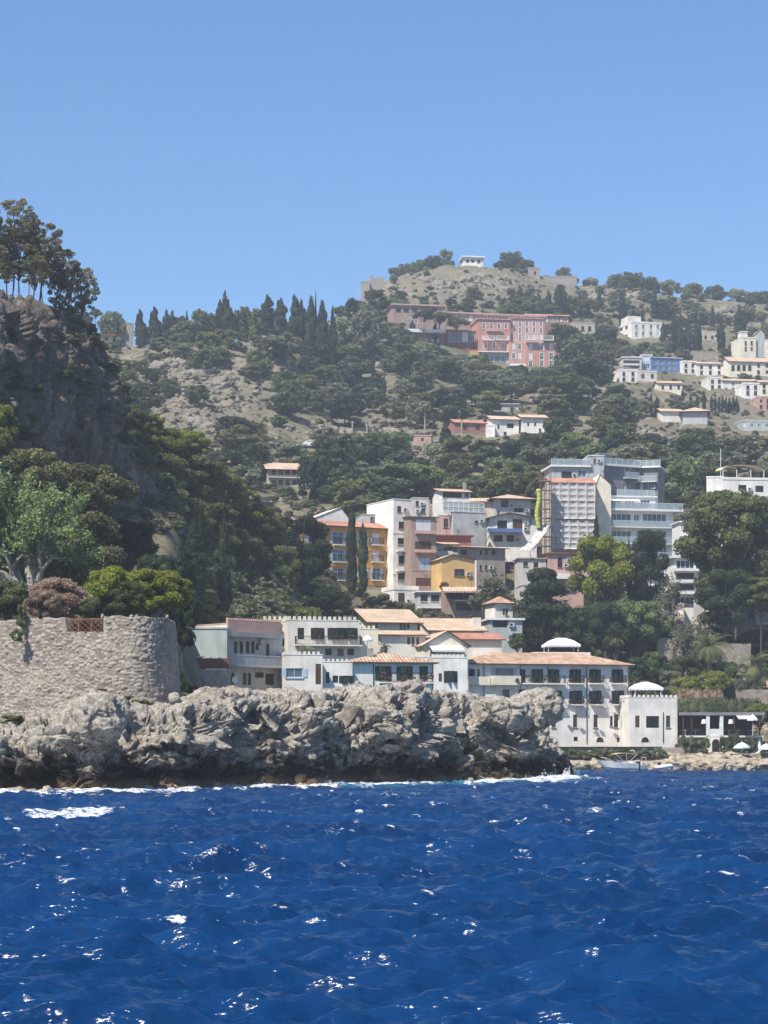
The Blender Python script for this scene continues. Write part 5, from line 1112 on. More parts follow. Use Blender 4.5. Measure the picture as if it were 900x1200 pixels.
# ridge
q = HB('ridge_villa', 'white flat roofed villa on the very top of the hill', 'villa', 544, 566, 313, 301.5, 8, 9, 'plaster_white', 886); q.grid((548, 554, 561), (306,), 3.5, 4, 'dark'); q.slab(.8, .5); q.done()
q = HB('castle_ruin', 'broken stone wall of a ruined castle on the left shoulder of the ridge', 'ruin', 434, 450, 338, 326, 6, 5, 'stone_grey', 868); b = MB(); b.box(0, 1.2, 0, 1.5, q.h, q.h+1.2); b.box(q.w*.5, q.w, 0, 1, q.h, q.h+.7); b.obj('broken_parapet', 'stone_grey', q.root); q.done()
q = HB('castle_ruin', 'lower stone stump left of the broken castle wall', 'ruin', 423, 433, 340, 331, 2, 4, 'stone_grey', 866); q.flat(.6); q.done()
q = HB('castle_ruin', 'square stone stump with an opening right of the hilltop villa', 'ruin', 619, 633, 325, 315, 4, 5, 'stone_grey', 888); q.win(627, 320, 3, 4, 'open', far=True); q.flat(.6); q.done()
q = HB('ridge_wall', 'long low dark terrace wall on the ridge', 'wall', 633, 676, 330, 324.5, 2, 3, 'stone_grey', 893); q.flat(.5); q.done()
q = HB('ridge_house', 'flat roofed pale house with a terrace on the far left ridge', 'house', 98, 132, 404, 393, 8, 7, 'plaster_beige', 640); q.grid((106, 116, 125), (397,), 4, 4, 'open'); q.slab(1, .3, 'plaster_maroon'); q.done()
q = HB('ridge_house', 'plain grey house behind the umbrella pines of the far left ridge', 'house', 134, 156, 396, 379, 6, 7, 'stone_grey', 652); q.win(146, 383, 4, 4, 'dark', far=True); q.flat(.3); q.done()
q = HB('cemetery_wall', 'long grey-green terrace building behind the ridge cypresses', 'building', 284, 345, 392, 381, 3, 5, 'concrete', 655); q.grid([290+8*k for k in range(7)], (384,), 3, 5, 'open'); q.slab(.4, .3, 'concrete'); q.done()

# ---------------------------------------------------------------- terrace bar on the shore
e = empty('terrace_bar', P(796, 862, 302), R(3), 'shaded terrace bar with a dark pergola and two white columns beside the wing', 'bar')
s = 302/F; Lb = 97*s; z0 = 0; base_z = zat(862, 302)
def bx(name, x0, x1, y0, y1, z0, z1, mat, parent=e):
    b = MB(); b.box(x0, x1, y0, y1, z0, z1); return b.obj(name, mat, parent)
bx('floor', 0, Lb, -1.5, 6, -.25, 0, 'plaster_ivory'); bx('back_wall', 0, Lb, 5.6, 6, 0, 3.0, 'wood_brown'); bx('pergola', -.1, Lb+.2, -1.6, 6.1, 2.75, 3.15, 'plaster_slate')
for x in (29.5, 45.5): bx('column', x*s, (x+4)*s, -1.5, -1.0, -2.0, 2.74, 'paint_white')
for x in (2, 12, 62, 78, 92): bx('post', x*s, x*s+.12, -1.4, -1.28, 0, 2.74, 'wood_brown')
b = MB(); rail_mb(b, 0, 29*s, -1.45, 0, .95); rail_mb(b, 50*s, Lb, -1.45, 0, .95); b.obj('railing', 'iron', e)
bx('lower_wall', 29.6*s, 49.4*s, -1.49, 1.5, -2.6, -.26, 'plaster_white'); bx('parapet', 33.6*s, 45.4*s, -1.44, -1.2, 0, .9, 'paint_white')
fm_, pm = win_meshes('arch', 1.1, 1.8); o = link('arched_door', fm_, e, ((40.5)*s, -1.5, -2.2)); link('pane', pm, o)
bx('lower_back', 0, 29.5*s, -.6, 0, -2.6, -.26, 'stone_pale'); bx('lower_back', 49.5*s, Lb, -.6, 0, -2.6, -.26, 'stone_grey')
for x in (8, 20, 60, 70, 84): 
    b = MB(); b.tube([(x*s, .6, 0), (x*s, .6, .72)], .05, 6); b.tube([(x*s, .6, .72), (x*s, .6, .77)], .45, 10); b.obj('table', 'paint_white', e)
for x, r_ in ((27.5, .42), (59, .38)): b = MB(); b.tube([(x*s, -1.2, 1.6), (x*s, -1.2, 2.2)], [r_, r_*.8], 10); b.obj('lantern', 'paint_white', e)
b = MB(); b.poly([(64*s, -3.1, 2.35), (84*s, -3.1, 2.35), (84*s, -1.65, 2.7), (64*s, -1.65, 2.7)]); b.poly([(64*s, -3.1, 2.35), (84*s, -3.1, 2.35), (84*s, -3.1, 2.2), (64*s, -3.1, 2.2)]); b.obj('awning', 'canvas_white', e)
parasol('white parasol at the right end of the terrace bar', 882, 297, 837, 843, 13, 'canvas_white', ypole=862)
parasol('pale blue beach parasol on the shore rocks, fully in view', 869.5, 296, 869.5, 875.5, 20, 'canvas_blue', 'pale blue parasols on the rocks', ypole=886)
parasol('pale blue beach parasol cut by the right edge of the view', 898, 297, 871, 877, 19, 'canvas_blue', 'pale blue parasols on the rocks', ypole=888)
parasol('closed white parasol between the two pale blue ones', 890, 298, 864.5, 878, 6, 'canvas_white', closed=True, ypole=886)
def lounger(px, Y, py, lab):
    e = empty('sun_lounger', P(px, py, Y), R(15), lab, 'sun lounger', 'sun loungers by the parasols'); b = MB(); b.box(0, 1.3, 0, .6, .3, .38); b.obj('seat', 'canvas_white', e)
    b = MB(); b.poly([(1.3, 0, .3), (1.9, 0, .75), (1.9, .6, .75), (1.3, .6, .3)]); b.poly([(1.3, 0, .36), (1.86, 0, .80), (1.86, .6, .80), (1.3, .6, .36)]); b.obj('backrest', 'canvas_white', e)
    for x in (.1, 1.2):
        for y in (.05, .52): b = MB(); b.box(x, x+.05, y, y+.05, -.4, .3); b.obj('leg', 'wood_brown', e)
lounger(857, 295.5, 885.5, 'white sun lounger left of the fully visible blue parasol'); lounger(877, 295.5, 886, 'white sun lounger right of the fully visible blue parasol')
# hedge strip, promenade wall in front of the hotel
q = B('promenade_wall', 'low dark green planted wall along the foot of the long hotel', 'wall', 645, 776, 884, 875, 297.3, 2, 1.2, 2, 'paint_darkgreen'); q.done()
q = B('steps', 'low brown stone steps at the end of the planted wall', 'steps', 776, 800, 886, 876, 297.3, 2, 2, 2, 'stone_grey'); b = MB(); [b.box(-.1, q.w+.1, -.3*k-.3, -.3*k-.001, -1, q.h-.25*(k+1)) for k in range(3)]; b.obj('step', 'stone_pale', q.root); q.done()

# ---------------------------------------------------------------- stone bastion and red fence at the left
path = [(-330, 174), (-250, 168), (-100, 160.5), (0, 155.5), (80, 152.0), (130, 150.6), (160, 150.2), (180, 150.8), (192, 152), (199, 154), (203, 157), (204, 161), (202, 166), (200, 172)]
xy = np.array([((p-CX)/F*y, y) for p, y in path]); dl = np.r_[0, np.cumsum(np.hypot(*np.diff(xy, axis=0).T))]
ns = int(dl[-1]/.065); su = np.linspace(0, dl[-1], ns)
def cr(v):  # smooth resample
    o = np.interp(su, dl, v)
    for _ in range(140): o[1:-1] = (o[:-2]+2*o[1:-1]+o[2:])/4
    return o
wx, wy = cr(xy[:, 0]), cr(xy[:, 1]); tx, ty = np.gradient(wx), np.gradient(wy); tl = np.hypot(tx, ty); nx, ny = ty/tl, -tx/tl
nzr = 190; zt_ = zat(723, 151); zv = np.linspace(-1.0, zt_, nzr)
U, Z = np.meshgrid(su, zv); bat = (zt_-Z)*.075
pw = np.stack([U/.40+.25*np.sin(Z*2.3), Z/.235+.12*np.sin(U*1.9), U*0], 2).reshape(-1, 3); pw[:, :2] += np.stack([fbm(pw*.45, 2, 201), fbm(pw*.45, 2, 203)], 1)*.38
f1, f2, idc = worley(pw, 77, True)
ed = np.clip((f2-f1)/.28, 0, 1); dsp = ed**.6*.12+(idc-.5)*.11*ed+fbm(pw*2.2, 3, 205)*.022
dsp += fbm(np.stack([U.ravel()*.35, Z.ravel()*.35, U.ravel()*0], 1), 3, 207)*.13
off = bat.ravel()+dsp*.85
VX = np.tile(wx, nzr)+np.tile(nx, nzr)*off; VY = np.tile(wy, nzr)+np.tile(ny, nzr)*off
topn = fbm(np.stack([U.ravel()*1.2, U.ravel()*0, U.ravel()*0], 1), 3, 209)*.16
VZ = Z.ravel()+topn*np.clip((Z.ravel()-zt_+1.2)/1.2, 0, 1)
# lowered gap for the lattice railing
gx0, gx1 = (77-CX)/F*152.1, (122-CX)/F*150.9
gapm = (np.tile(wx, nzr) > gx0) & (np.tile(wx, nzr) < gx1); zg = zat(740.5, 151.5); VZ = np.where(gapm & (VZ > zg), zg+(VZ-zg)*.02, VZ)
Vf = np.stack([VX, VY, VZ], 1)
inner = np.stack([wx-nx*.9, wy-ny*.9, np.where((wx > gx0) & (wx < gx1), zg, zt_)], 1); inner2 = inner.copy(); inner2[:, 2] = zt_-3.5
Vf = np.concatenate([Vf, inner, inner2]); 
m = D.materials.new('rubble_masonry'); t = NT(m)
stn = t.attr('stone'); edg = t.attr('edge')
c = t.ramp(stn, [(0., (.19, .16, .135)), (.35, (.29, .25, .21)), (.7, (.38, .335, .285)), (1., (.25, .22, .19))])
c = t.mix(t.ramp(t.noise(.5, 5), [(.48, 0.), (.7, .5)]), c, (.30, .26, .22)); c = t.mix(t.ramp(edg, [(.0, 1.), (.5, 0.)]), c, (.12, .10, .085))
c = t.mix(1., c, t.ramp(t.noise(12, 4), [(.3, .8), (.7, 1.1)]), 'MULTIPLY'); t.pb(c, .95, .1, t.bump(t.noise(14, 5), .4, .05)); MATS['rubble_masonry'] = m
e = empty('bastion', (float(wx[0]), float(wy[0]), 0), 0, 'tall curved rubble stone bastion wall rising behind the rocks at the left', 'wall'); lo = np.array([wx[0], wy[0], 0])
me = mesh_np('masonry', Vf-lo, grid_faces(nzr+2, ns), ['rubble_masonry'], True)
for nme, v in (('stone', idc), ('edge', ed)):
    a = me.attributes.new(nme, 'FLOAT', 'POINT'); a.data.foreach_set('value', np.r_[v, np.full(2*ns, .5)].astype(np.float32))
link('masonry', me, e)
def panel(mat, p0, p1, zb, zt, parent, name='lattice_railing'):
    L = (p1-p0).length; an = math.atan2(p1.y-p0.y, p1.x-p0.x); b = MB(); h = zt-zb; b.box(0, L, -.04, .04, h-.1, h); b.box(0, L, -.04, .04, 0, .08); n = max(2, int(L/.95))
    for k in range(n+1): x = L*k/n; b.box(x-.05, x+.05, -.05, .05, .08, h-.1)
    for k in range(n):
        x0, x1 = L*k/n+.05, L*(k+1)/n-.05; q_ = [(x0, .09), (x1, h-.11)], [(x0, h-.11), (x1, .09)], [(x0, h/2), ((x0+x1)/2, h-.11)], [((x0+x1)/2, h-.11), (x1, h/2)], [(x1, h/2), ((x0+x1)/2, .09)], [((x0+x1)/2, .09), (x0, h/2)]
        for a_, c_ in q_: b.tube([(a_[0], 0, a_[1]), (c_[0], 0, c_[1])], .03, 4)
    o = b.obj(name, mat, parent, loc=p0 - (Vector(parent.location) if parent else Vector()), rotz=an); return o
p0 = Vector((gx0, 152.3, zg)); p1 = Vector((gx1, 151.2, zg)); panel('wood_rust', p0, p1, zg, zat(724.5, 151.5), e)
for (px, w_, py) in ((154, 8, 719.5), (160, 5, 721), (196, 5, 721), (120, 4, 718)):
    p = P(px, 723.5, 151.8); b = ico_rock('coping_stone', (p.x, p.y+.1, p.z+.05), (w_/F*151*.5, .3, .22), int(px), 4); tag(b, f'loose coping stone on the bastion top, {"left end of the curve" if px == 154 else "second from the curve" if px == 160 else "at the right corner" if px == 196 else "beside the lattice railing"}', 'stone')
# lower wall with red fence
q = B('fence_wall', 'dark grey stone wall with a rust red fence on top beside the bastion', 'wall', 205, 268, 812, 784, 231, 6, 1, 3, 'stone_grey'); q.done()
b = MB(); L = q.w; h = 13/F*231; n = 6
for k in range(n): b.box(L*k/n+.06, L*(k+1)/n-.06, .3, .36, q.h+.05, q.h+h)
o = b.obj('fence_panel', 'wood_rust', q.root)
for k in range(n+1): b = MB(); b.box(L*k/n-.06, L*k/n+.06, .25, .42, q.h+.004, q.h+h+.12); b.obj('fence_post', 'wood_rust', q.root)
for k in (1, 3): b = MB(); b.box(L*k/n-.5, L*k/n+.3, .1, .6, q.h+h+.12, q.h+h+.2); b.obj('lamp', 'paint_white', q.root)

# ---------------------------------------------------------------- boats, van, poles, terrace walls
def boat(px, Y, py, L, bw, hgt_, yaw, label, top, mat='gelcoat', name='motorboat'):
    e = empty(name, P(px, py, Y), R(yaw), label, 'boat'); e.location.z = .05
    st = 12; sec = []
    for i in range(st+1):
        t_ = i/st; wd_ = bw/2*(1-max(0, (t_-.45)/.55)**2.2)*(.92+.08*min(1, t_*4)); kz = -.3+max(0, t_-.6)**2*2.2*hgt_; dz = hgt_*(.85+.35*t_*t_)
        rk = lambda z: t_*L-(dz-z)*.95*t_**3
        sec.append([(t_*L, -wd_, dz), (rk(dz*.45+kz*.3), -wd_*.86, dz*.45+kz*.3), (rk(kz*.7), -wd_*.45, kz*.7+.02), (rk(kz), 0, kz), (rk(kz*.7), wd_*.45, kz*.7+.02), (rk(dz*.45+kz*.3), wd_*.86, dz*.45+kz*.3), (t_*L, wd_, dz)])
    b = MB()
    for i in range(st):
        for k in range(6): b.poly([sec[i][k], sec[i+1][k], sec[i+1][k+1], sec[i][k+1]])
    b.poly(sec[0])
    b.m = 1
    for i in range(st):
        a0, a1 = sec[i], sec[i+1]; dk = -.06 if i > 6 else -.35
        b.poly([(a0[0][0], a0[0][1]*.9, a0[0][2]+dk), (a1[0][0], a1[0][1]*.9, a1[0][2]+dk), (a1[6][0], a1[6][1]*.9, a1[6][2]+dk), (a0[6][0], a0[6][1]*.9, a0[6][2]+dk)])
        for k in (0, 6): b.poly([a0[k], a1[k], (a1[k][0], a1[k][1]*.9, a1[k][2]+dk), (a0[k][0], a0[k][1]*.9, a0[k][2]+dk)])
    b.obj('hull', [mat, 'plaster_ivory'], e, smooth=False)
    return e
e = boat(746, 283, 905, 5.4, 2.0, 1.15, 193, 'white motorboat with a cream sunshade frame moored by the rocks', True)
b = MB(); b.box(1.6, 2.5, -.5, .5, .5, 1.35); b.obj('console', 'gelcoat', e); b = MB(); b.poly([(1.7, -.5, 1.35), (1.7, .5, 1.35), (2.2, .45, 1.8), (2.2, -.45, 1.8)][::-1]); b.poly([(1.72, -.5, 1.35), (1.72, .5, 1.35), (2.22, .45, 1.8), (2.22, -.45, 1.8)]); b.obj('windscreen', 'glass_blue', e)
b = MB()
for k in range(8):
    a0, a1 = k/8, (k+1)/8; z_ = lambda t_: 2.15+.16*math.sin(math.pi*t_)
    b.poly([(.2+3*a0, -.95, z_(a0)), (.2+3*a1, -.95, z_(a1)), (.2+3*a1, .95, z_(a1)), (.2+3*a0, .95, z_(a0))])
o = b.obj('sunshade', 'canvas_tan', e); sm = o.modifiers.new('thick', 'SOLIDIFY'); sm.thickness = .05
b = MB()
for y in (-.95, .95): b.tube([(1.6, y, .9), (.25, y, 2.15)], .025, 5); b.tube([(1.6, y, .9), (3.15, y, 2.15)], .025, 5); b.tube([(1.6, y, .9), (1.7, y, 2.28)], .025, 5)
b.obj('sunshade_frame', 'paint_white', e); b = MB(); b.box(-.45, 0, -.2, .2, .0, 1.2); b.obj('outboard_motor', 'iron', e); b = MB(); b.box(.3, .9, -.75, .75, .55, .85); b.obj('seat', 'gelcoat', e)
b = MB(); b.tube([(3.2, -.8, 1.15), (4.2, -.55, 1.65), (4.8, 0, 1.75), (4.2, .55, 1.65), (3.2, .8, 1.15)], .025, 5); b.obj('bow_rail', 'paint_white', e)
e = boat(757, 287, 893, 3.6, 1.6, .8, 200, 'second white boat partly hidden behind the motorboat', False); b = MB(); b.box(.9, 2.1, -.55, .55, .45, 1.15); b.obj('cabin', 'gelcoat', e); b = MB(); b.tube([(.3, -.6, .8), (.3, -.6, 1.7), (.3, .6, 1.7), (.3, .6, .8)], .03, 5); b.obj('roll_bar', 'paint_white', e)
# inflatable dinghy, bow to the viewer
e = empty('dinghy', P(778, 903, 284), R(285), 'grey-white inflatable dinghy moored right of the motorboat', 'boat'); e.location.z = .1
b = MB(); tb = [(-1.3, -.8, .35), (.4, -.85, .38), (1.2, -.6, .5), (1.7, 0, .62), (1.2, .6, .5), (.4, .85, .38), (-1.3, .8, .35)]; b.tube(tb, [.2, .27, .27, .25, .27, .27, .2], 10); b.obj('tube', 'gelcoat', e, smooth=True)
b = MB(); b.poly([(-1.2, -.8, .15), (.6, -.8, .15), (1.4, 0, .25), (.6, .8, .15), (-1.2, .8, .15)]); b.poly([(-1.2, -.7, -.15), (.6, -.7, -.15), (1.4, 0, -.05), (.6, .7, -.15), (-1.2, .7, -.15)], True); b.obj('floor', 'rubber_grey', e)
b = MB(); b.box(-.5, -.1, -.55, .55, .35, .45); b.obj('seat', 'rubber_grey', e); b = MB(); b.box(-1.7, -1.4, -.16, .16, .1, 1.0); b.obj('outboard_motor', 'iron', e)

def car(px, Y, py, L, label, yaw, van=False, hgt=1.5, mat='car_white', cat='car', name='parked_car'):
    e = empty(name, P(px, py, Y), R(yaw), label, cat); wd_ = 1.75; h = hgt
    prof = [(0, .35), (0, .95), (.12*L, h*.97), (.2*L, h), (.74*L, h), (.86*L, h*.62), (.985*L, h*.55), (L, .35)] if van else [(0, .3), (0, .85), (.08*L, .95), (.22*L, h), (.6*L, h), (.76*L, .98), (.97*L, .85), (L, .3)]
    b = MB(); n = len(prof)
    for s_ in (-1, 1):
        ins = [(x, s_*(wd_/2-(.14 if z > 1.0 else 0)), z) for x, z in prof]; b.poly(ins, s_ > 0)
    for k in range(n):
        (x0, z0), (x1, z1) = prof[k], prof[(k+1) % n]; i0 = wd_/2-(.14 if z0 > 1.0 else 0); i1 = wd_/2-(.14 if z1 > 1.0 else 0); b.poly([(x0, -i0, z0), (x0, i0, z0), (x1, i1, z1), (x1, -i1, z1)])
    b.obj('body', mat, e)
    for s_ in (-1, 1):
        b = MB(); y = s_*(wd_/2-.10)
        for x0, x1 in ((.22, .44), (.46, .70)): b.box(L*x0, L*x1, min(y, y+s_*.04), max(y, y+s_*.04), 1.02, h*.93 if van else h-.12)
        b.obj('side_window', 'glass_dark', e)
        for x in (.19*L, .8*L): b = MB(); b.tube([(x, s_*(wd_/2-.18), .32), (x, s_*(wd_/2+.02), .32)], .32, 12); w_ = b.obj('wheel', 'tyre', e); b = MB(); b.tube([(x, s_*(wd_/2+.021), .32), (x, s_*(wd_/2+.03), .32)], .17, 10); b.obj('rim', 'paint_white', w_)
    return e
car(768, 362, 722.5, 4.5, 'white van parked on the road under the slim balcony stack', 12, True, 1.9, name='parked_van', cat='van')
q_ = hit(357, 524); car(354, q_.y, 524, 4.2, 'small white car on the dirt road of the left slope', 8)
e = B('road_wall', 'pale retaining wall of the road below the modern flats', 'wall', 700, 802, 740, 723, 360, 3, 2, 4, 'stone_pale'); e.done()
e = B('road_wall', 'beige parapet behind the parked white van', 'wall', 715, 802, 722, 706, 369, 3, 2, 4, 'plaster_beige'); e.win(722, 711, 10, 6, 'open'); e.win(742, 711, 10, 6, 'open'); e.done()
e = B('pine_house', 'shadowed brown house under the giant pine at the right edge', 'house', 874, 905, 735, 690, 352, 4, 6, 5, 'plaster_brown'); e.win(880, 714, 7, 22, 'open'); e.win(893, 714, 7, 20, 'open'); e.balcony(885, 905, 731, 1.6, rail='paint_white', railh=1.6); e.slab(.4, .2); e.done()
e = B('pine_house', 'pale house corner between the trunks of the giant pine', 'house', 822, 870, 735, 702, 358, 4, 6, 5, 'plaster_worn'); 
for x in (833, 850, 862): e.win(x, 716, 5, 14, 'dark')
e.flat(.2); e.done()
for (px, y0, y1, lab) in ((383, 496, 516, 'first from the left of the slope poles'), (413, 493, 515, 'second from the left, beside the roadside cars'), (430, 488, 508, 'third from the left, above the bend'), (498, 484, 504, 'lone one under the olive grove'), (538, 481, 499, 'upper one beside the dusky red building'), (541, 492, 508, 'lower one in front of the dusky red building'), (364, 562, 583, 'one beside the villa with the veranda')):
    p = hit(px, y1)
    if p is None: continue
    hh = (y1-y0)/F*p.y; b = MB(); b.tube([(0, 0, -.5), (0, 0, hh)], [.24, .18], 8); b.box(-.5, .5, -.08, .08, hh-.5, hh-.35); o = b.obj('utility_pole', 'stone_pale', loc=p); tag(o, 'pale concrete pole on the slope, '+lab, 'pole', 'concrete poles on the slope')
b = MB(); b.tube([(0, 0, 0), (0, 0, 4.3)], .05, 6); b.box(-.3, .3, -.02, .02, 3.6, 4.2); o = b.obj('road_sign', 'paint_white', loc=P(838, 727, 352)); tag(o, 'white road sign on a thin pole in front of the giant pine', 'sign')
TW_ = [(380, 470, 505, 4), (395, 462, 515, 3), (430, 520, 524, 4), (470, 500, 528, 6), (500, 560, 521, 4), (445, 520, 545, 4), (380, 440, 536, 3), (560, 640, 520, 3), (620, 700, 470, 3), (700, 735, 458, 4), (515, 560, 549, 5), (775, 850, 470, 3), (220, 262, 432, 3), (255, 320, 422, 3), (300, 345, 470, 3), (640, 700, 452, 3), (300, 360, 586, 4), (395, 450, 560, 4)]
ords = ['first', 'second', 'third', 'fourth', 'fifth', 'sixth', 'seventh', 'eighth', 'ninth', 'tenth', 'eleventh', 'twelfth', 'thirteenth', 'fourteenth', 'fifteenth', 'sixteenth', 'seventeenth', 'eighteenth', 'nineteenth', 'twentieth']
def ordn(k):
    tens = {2: 'twenty', 3: 'thirty', 4: 'forty', 5: 'fifty', 6: 'sixty', 7: 'seventy', 8: 'eighty', 9: 'ninety'}
    if k < 20: return ords[k]
    k += 1; t_, u_ = divmod(k, 10)
    if k >= 100: return 'hundred and '+ordn(k-101) if k > 100 else 'hundredth'
    return tens[t_]+('-'+ords[u_-1] if u_ else '') if u_ else tens[t_][:-1]+'ieth'
for i, (x0, x1, y, hp) in enumerate(sorted(TW_)):
    L_ = []
    for k in range(int((x1-x0)/3)+1):
        p = hit(x0+k*3, y+math.sin(k*.7)*.8)
        if p is not None: L_.append(p)
    b = MB(); hh = hp/F*L_[0].y; o0 = L_[0]
    for a_, c_ in zip(L_[:-1], L_[1:]):
        if (a_-c_).length > 12: continue
        a2, c2 = a_-o0, c_-o0; zt0, zt1 = a2.z+hh, c2.z+hh
        b.poly([(a2.x, a2.y, a2.z-1.5), (c2.x, c2.y, c2.z-1.5), (c2.x, c2.y, zt1), (a2.x, a2.y, zt0)]); b.poly([(a2.x, a2.y, zt0), (c2.x, c2.y, zt1), (c2.x, c2.y+.7, zt1), (a2.x, a2.y+.7, zt0)])
    o = b.obj('terrace_wall', 'stone_pale', loc=o0); tag(o, f'pale dry stone terrace wall on the slope, {ordn(i)} from the left', 'wall', 'dry stone terrace walls')
# ------------------------------------------------------------ vegetation prototypes (unit crowns: width 1, height 0..1)
def quads_from(c, n, size, rs, asp=1.0, jit=.75):
    """leaf faces at points c with normals n blurred by jit"""
    n = n+rs.normal(size=n.shape)*jit; n /= np.linalg.norm(n, axis=1, keepdims=True)+1e-9
    a = np.cross(n, rs.normal(size=n.shape)); a /= np.linalg.norm(a, axis=1, keepdims=True)+1e-9; b = np.cross(n, a)
    s = (size*rs.uniform(.6, 1.4, len(c)))[:, None]
    return np.stack([c-a*s*asp-b*s*.25, c-a*s*.1-b*s, c+a*s*asp+b*s*.15, c+a*s*.1+b*s], 1).reshape(-1, 3)
def crown(name, blobs, nl, size, seed, mat, core=.62, asp=1.1, drop=0., flat=False, up=.25):
    rs = np.random.RandomState(seed); Bc = np.array([b[:3] for b in blobs], float); Br = np.array([b[3:6] for b in blobs], float)
    wgt = (Br[:, 0]*Br[:, 2]); idx = rs.choice(len(blobs), nl, p=wgt/wgt.sum())
    d = rs.normal(size=(nl, 3)); d[:, 2] += up; d /= np.linalg.norm(d, axis=1, keepdims=True)
    # tufts: directions cluster so that each blob has lumps and holes
    k = 9; ctr = rs.normal(size=(len(blobs), k, 3)); ctr /= np.linalg.norm(ctr, axis=2, keepdims=True); pick = ctr[idx, rs.randint(0, k, nl)]
    d = d*.62+pick*.62; d /= np.linalg.norm(d, axis=1, keepdims=True)
    r = rs.uniform(.55, 1.08, nl)**.6
    c = Bc[idx]+d*Br[idx]*r[:, None]
    V = quads_from(c, d, size, rs, asp); Fq = np.arange(len(V)).reshape(-1, 4)
    if core:
        n0 = len(V); cv, cf = [], []
        import bmesh
        bm = bmesh.new(); bmesh.ops.create_icosphere(bm, subdivisions=2, radius=1); iv = np.array([v.co[:] for v in bm.verts]); fi = np.array([[v.index for v in f.verts] for f in bm.faces]); bm.free()
        for i in range(len(blobs)):
            vv = iv*(1+.25*rs.normal(size=(len(iv), 1)))*Br[i]*core+Bc[i]; cf.append(np.c_[fi, fi[:, 0]]+n0+len(iv)*i); cv.append(vv)
        V = np.concatenate([V]+cv); T3 = np.concatenate(cf)
        me = mesh_tri_quad(name, V, Fq, T3[:, :3], mat)
        return me
    return mesh_np(name, V, Fq, [mat])
def mesh_tri_quad(name, V, Q, T, mat):
    V = np.asarray(V, np.float32); me = D.meshes.new(name); me.vertices.add(len(V)); me.vertices.foreach_set('co', V.ravel())
    nl = Q.size+T.size; me.loops.add(nl); me.loops.foreach_set('vertex_index', np.r_[Q.ravel(), T.ravel()].astype(np.int32))
    me.polygons.add(len(Q)+len(T)); me.polygons.foreach_set('loop_start', np.r_[np.arange(len(Q))*4, Q.size+np.arange(len(T))*3].astype(np.int32))
    me.update(calc_edges=True)
    if mat: me.materials.append(W(mat))
    return me
def blobs_dome(seed, n, flat=.55, rmin=.13, rmax=.22, low=.1, spread=.42):
    r_ = random.Random(seed); out = []
    for i in range(n):
        for _ in range(30):
            a = r_.uniform(0, 2*math.pi); q = math.sqrt(r_.random())*spread; z = r_.uniform(low, 1)
            lim = math.sqrt(max(0, 1-((z-.45)/.58)**2)) if z > .45 else .75+.25*z/.45
            x, y = q*math.cos(a)*lim/.9, q*math.sin(a)*lim/.9
            if all((x-o[0])**2+(y-o[1])**2+((z-o[2])*.8)**2 > (.55*o[3]+.05)**2 for o in out): break
        r = r_.uniform(rmin, rmax); out.append((x, y, min(max(z, r*flat), 1-r*flat), r, r, r*flat))
    return out
def blobs_umbrella(seed, n):
    r_ = random.Random(seed); out = []
    for i in range(n):
        a = r_.uniform(0, 6.283); q = math.sqrt(r_.random())*.42; r = r_.uniform(.12, .19); out.append((q*math.cos(a), q*math.sin(a), .75-q*q*2.2+r_.uniform(-.12, .05), r, r, r*1.1))
    return out
def blobs_layers(seed, n):
    r_ = random.Random(seed); out = []
    for i in range(n):
        z = r_.random(); lim = (1-z)**.8*.42+.04; a = r_.uniform(0, 6.283); q = math.sqrt(r_.random())*lim; r = r_.uniform(.12, .21); out.append((q*math.cos(a), q*math.sin(a), .04+z*.92, r, r, r*.36))
    return out
def blobs_spindle(seed, n, w=.42):
    r_ = random.Random(seed); out = []
    for i in range(n):
        z = (i+.5)/n; lim = math.sin(math.pi*min(1, (z*.92+.1)))**.7 if z > .4 else (.78+.22*z/.4); lim = max(lim, .12)*w; a = r_.uniform(0, 6.283); q = lim*.5*r_.random(); r = lim*r_.uniform(.62, .9)
        out.append((q*math.cos(a), q*math.sin(a), .03+z*.94, r, r, .09*r_.uniform(.8, 1.2)))
    return out
CR = {}
def reg(kind, meshes): CR[kind] = meshes
NM = {}
reg('pine', [crown('crown', blobs_dome(s, 34, .7, .10, .19), 17000, .0155, s, 'leaf_pine', .5) for s in (1, 2, 3, 4)])
reg('pine_open', [crown('crown', blobs_dome(s, 70, .7, .06, .105, .0, .47), 10500, .0135, s, 'leaf_cliff', 0) for s in (11, 12, 13)])
reg('giant', [crown('crown', blobs_dome(s, 46, .62, .10, .17), 26000, .0115, s, 'leaf_pine', .6) for s in (21, 22)])
reg('umbrella', [crown('crown', blobs_umbrella(s, 22), 4000, .025, s, 'leaf_pine', .55) for s in (31, 32)])
reg('round', [crown('crown', blobs_dome(s, 30, .85, .12, .2), 12000, .017, s, 'leaf_oak', .62) for s in (41, 42, 43)])
reg('cedar', [crown('crown', blobs_layers(s, 80), 24000, .0155, s, 'leaf_dark', .5, up=.5) for s in (51,)])
reg('cypress', [crown('crown', blobs_spindle(s, 22), 9000, .02, s, 'leaf_cypress', .78, asp=.9) for s in (61, 62, 63)])
reg('far_pine', [crown('crown', blobs_dome(s, 20, .8, .13, .22, .0), 1900, .042, s, 'leaf_pine', .5) for s in range(71, 76)])
reg('far_round', [crown('crown', blobs_dome(s, 24, .95, .11, .22, .0), 1900, .042, s, 'leaf_oak', .45) for s in range(81, 87)])
reg('far_cypress', [crown('crown', blobs_spindle(s, 12), 1100, .055, s, 'leaf_cypress', .85) for s in range(91, 95)])
reg('shrub', [crown('foliage', blobs_dome(s, 12, .8, .16, .26, .0), 2600, .035, s, 'leaf_oak', .6) for s in range(101, 105)])
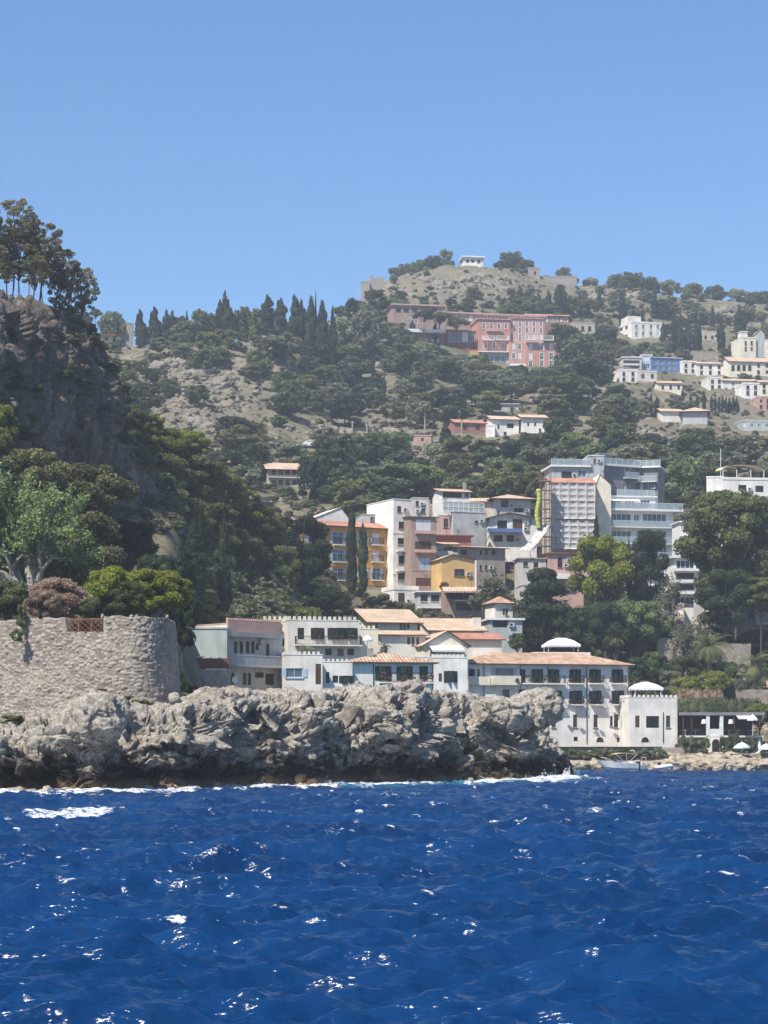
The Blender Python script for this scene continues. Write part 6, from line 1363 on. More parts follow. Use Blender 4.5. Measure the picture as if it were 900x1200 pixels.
reg('hedge', [crown('foliage', [(x*.1-.45, (i % 2)*.1-.05, .5, .12, .2, .5) for i, x in enumerate(range(10))], 5000, .018, 110, 'leaf_oak', .75)])

def limbs(seed, n=12, spread=.4, r0=.035, mat='bark', low=-.25, kink=.1):
    r_ = random.Random(seed); b = MB()
    for i in range(n):
        a = r_.uniform(0, 6.283); q = spread*r_.uniform(.35, 1); z1 = r_.uniform(.3, .92); s = Vector((0, 0, low+r_.uniform(0, .35))); e_ = Vector((q*math.cos(a), q*math.sin(a), z1))
        pts_ = [s.lerp(e_, t_)+Vector((r_.gauss(0, kink*.3), r_.gauss(0, kink*.3), (t_*(1-t_))*-.1)) if 0 < t_ < 1 else s.lerp(e_, t_) for t_ in (0, .25, .5, .75, 1)]
        b.tube(pts_, [r0*(1-.8*t_) for t_ in (0, .25, .5, .75, 1)], 5, False)
    return b.mesh('limbs', mat, True)
LM = {'bark': [limbs(s) for s in (1, 2, 3)], 'pine': [limbs(s, 16, .42, .022, 'bark_pine') for s in (4, 5, 6)], 'pale': [limbs(s, 18, .45, .028, 'bark_pale') for s in (7, 8)]}
def trunkmesh(seed, mat):
    r_ = random.Random(seed); b = MB(); pts_ = [Vector((r_.gauss(0, .25) if 0 < k < 6 else 0, r_.gauss(0, .25) if 0 < k < 6 else 0, k/6)) for k in range(7)]
    b.tube(pts_, [.62, .5, .44, .4, .36, .32, .28], 8); return b.mesh('trunk', mat, True)
TM = {'bark': [trunkmesh(s, 'bark') for s in (1, 2)], 'pine': [trunkmesh(s, 'bark_pine') for s in (3, 4)], 'pale': [trunkmesh(5, 'bark_pale')]}
KN = {'pine': 'pine_tree', 'pine_open': 'pine_tree', 'giant': 'pine_tree', 'umbrella': 'pine_tree', 'round': 'broadleaf_tree', 'cedar': 'cedar_tree', 'cypress': 'cypress_tree', 'far_pine': 'pine_tree', 'far_round': 'broadleaf_tree', 'far_cypress': 'cypress_tree', 'shrub': 'shrub', 'hedge': 'hedge'}
tcount = 0
def settle(o, mat):
    if mat:
        o.material_slots[0].link = 'OBJECT'; o.material_slots[0].material = W(mat)
def tree_at(kind, x, y, zg, zc, zt, wd, label, mat=None, group=None, var=None, lean=0., tr=None, limb=True, depth=None):
    """zg ground, zc crown bottom, zt crown top, wd crown width; real root on the ground"""
    global tcount
    tcount += 1; nm = KN[kind]; nm = 'olive_tree' if nm == 'broadleaf_tree' and mat == 'leaf_olive' else nm; v = var if var is not None else rnd.randrange(99)
    cm = CR[kind][v % len(CR[kind])]; far = kind.startswith('far') 
    if nm in ('shrub', 'hedge'):
        o = link(nm, cm, None, (x, y, zg-.05), rnd.uniform(0, 6.28) if nm == 'shrub' else 0, (wd, depth or wd, max(zt-zg, .3))); settle(o, mat); tag(o, label, nm, group); return o
    e = empty(nm, (x, y, zg), 0, label, 'tree', group)
    c = link('crown', cm, e, (lean, 0, zc-zg), rnd.uniform(0, 6.28), (wd, depth or wd, zt-zc)); settle(c, mat)
    bk = tr or ('pine' if nm == 'pine_tree' else 'bark'); tk = TM[bk][v % len(TM[bk])]; th_ = (zc-zg)+(zt-zc)*(.3 if nm != 'cypress_tree' else .1)
    r_ = max(.12, wd*.035)*(1 if far else 1.)
    t_ = link('trunk', tk, e, (0, 0, -.4), rnd.uniform(0, 6), (r_, r_, th_+.4))
    if lean: t_.rotation_euler = (0, math.atan2(lean, th_), 0)
    if limb and not far and kind not in ('cypress',):
        l_ = link('limbs', LM[bk][v % len(LM[bk])], e, (lean, 0, zc-zg), rnd.uniform(0, 6), (wd, depth or wd, zt-zc))
    return e
def T(kind, px, ytop, ybot, wpx, Y, label, mat=None, gfn=ground, group=None, lean=0., **k):
    x = (px-CX)/F*Y; zt, zc = zat(ytop, Y), zat(ybot, Y); zg = min(gfn(x, Y), zc+.3) if gfn else zc
    if kind == 'far_round' and zc-zg < 9: zc = min(zc, zg+.05*(zt-zg))
    elif kind == 'far_pine' and zc-zg < 9: zc = min(zc, zg+.25*(zt-zg))
    if kind == 'far_cypress': zc = min(zc, zg+.6)
    return tree_at(kind, x, Y, zg, zc, zt, wpx/F*Y, label, mat, group, lean=lean, **k)

# --- pines on the cliff top
cg = cliff_ground
G = 'pines along the cliff top'
T('pine_open', 12, 234, 286, 46, 262, 'tallest cliff top pine, its dark crown against the sky at the left edge', gfn=cg, group=G, lean=.7)
T('pine_open', -18, 240, 300, 60, 258, 'cliff top pine cut by the left edge of the view', gfn=cg, group=G)
T('pine_open', 42, 262, 318, 52, 264, 'broad cliff top pine second from the tallest', gfn=cg, group=G, lean=.9)
T('pine_open', 22, 286, 322, 44, 261, 'low cliff top pine filling the gap under the tallest', gfn=cg, group=G)
T('pine_open', 8, 278, 318, 26, 259, 'cliff top pine with a dead rusty crown', 'leaf_dead', gfn=cg, group=G)
T('pine_open', 60, 292, 336, 44, 266, 'mid sized cliff top pine stepping down to the right', gfn=cg, group=G, lean=1.1)
T('pine_open', 84, 314, 362, 38, 268, 'small thin stemmed pine leaning out at the right end of the cliff top', 'leaf_cliff', gfn=cg, group=G, lean=1.2)
T('pine_open', 70, 326, 372, 34, 266, 'see-through low pine just left of the leaning one', gfn=cg, group=G)
T('pine_open', -6, 290, 330, 50, 256, 'low shaded pine at the left end of the cliff top', gfn=cg, group=G)
for i_, (px_, a1_, c1_, w1_, Y_, ln_) in enumerate([(30, 256, 300, 34, 268, .8), (52, 278, 322, 34, 262, -.6), (0, 262, 300, 40, 270, -1.), (74, 304, 342, 30, 270, .9), (36, 300, 334, 34, 258, .5)]): T('pine_open', px_, a1_, c1_, w1_, Y_, f'slanting cliff top pine filling a gap between the larger ones, {ordn(i_)} of five', 'leaf_cliff' if i_ % 2 else 'leaf_pine_brown', gfn=cg, group=G, lean=ln_)
for k in range(16):
    px = -20+k*8+rnd.uniform(-3, 3); Y = 262+k*.6; x = (px-CX)/F*Y; z = cg(x, Y); h_ = rnd.uniform(.5, 1.3)
    tree_at('shrub', x, Y, z, z, z+h_, rnd.uniform(2., 3.6), f'dry bush on the cliff edge, {ordn(k)} from the left', rnd.choice(['leaf_pine_brown', 'leaf_scrub']), 'bushes along the cliff edge')
for k in range(34):
    px = rnd.uniform(0, 150); py = rnd.uniform(390, 600)
    dr = Vector(((px-CX)/F, 1, (HY-py)/F)).normalized(); h_ = CB.ray_cast(CAMV, dr)
    if h_[0] is None: continue
    p = h_[0]; s_ = rnd.uniform(.8, 2.2); tree_at('shrub', p.x, p.y, p.z-.4*s_, 0, p.z+.5*s_, s_*1.4, f'tuft of scrub clinging to the cliff face, {ordn(k)} of many', 'leaf_dark' if rnd.random() < .5 else 'leaf_scrub', 'scrub on the cliff face')
# --- sunlit pines falling down the headland, then shaded wood
G = 'pines on the headland slope'
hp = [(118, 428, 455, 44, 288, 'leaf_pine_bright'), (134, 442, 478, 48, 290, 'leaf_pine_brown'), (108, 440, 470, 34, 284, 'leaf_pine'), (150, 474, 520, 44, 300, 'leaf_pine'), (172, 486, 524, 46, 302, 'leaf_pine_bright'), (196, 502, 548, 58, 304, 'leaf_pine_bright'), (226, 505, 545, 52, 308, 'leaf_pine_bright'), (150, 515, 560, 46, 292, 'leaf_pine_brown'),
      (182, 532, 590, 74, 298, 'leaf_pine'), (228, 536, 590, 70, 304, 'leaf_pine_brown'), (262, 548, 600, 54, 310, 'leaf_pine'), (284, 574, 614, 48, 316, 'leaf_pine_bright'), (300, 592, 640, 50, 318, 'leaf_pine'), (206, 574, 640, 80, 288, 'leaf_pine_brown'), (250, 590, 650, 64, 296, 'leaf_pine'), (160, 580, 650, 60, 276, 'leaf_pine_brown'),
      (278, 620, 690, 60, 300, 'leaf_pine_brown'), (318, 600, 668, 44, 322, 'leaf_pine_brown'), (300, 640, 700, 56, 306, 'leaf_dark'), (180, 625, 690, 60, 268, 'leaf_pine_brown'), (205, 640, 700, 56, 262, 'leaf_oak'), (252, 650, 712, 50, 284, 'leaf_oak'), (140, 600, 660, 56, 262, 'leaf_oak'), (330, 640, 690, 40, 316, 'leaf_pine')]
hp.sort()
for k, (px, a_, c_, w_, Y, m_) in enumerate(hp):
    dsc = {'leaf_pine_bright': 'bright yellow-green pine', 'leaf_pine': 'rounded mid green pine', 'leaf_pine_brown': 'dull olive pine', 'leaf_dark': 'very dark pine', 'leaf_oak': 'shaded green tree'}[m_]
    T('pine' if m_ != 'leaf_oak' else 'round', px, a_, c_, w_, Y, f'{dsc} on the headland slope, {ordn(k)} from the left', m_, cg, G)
T('pine', 348, 606, 690, 78, 334, 'large dark pine with a bare trunk left of the yellow block', 'leaf_dark')
T('pine', 322, 655, 705, 44, 330, 'smaller dark pine under the left side of the large trunk', 'leaf_pine')
T('round', 380, 690, 726, 54, 318, 'round dark green tree above the saw-tooth battlements', 'leaf_dark'); T('round', 395, 696, 724, 40, 325, 'soft grey-green bush tree beside the round dark one', 'leaf_olive'); T('pine', 364, 678, 712, 46, 326, 'low spreading dark pine between the large pine and the battlements', 'leaf_dark')
T('cypress', 412, 592, 692, 18, 362, 'taller left cypress of the pair before the yellow block', group=None); T('cypress', 425, 612, 692, 17, 361, 'shorter right cypress of the pair before the yellow block')
T('cypress', 227, 612, 700, 40, 246, 'broad dark cypress, left of the two beside the arcade house'); T('cypress', 262, 608, 716, 26, 250, 'slender dark cypress, right of the two above the arcade house'); T('cypress', 236, 590, 640, 12, 262, 'pointed cypress tip rising behind the broad dark one'); T('cypress', 214, 630, 700, 20, 244, 'short dark cypress hugging the broad one')
# --- garden behind the bastion
T('round', 8, 680, 724, 54, 168, 'clipped dark green bush at the left edge behind the bastion', 'leaf_oak')
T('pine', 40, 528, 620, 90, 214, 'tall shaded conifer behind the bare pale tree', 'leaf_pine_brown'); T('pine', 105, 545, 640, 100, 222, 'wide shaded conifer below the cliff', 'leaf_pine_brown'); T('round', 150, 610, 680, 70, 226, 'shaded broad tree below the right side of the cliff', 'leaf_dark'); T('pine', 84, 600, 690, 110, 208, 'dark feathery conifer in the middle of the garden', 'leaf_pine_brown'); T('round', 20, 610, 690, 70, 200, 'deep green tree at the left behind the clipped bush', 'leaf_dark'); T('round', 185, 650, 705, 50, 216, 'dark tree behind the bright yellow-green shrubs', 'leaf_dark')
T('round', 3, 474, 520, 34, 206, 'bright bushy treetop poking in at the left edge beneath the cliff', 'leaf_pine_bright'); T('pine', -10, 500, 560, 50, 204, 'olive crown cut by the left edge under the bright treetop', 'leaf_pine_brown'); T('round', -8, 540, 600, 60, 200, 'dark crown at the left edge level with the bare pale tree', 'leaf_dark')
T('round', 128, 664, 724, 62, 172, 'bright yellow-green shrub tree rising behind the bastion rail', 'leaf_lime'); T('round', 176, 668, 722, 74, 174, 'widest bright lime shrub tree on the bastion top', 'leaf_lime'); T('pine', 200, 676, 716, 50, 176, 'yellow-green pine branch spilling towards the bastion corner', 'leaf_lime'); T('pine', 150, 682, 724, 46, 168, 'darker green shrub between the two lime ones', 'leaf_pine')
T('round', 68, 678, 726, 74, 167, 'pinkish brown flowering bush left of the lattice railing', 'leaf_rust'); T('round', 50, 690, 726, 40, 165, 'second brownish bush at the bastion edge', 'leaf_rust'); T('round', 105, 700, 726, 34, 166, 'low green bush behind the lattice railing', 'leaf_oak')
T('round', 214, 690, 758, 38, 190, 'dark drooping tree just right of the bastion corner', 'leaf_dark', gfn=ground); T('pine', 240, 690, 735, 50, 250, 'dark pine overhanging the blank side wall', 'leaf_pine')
for i, (px, py, w_, h_) in enumerate([(25, 735, 13, 26), (20, 752, 14, 16)]):
    p = P(px, py, 153.6 if i == 0 else 153.1); o = link('wall_plant', CR['shrub'][i], None, p, 0, (w_/F*154, .9, h_/F*154)); settle(o, 'leaf_oak' if i == 0 else 'leaf_pale'); tag(o, ['dark upper plant growing out of the bastion wall', 'light green lower plant growing out of the bastion wall'][i], 'plant')
# bare pale tree with thin leaves
def bare_tree(name, base, h, wd, label, seed, mat='bark_pale', leaf='leaf_pale', nleaf=26000, ls=.10):
    r_ = random.Random(seed); b = MB(); tips = []
    def grow(p, d, L, r, lv):
        pts_ = [p]; q = p.copy(); dd = d.copy()
        for k in range(4):
            dd = (dd+Vector((r_.gauss(0, .16), r_.gauss(0, .16), r_.gauss(.03, .1)))).normalized(); q = q+dd*L/4; pts_.append(q.copy())
            if lv >= 3: tips.append((q.copy(), dd.copy()))
        b.tube(pts_, [r*(1-.45*k/4) for k in range(5)], 5 if lv > 1 else 7, False)
        if lv < 5:
            for k in range(3 if lv in (1, 2, 3) else 2 if lv else 6):
                a = r_.uniform(0, 6.283); sp = r_.uniform(.35, .75) if lv else r_.uniform(.3, .62); u_ = dd.orthogonal().normalized(); u_.rotate(Matrix.Rotation(a, 3, dd)); nd = (dd+u_*sp*1.3).normalized(); nd.z = max(nd.z, -.1)
                grow(pts_[-1] if k < 2 or lv == 0 else pts_[2], nd, L*r_.uniform(.62, .85)*(1.5 if lv == 0 else 1), r*(.52 if lv else .55), lv+1)
    grow(Vector((0, 0, -.3)), Vector((0, 0, 1)), h*.16, h*.042, 0)
    v = np.array(b.v); sc = h/v[:, 2].max(); sx_ = wd/(v[:, 0].max()-v[:, 0].min())
    e = empty(name, base, 0, label, 'tree'); b.v = [(x*sx_, y*sx_, z*sc) for x, y, z in b.v]; b.obj('limbs', mat, e, smooth=True)
    rs = np.random.RandomState(seed); tp = np.array([[t_[0].x*sx_, t_[0].y*sx_, t_[0].z*sc] for t_ in tips]); ix = rs.randint(0, len(tp), nleaf); c = tp[ix]+rs.normal(size=(nleaf, 3))*.22
    V = quads_from(c, rs.normal(size=c.shape)+np.array([0, 0, 1.2]), ls, rs, 1.3); link('crown', mesh_np('crown', V, np.arange(len(V)).reshape(-1, 4), [leaf]), e); return e
bz = ground((56-CX)/F*180, 180); bare_tree('fig_tree', Vector(((56-CX)/F*180, 180, bz)), zat(546, 180)-bz, 205/F*180, 'big pale barked tree with thin light green leaves in the bastion garden', 5)
bz = ground((575-CX)/F*352, 352); bare_tree('fig_tree', Vector(((577-CX)/F*352, 352, bz)), zat(668, 352)-bz, 46/F*352, 'pale dusty leaved tree above the little white cottage', 8, nleaf=5200, ls=.16, leaf='leaf_olive')
bz = ground((788-CX)/F*346, 346); bare_tree('fig_tree', Vector(((792-CX)/F*346, 346, bz)), zat(668, 346)-bz, 42/F*346, 'wispy grey branched tree left of the parked van', 12, nleaf=2200, ls=.13, leaf='leaf_olive')
bz = ground((804-CX)/F*338, 338); bare_tree('fig_tree', Vector(((803-CX)/F*338, 338, bz)), zat(722, 338)-bz, 60/F*338, 'leaning pale tree with tan leaves below the road wall', 14, nleaf=2600, ls=.13, leaf='leaf_olive')
# --- right side garden
T('cedar', 637, 668, 758, 84, 338, 'very dark spreading cedar above the long hotel roof')
T('round', 704, 628, 706, 72, 352, 'bright lime green rounded tree in front of the modern flats', 'leaf_lime'); T('pine', 758, 622, 708, 46, 352, 'dark ragged pine in front of the modern flats', 'leaf_dark'); T('cypress', 737, 630, 700, 9, 356, 'pencil thin cypress between the lime tree and the dark pine'); T('cypress', 699, 602, 640, 10, 376, 'narrow dark cypress squeezed beside the scaffold netting')
T('giant', 862, 574, 700, 118, 348, 'giant umbrella-like pine at the right edge', 'leaf_pine'); T('giant', 905, 582, 712, 96, 352, 'second giant pine cut by the right edge', 'leaf_pine'); T('pine', 850, 668, 735, 62, 340, 'lower dark crown beneath the giant pine', 'leaf_dark'); T('pine', 892, 676, 712, 60, 338, 'low right branch crown of the pine group', 'leaf_pine'); T('pine', 826, 616, 662, 36, 352, 'small side crown on the left of the giant pine', 'leaf_pine')
T('round', 744, 704, 768, 72, 338, 'dense green tree behind the white roof canopy', 'leaf_oak'); T('round', 712, 706, 768, 50, 334, 'dark bushy tree between the palm and the dense green tree', 'leaf_dark'); T('round', 680, 712, 765, 44, 336, 'dark rounded tree next to the cedar', 'leaf_dark'); T('round', 776, 716, 770, 40, 342, 'tan-tipped bush tree below the white van', 'leaf_olive')
T('round', 767, 764, 800, 36, 322, 'rounded bright green bush tree behind the wing canopy', 'leaf_oak'); T('round', 803, 768, 806, 44, 324, 'deep green bush tree right of the wing', 'leaf_oak'); T('round', 836, 786, 826, 42, 320, 'yellow-green willow-like bush above the bar', 'leaf_pine_bright'); T('round', 806, 792, 826, 38, 318, 'pale green bush above the bar pergola', 'leaf_pine_bright'); T('round', 788, 786, 812, 28, 320, 'small olive bush behind the bar pergola', 'leaf_olive')
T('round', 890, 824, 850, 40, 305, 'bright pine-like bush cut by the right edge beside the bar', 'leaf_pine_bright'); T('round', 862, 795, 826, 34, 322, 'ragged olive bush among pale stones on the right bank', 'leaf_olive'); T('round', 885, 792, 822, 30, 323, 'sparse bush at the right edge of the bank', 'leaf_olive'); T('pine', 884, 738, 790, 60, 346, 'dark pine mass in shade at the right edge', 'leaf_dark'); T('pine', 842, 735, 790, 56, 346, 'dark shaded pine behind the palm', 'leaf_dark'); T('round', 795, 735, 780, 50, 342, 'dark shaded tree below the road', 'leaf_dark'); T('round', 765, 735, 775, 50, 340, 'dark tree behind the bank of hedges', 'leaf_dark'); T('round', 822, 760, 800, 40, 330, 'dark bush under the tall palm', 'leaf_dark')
T('round', 850, 776, 812, 40, 326, 'mid green bush between the two palms', 'leaf_oak'); T('round', 745, 770, 800, 30, 318, 'dark leafy bush touching the hotel roof corner', 'leaf_dark'); T('round', 606, 742, 762, 20, 326, 'small round olive bush left of the white roof canopy', 'leaf_oak')
gk = 0
for (px, py, w_, h_, Y, m_) in [(815, 822, 60, 12, 312, 'leaf_oak'), (860, 823, 60, 12, 312, 'leaf_oak'), (790, 824, 40, 9, 312, 'leaf_oak'), (780, 754, 60, 10, 338, 'leaf_oak'), (325, 718, 44, 11, 290, 'leaf_pine_bright'), (290, 719, 34, 9, 286, 'leaf_pine_bright'), (360, 716, 30, 10, 296, 'leaf_pine_bright'), (820, 812, 50, 10, 315, 'leaf_rust')]:
    p = P(px, py, Y); o = tree_at('hedge', p.x, p.y, p.z-2.2*h_/F*Y, 0, p.z+h_/2/F*Y, w_/F*Y, ['long green hedge on the bar pergola roof', 'right part of the hedge above the bar', 'short hedge at the wing end of the pergola', 'clipped hedge on the shaded terrace', 'sunlit hedge above the cream annexe', 'rounded sunlit hedge above the pink arcade house', 'sunlit hedge behind the saw-tooth battlements', 'reddish flowering hedge behind the pergola'][gk], m_, None, depth=2.); gk += 1
# palms
def palm(px, Y, ytop, ybase, wpx, label, seed, nf=34, mat='leaf_palm'):
    r_ = random.Random(seed); x = (px-CX)/F*Y; zg = min(ground(x, Y), zat(ybase, Y)); zc = zat(ybase, Y); Rr = wpx/F*Y/2; hz = zat(ytop, Y)-zc
    e = empty('palm_tree', (x, Y, zg), 0, label, 'tree'); V = []; hc = zc-zg
    for k in range(nf):
        a = 6.283*k/nf*2.4+r_.uniform(-.2, .2); el_ = r_.uniform(-.45, 1.4); d = Vector((math.cos(a), math.sin(a), 0)); side = Vector((-d.y, d.x, 0)); n = 16; prev = None
        L = Rr*1.15*r_.uniform(.85, 1.1); p = Vector((0, 0, hc)); ang = el_
        for j in range(n):
            st = L/n; q = p+(d*math.cos(ang)+Vector((0, 0, 1))*math.sin(ang))*st; ang -= .07+.04*r_.random()
            w_ = Rr*.22*math.sin(math.pi*(j+1.2)/(n+1.2))**.6
            for s_ in (-1, 1):
                tip = p.lerp(q, .9)+side*s_*w_+(q-p)*1.1+Vector((0, 0, -w_*.45)); V += [p[:], (p.lerp(q, .55))[:], tip[:], (tip-(q-p)*.1)[:]]
            V += [(p+side*.03)[:], (q+side*.03)[:], (q-side*.03)[:], (p-side*.03)[:]]
            p = q
    me = mesh_np('crown', V, np.arange(len(V)).reshape(-1, 4), [mat]); link('crown', me, e)
    b = MB(); b.tube([(0, 0, -.5), (0, 0, hc*.5), (0, 0, hc)], [.42, .34, .45], 9); b.obj('trunk', 'bark', e)
    return e
palm(832, 325, 732, 757, 52, 'tall palm above the bar terrace garden', 1, 44); palm(886, 322, 756, 778, 44, 'palm at the right edge above the bar', 2, 40); palm(692, 345, 694, 722, 54, 'large palm under the lime green tree', 3, 44); palm(667, 348, 706, 722, 34, 'shaded palm between the cedar and the large palm', 4); palm(722, 332, 730, 748, 30, 'small palm in front of the dense green tree', 5)
palm(744, 312, 786, 797, 16, 'spiky young palm beside the wing canopy', 6, 30); palm(566, 404, 590, 600, 14, 'slim palm in front of the grey villa', 7, 24); palm(438, 285, 744, 752, 22, 'spiky agave-like palm beside the terrace parasol', 8, 30, 'leaf_olive'); palm(450, 283, 752, 758, 18, 'second spiky rosette beside the terrace parasol', 9, 28, 'leaf_olive')
palm(360, 259, 757, 763, 22, 'bushy plant on the tower roof', 10, 34, 'leaf_pale')
for i, px in enumerate(range(600, 690, 12)):
    if i in (2, 5): continue
    p = hit(px, 484+rnd.uniform(-3, 3))
    if p is not None: palm(px, p.y-2, 473+rnd.uniform(-2, 3), 478, 13, f'small palm on the crest above the sunlit villa, {ordn(i)} along', 30+i, 20)
# shrubs by the shore and on the rocks
sh = [(505, 733, 10), (430, 770, 8)]
k = 0
for i in range(30):
    px = 655+i*4.4+rnd.uniform(-1, 1)
    if px > 782: break
    Y = 294.5; x = (px-CX)/F*Y; z = max(ground(x, Y), zat(888, Y)); h_ = rnd.uniform(.6, 1.5); tree_at('shrub', x, Y, z, 0, z+h_, rnd.uniform(.8, 1.5), f'low seaside shrub along the hotel foot, {ordn(k)} from the left', rnd.choice(['leaf_olive', 'leaf_oak', 'leaf_pale', 'leaf_scrub']), 'seaside shrubs at the hotel foot'); k += 1
k = 0
for px in (797, 802, 808, 814, 819, 825, 848, 853, 858, 864, 874, 882):
    Y = 298.6; x = (px-CX)/F*Y; z = ground(x, Y); h_ = rnd.uniform(1.6, 2.9); tree_at('shrub', x, Y, z, 0, z+h_, rnd.uniform(.9, 1.7), f'tall reedy plant in front of the bar, {ordn(k)} from the left', rnd.choice(['leaf_oak', 'leaf_olive']), 'reedy plants in front of the bar'); k += 1
for i, (px, py, Y, w_, h_, m_, lb) in enumerate([(213, 804, 160, 14, 22, 'leaf_pale', 'light green bush at the foot of the bastion corner'), (224, 806, 162, 16, 10, 'leaf_grass', 'dry grassy tuft right of the bastion foot'), (240, 806, 163, 12, 7, 'leaf_grass', 'second dry tuft on the rock crest'), (165, 820, 143, 30, 6, 'leaf_grass', 'mat of yellow-green grass under the bastion'), (150, 814, 144, 18, 5, 'leaf_grass', 'thin grass strip left of the grass mat'), (485, 812, 164, 10, 5, 'leaf_grass', 'tiny green plant on the rocks near the middle'), (15, 855, 134, 34, 9, 'leaf_grass', 'dry grass ledge at the left end of the rocks'), (120, 805, 147, 20, 4, 'leaf_grass', 'grass fringe above the big grey boulder')]):
    x = (px-CX)/F*Y; z = max(rock_z(x, Y), zat(py, Y)-.3); o = tree_at('shrub', x, Y, z-.1, 0, z+h_/F*Y, w_/F*Y, lb, m_)
for i, (px, py) in enumerate([(449, 791), (455, 796), (474, 795), (484, 796), (497, 795), (505, 793), (411, 794), (392, 790)]):
    p = P(px, py, 245.5); o = link('flower_pot', CR['shrub'][i % 4], None, (p.x, p.y, p.z-.3), 0, (.7, .5, .6)); settle(o, 'leaf_pink'); tag(o, f'pink geraniums at the low tiled house front, {ordn(i)} of the row', 'flowers', 'pink geraniums')
for i, px in enumerate([606, 622, 639, 655, 668, 683, 690, 705, 716, 733]):
    for j, py in enumerate((797.5, 822)):
        if j and px < 655: continue
        p = P(px, py, 301+max(0, px-545)*.02-1.6); o = link('flower_pot', CR['shrub'][i % 4], None, (p.x, p.y, p.z-.2), 0, (.55, .4, .5)); settle(o, 'leaf_pink'); tag(o, f'{"upper" if j == 0 else "lower"} row flower pot on the hotel balconies, {ordn(i)} from the left', 'flowers', 'flower pots on the hotel balconies')
for i, px in enumerate((352, 372, 391, 399, 411)):
    p = P(px, 748, 270); o = link('flower_pot', CR['shrub'][i % 4], None, (p.x, p.y-1.5+i*.2, p.z-.2), 0, (.8, .5, .6)); settle(o, 'leaf_pink'); tag(o, f'pink flowers on the black railed terrace, {ordn(i)} from the left', 'flowers', 'pink flowers on the railed terrace')
T('round', 592, 658, 672, 26, 386, 'magenta bougainvillea beside the long taupe house', 'bloom_magenta'); T('round', 520, 682, 692, 10, 368, 'pink oleander bush beside the ochre house', 'leaf_pink')

# --- named hill trees
for i, (px, a_, c_, w_) in enumerate([(164, 363, 380, 11), (181, 360, 380, 13), (195, 363, 381, 9), (202, 364, 381, 9), (219, 364, 378, 3), (258, 352, 392, 10), (264, 344, 395, 11), (271, 362, 392, 8), (314, 346, 388, 14), (329, 350, 388, 13), (345, 347, 388, 14), (353, 353, 392, 12), (365, 348, 394, 13), (378, 353, 388, 14), (370, 343, 370, 3), (390, 363, 392, 8)]):
    T('far_cypress', px, a_, c_, w_*1.75, 648, f'dark cypress on the left ridge skyline, {ordn(i)} from the left', group='cypresses on the left ridge')
for i, (px, a_, c_, w_, k_, m_) in enumerate([(97, 362, 384, 24, 'umbrella', 'leaf_dark'), (112, 361, 372, 16, 'umbrella', 'leaf_pine'), (130, 364, 388, 30, 'far_round', 'leaf_oak'), (210, 372, 392, 26, 'far_round', 'leaf_dark'), (234, 362, 385, 26, 'far_round', 'leaf_oak'), (248, 368, 392, 24, 'far_round', 'leaf_dark'), (285, 360, 386, 26, 'far_round', 'leaf_oak'), (300, 362, 388, 22, 'far_round', 'leaf_oak'), (172, 384, 400, 30, 'far_round', 'leaf_oak'), (190, 392, 412, 26, 'far_round', 'leaf_dark'), (225, 385, 410, 42, 'far_pine', 'leaf_dark'), (245, 400, 418, 34, 'far_pine', 'leaf_pine'), (398, 372, 400, 34, 'far_round', 'leaf_olive'), (425, 364, 392, 36, 'far_round', 'leaf_olive'), (445, 340, 362, 26, 'far_round', 'leaf_dark'), (413, 350, 366, 18, 'far_round', 'leaf_dark')]):
    T(k_, px, a_, c_, w_, 652 if px < 392 else 690, f'spreading tree among the left ridge cypresses, {ordn(i)} from the left', m_, group='broad trees on the left ridge')
for i, (px, a_, c_, w_, Y, k_, m_) in enumerate([(522, 293, 304, 22, 893, 'far_pine', 'leaf_oak'), (507, 300, 312, 22, 893, 'far_round', 'leaf_dark'), (492, 305, 316, 24, 892, 'far_round', 'leaf_oak'), (476, 309, 320, 22, 890, 'far_round', 'leaf_oak'), (600, 296, 320, 30, 893, 'far_round', 'leaf_oak'), (612, 304, 322, 30, 893, 'far_round', 'leaf_oak'), (588, 306, 320, 20, 892, 'far_round', 'leaf_dark'), (662, 314, 328, 22, 905, 'far_round', 'leaf_oak'), (740, 319, 330, 28, 920, 'far_round', 'leaf_oak'), (720, 322, 331, 26, 920, 'far_round', 'leaf_olive'), (692, 325, 334, 22, 912, 'far_round', 'leaf_olive'), (762, 324, 334, 24, 925, 'far_round', 'leaf_oak'), (785, 329, 338, 26, 925, 'far_round', 'leaf_olive'), (812, 333, 342, 26, 928, 'far_round', 'leaf_oak'), (838, 336, 346, 28, 930, 'far_round', 'leaf_oak'), (865, 339, 350, 26, 932, 'far_round', 'leaf_olive'), (890, 342, 354, 30, 934, 'far_round', 'leaf_oak'), (462, 314, 324, 16, 886, 'far_round', 'leaf_oak'), (640, 322, 328, 10, 898, 'far_round', 'leaf_oak')]):
    T(k_, px, a_, c_, w_, Y, f'bushy tree on the main skyline, {ordn(i)} in planting order', m_, group='trees on the main skyline')
for o in sorted([o for o in D.objects if o.get('group') == 'trees on the main skyline'], key=lambda o: o.location.x/o.location.y).__iter__(): pass
for i, o in enumerate(sorted([o for o in D.objects if o.get('group') == 'trees on the main skyline'], key=lambda o: o.location.x/o.location.y)): o['label'] = f'bushy tree on the main skyline, {ordn(i)} from the left'
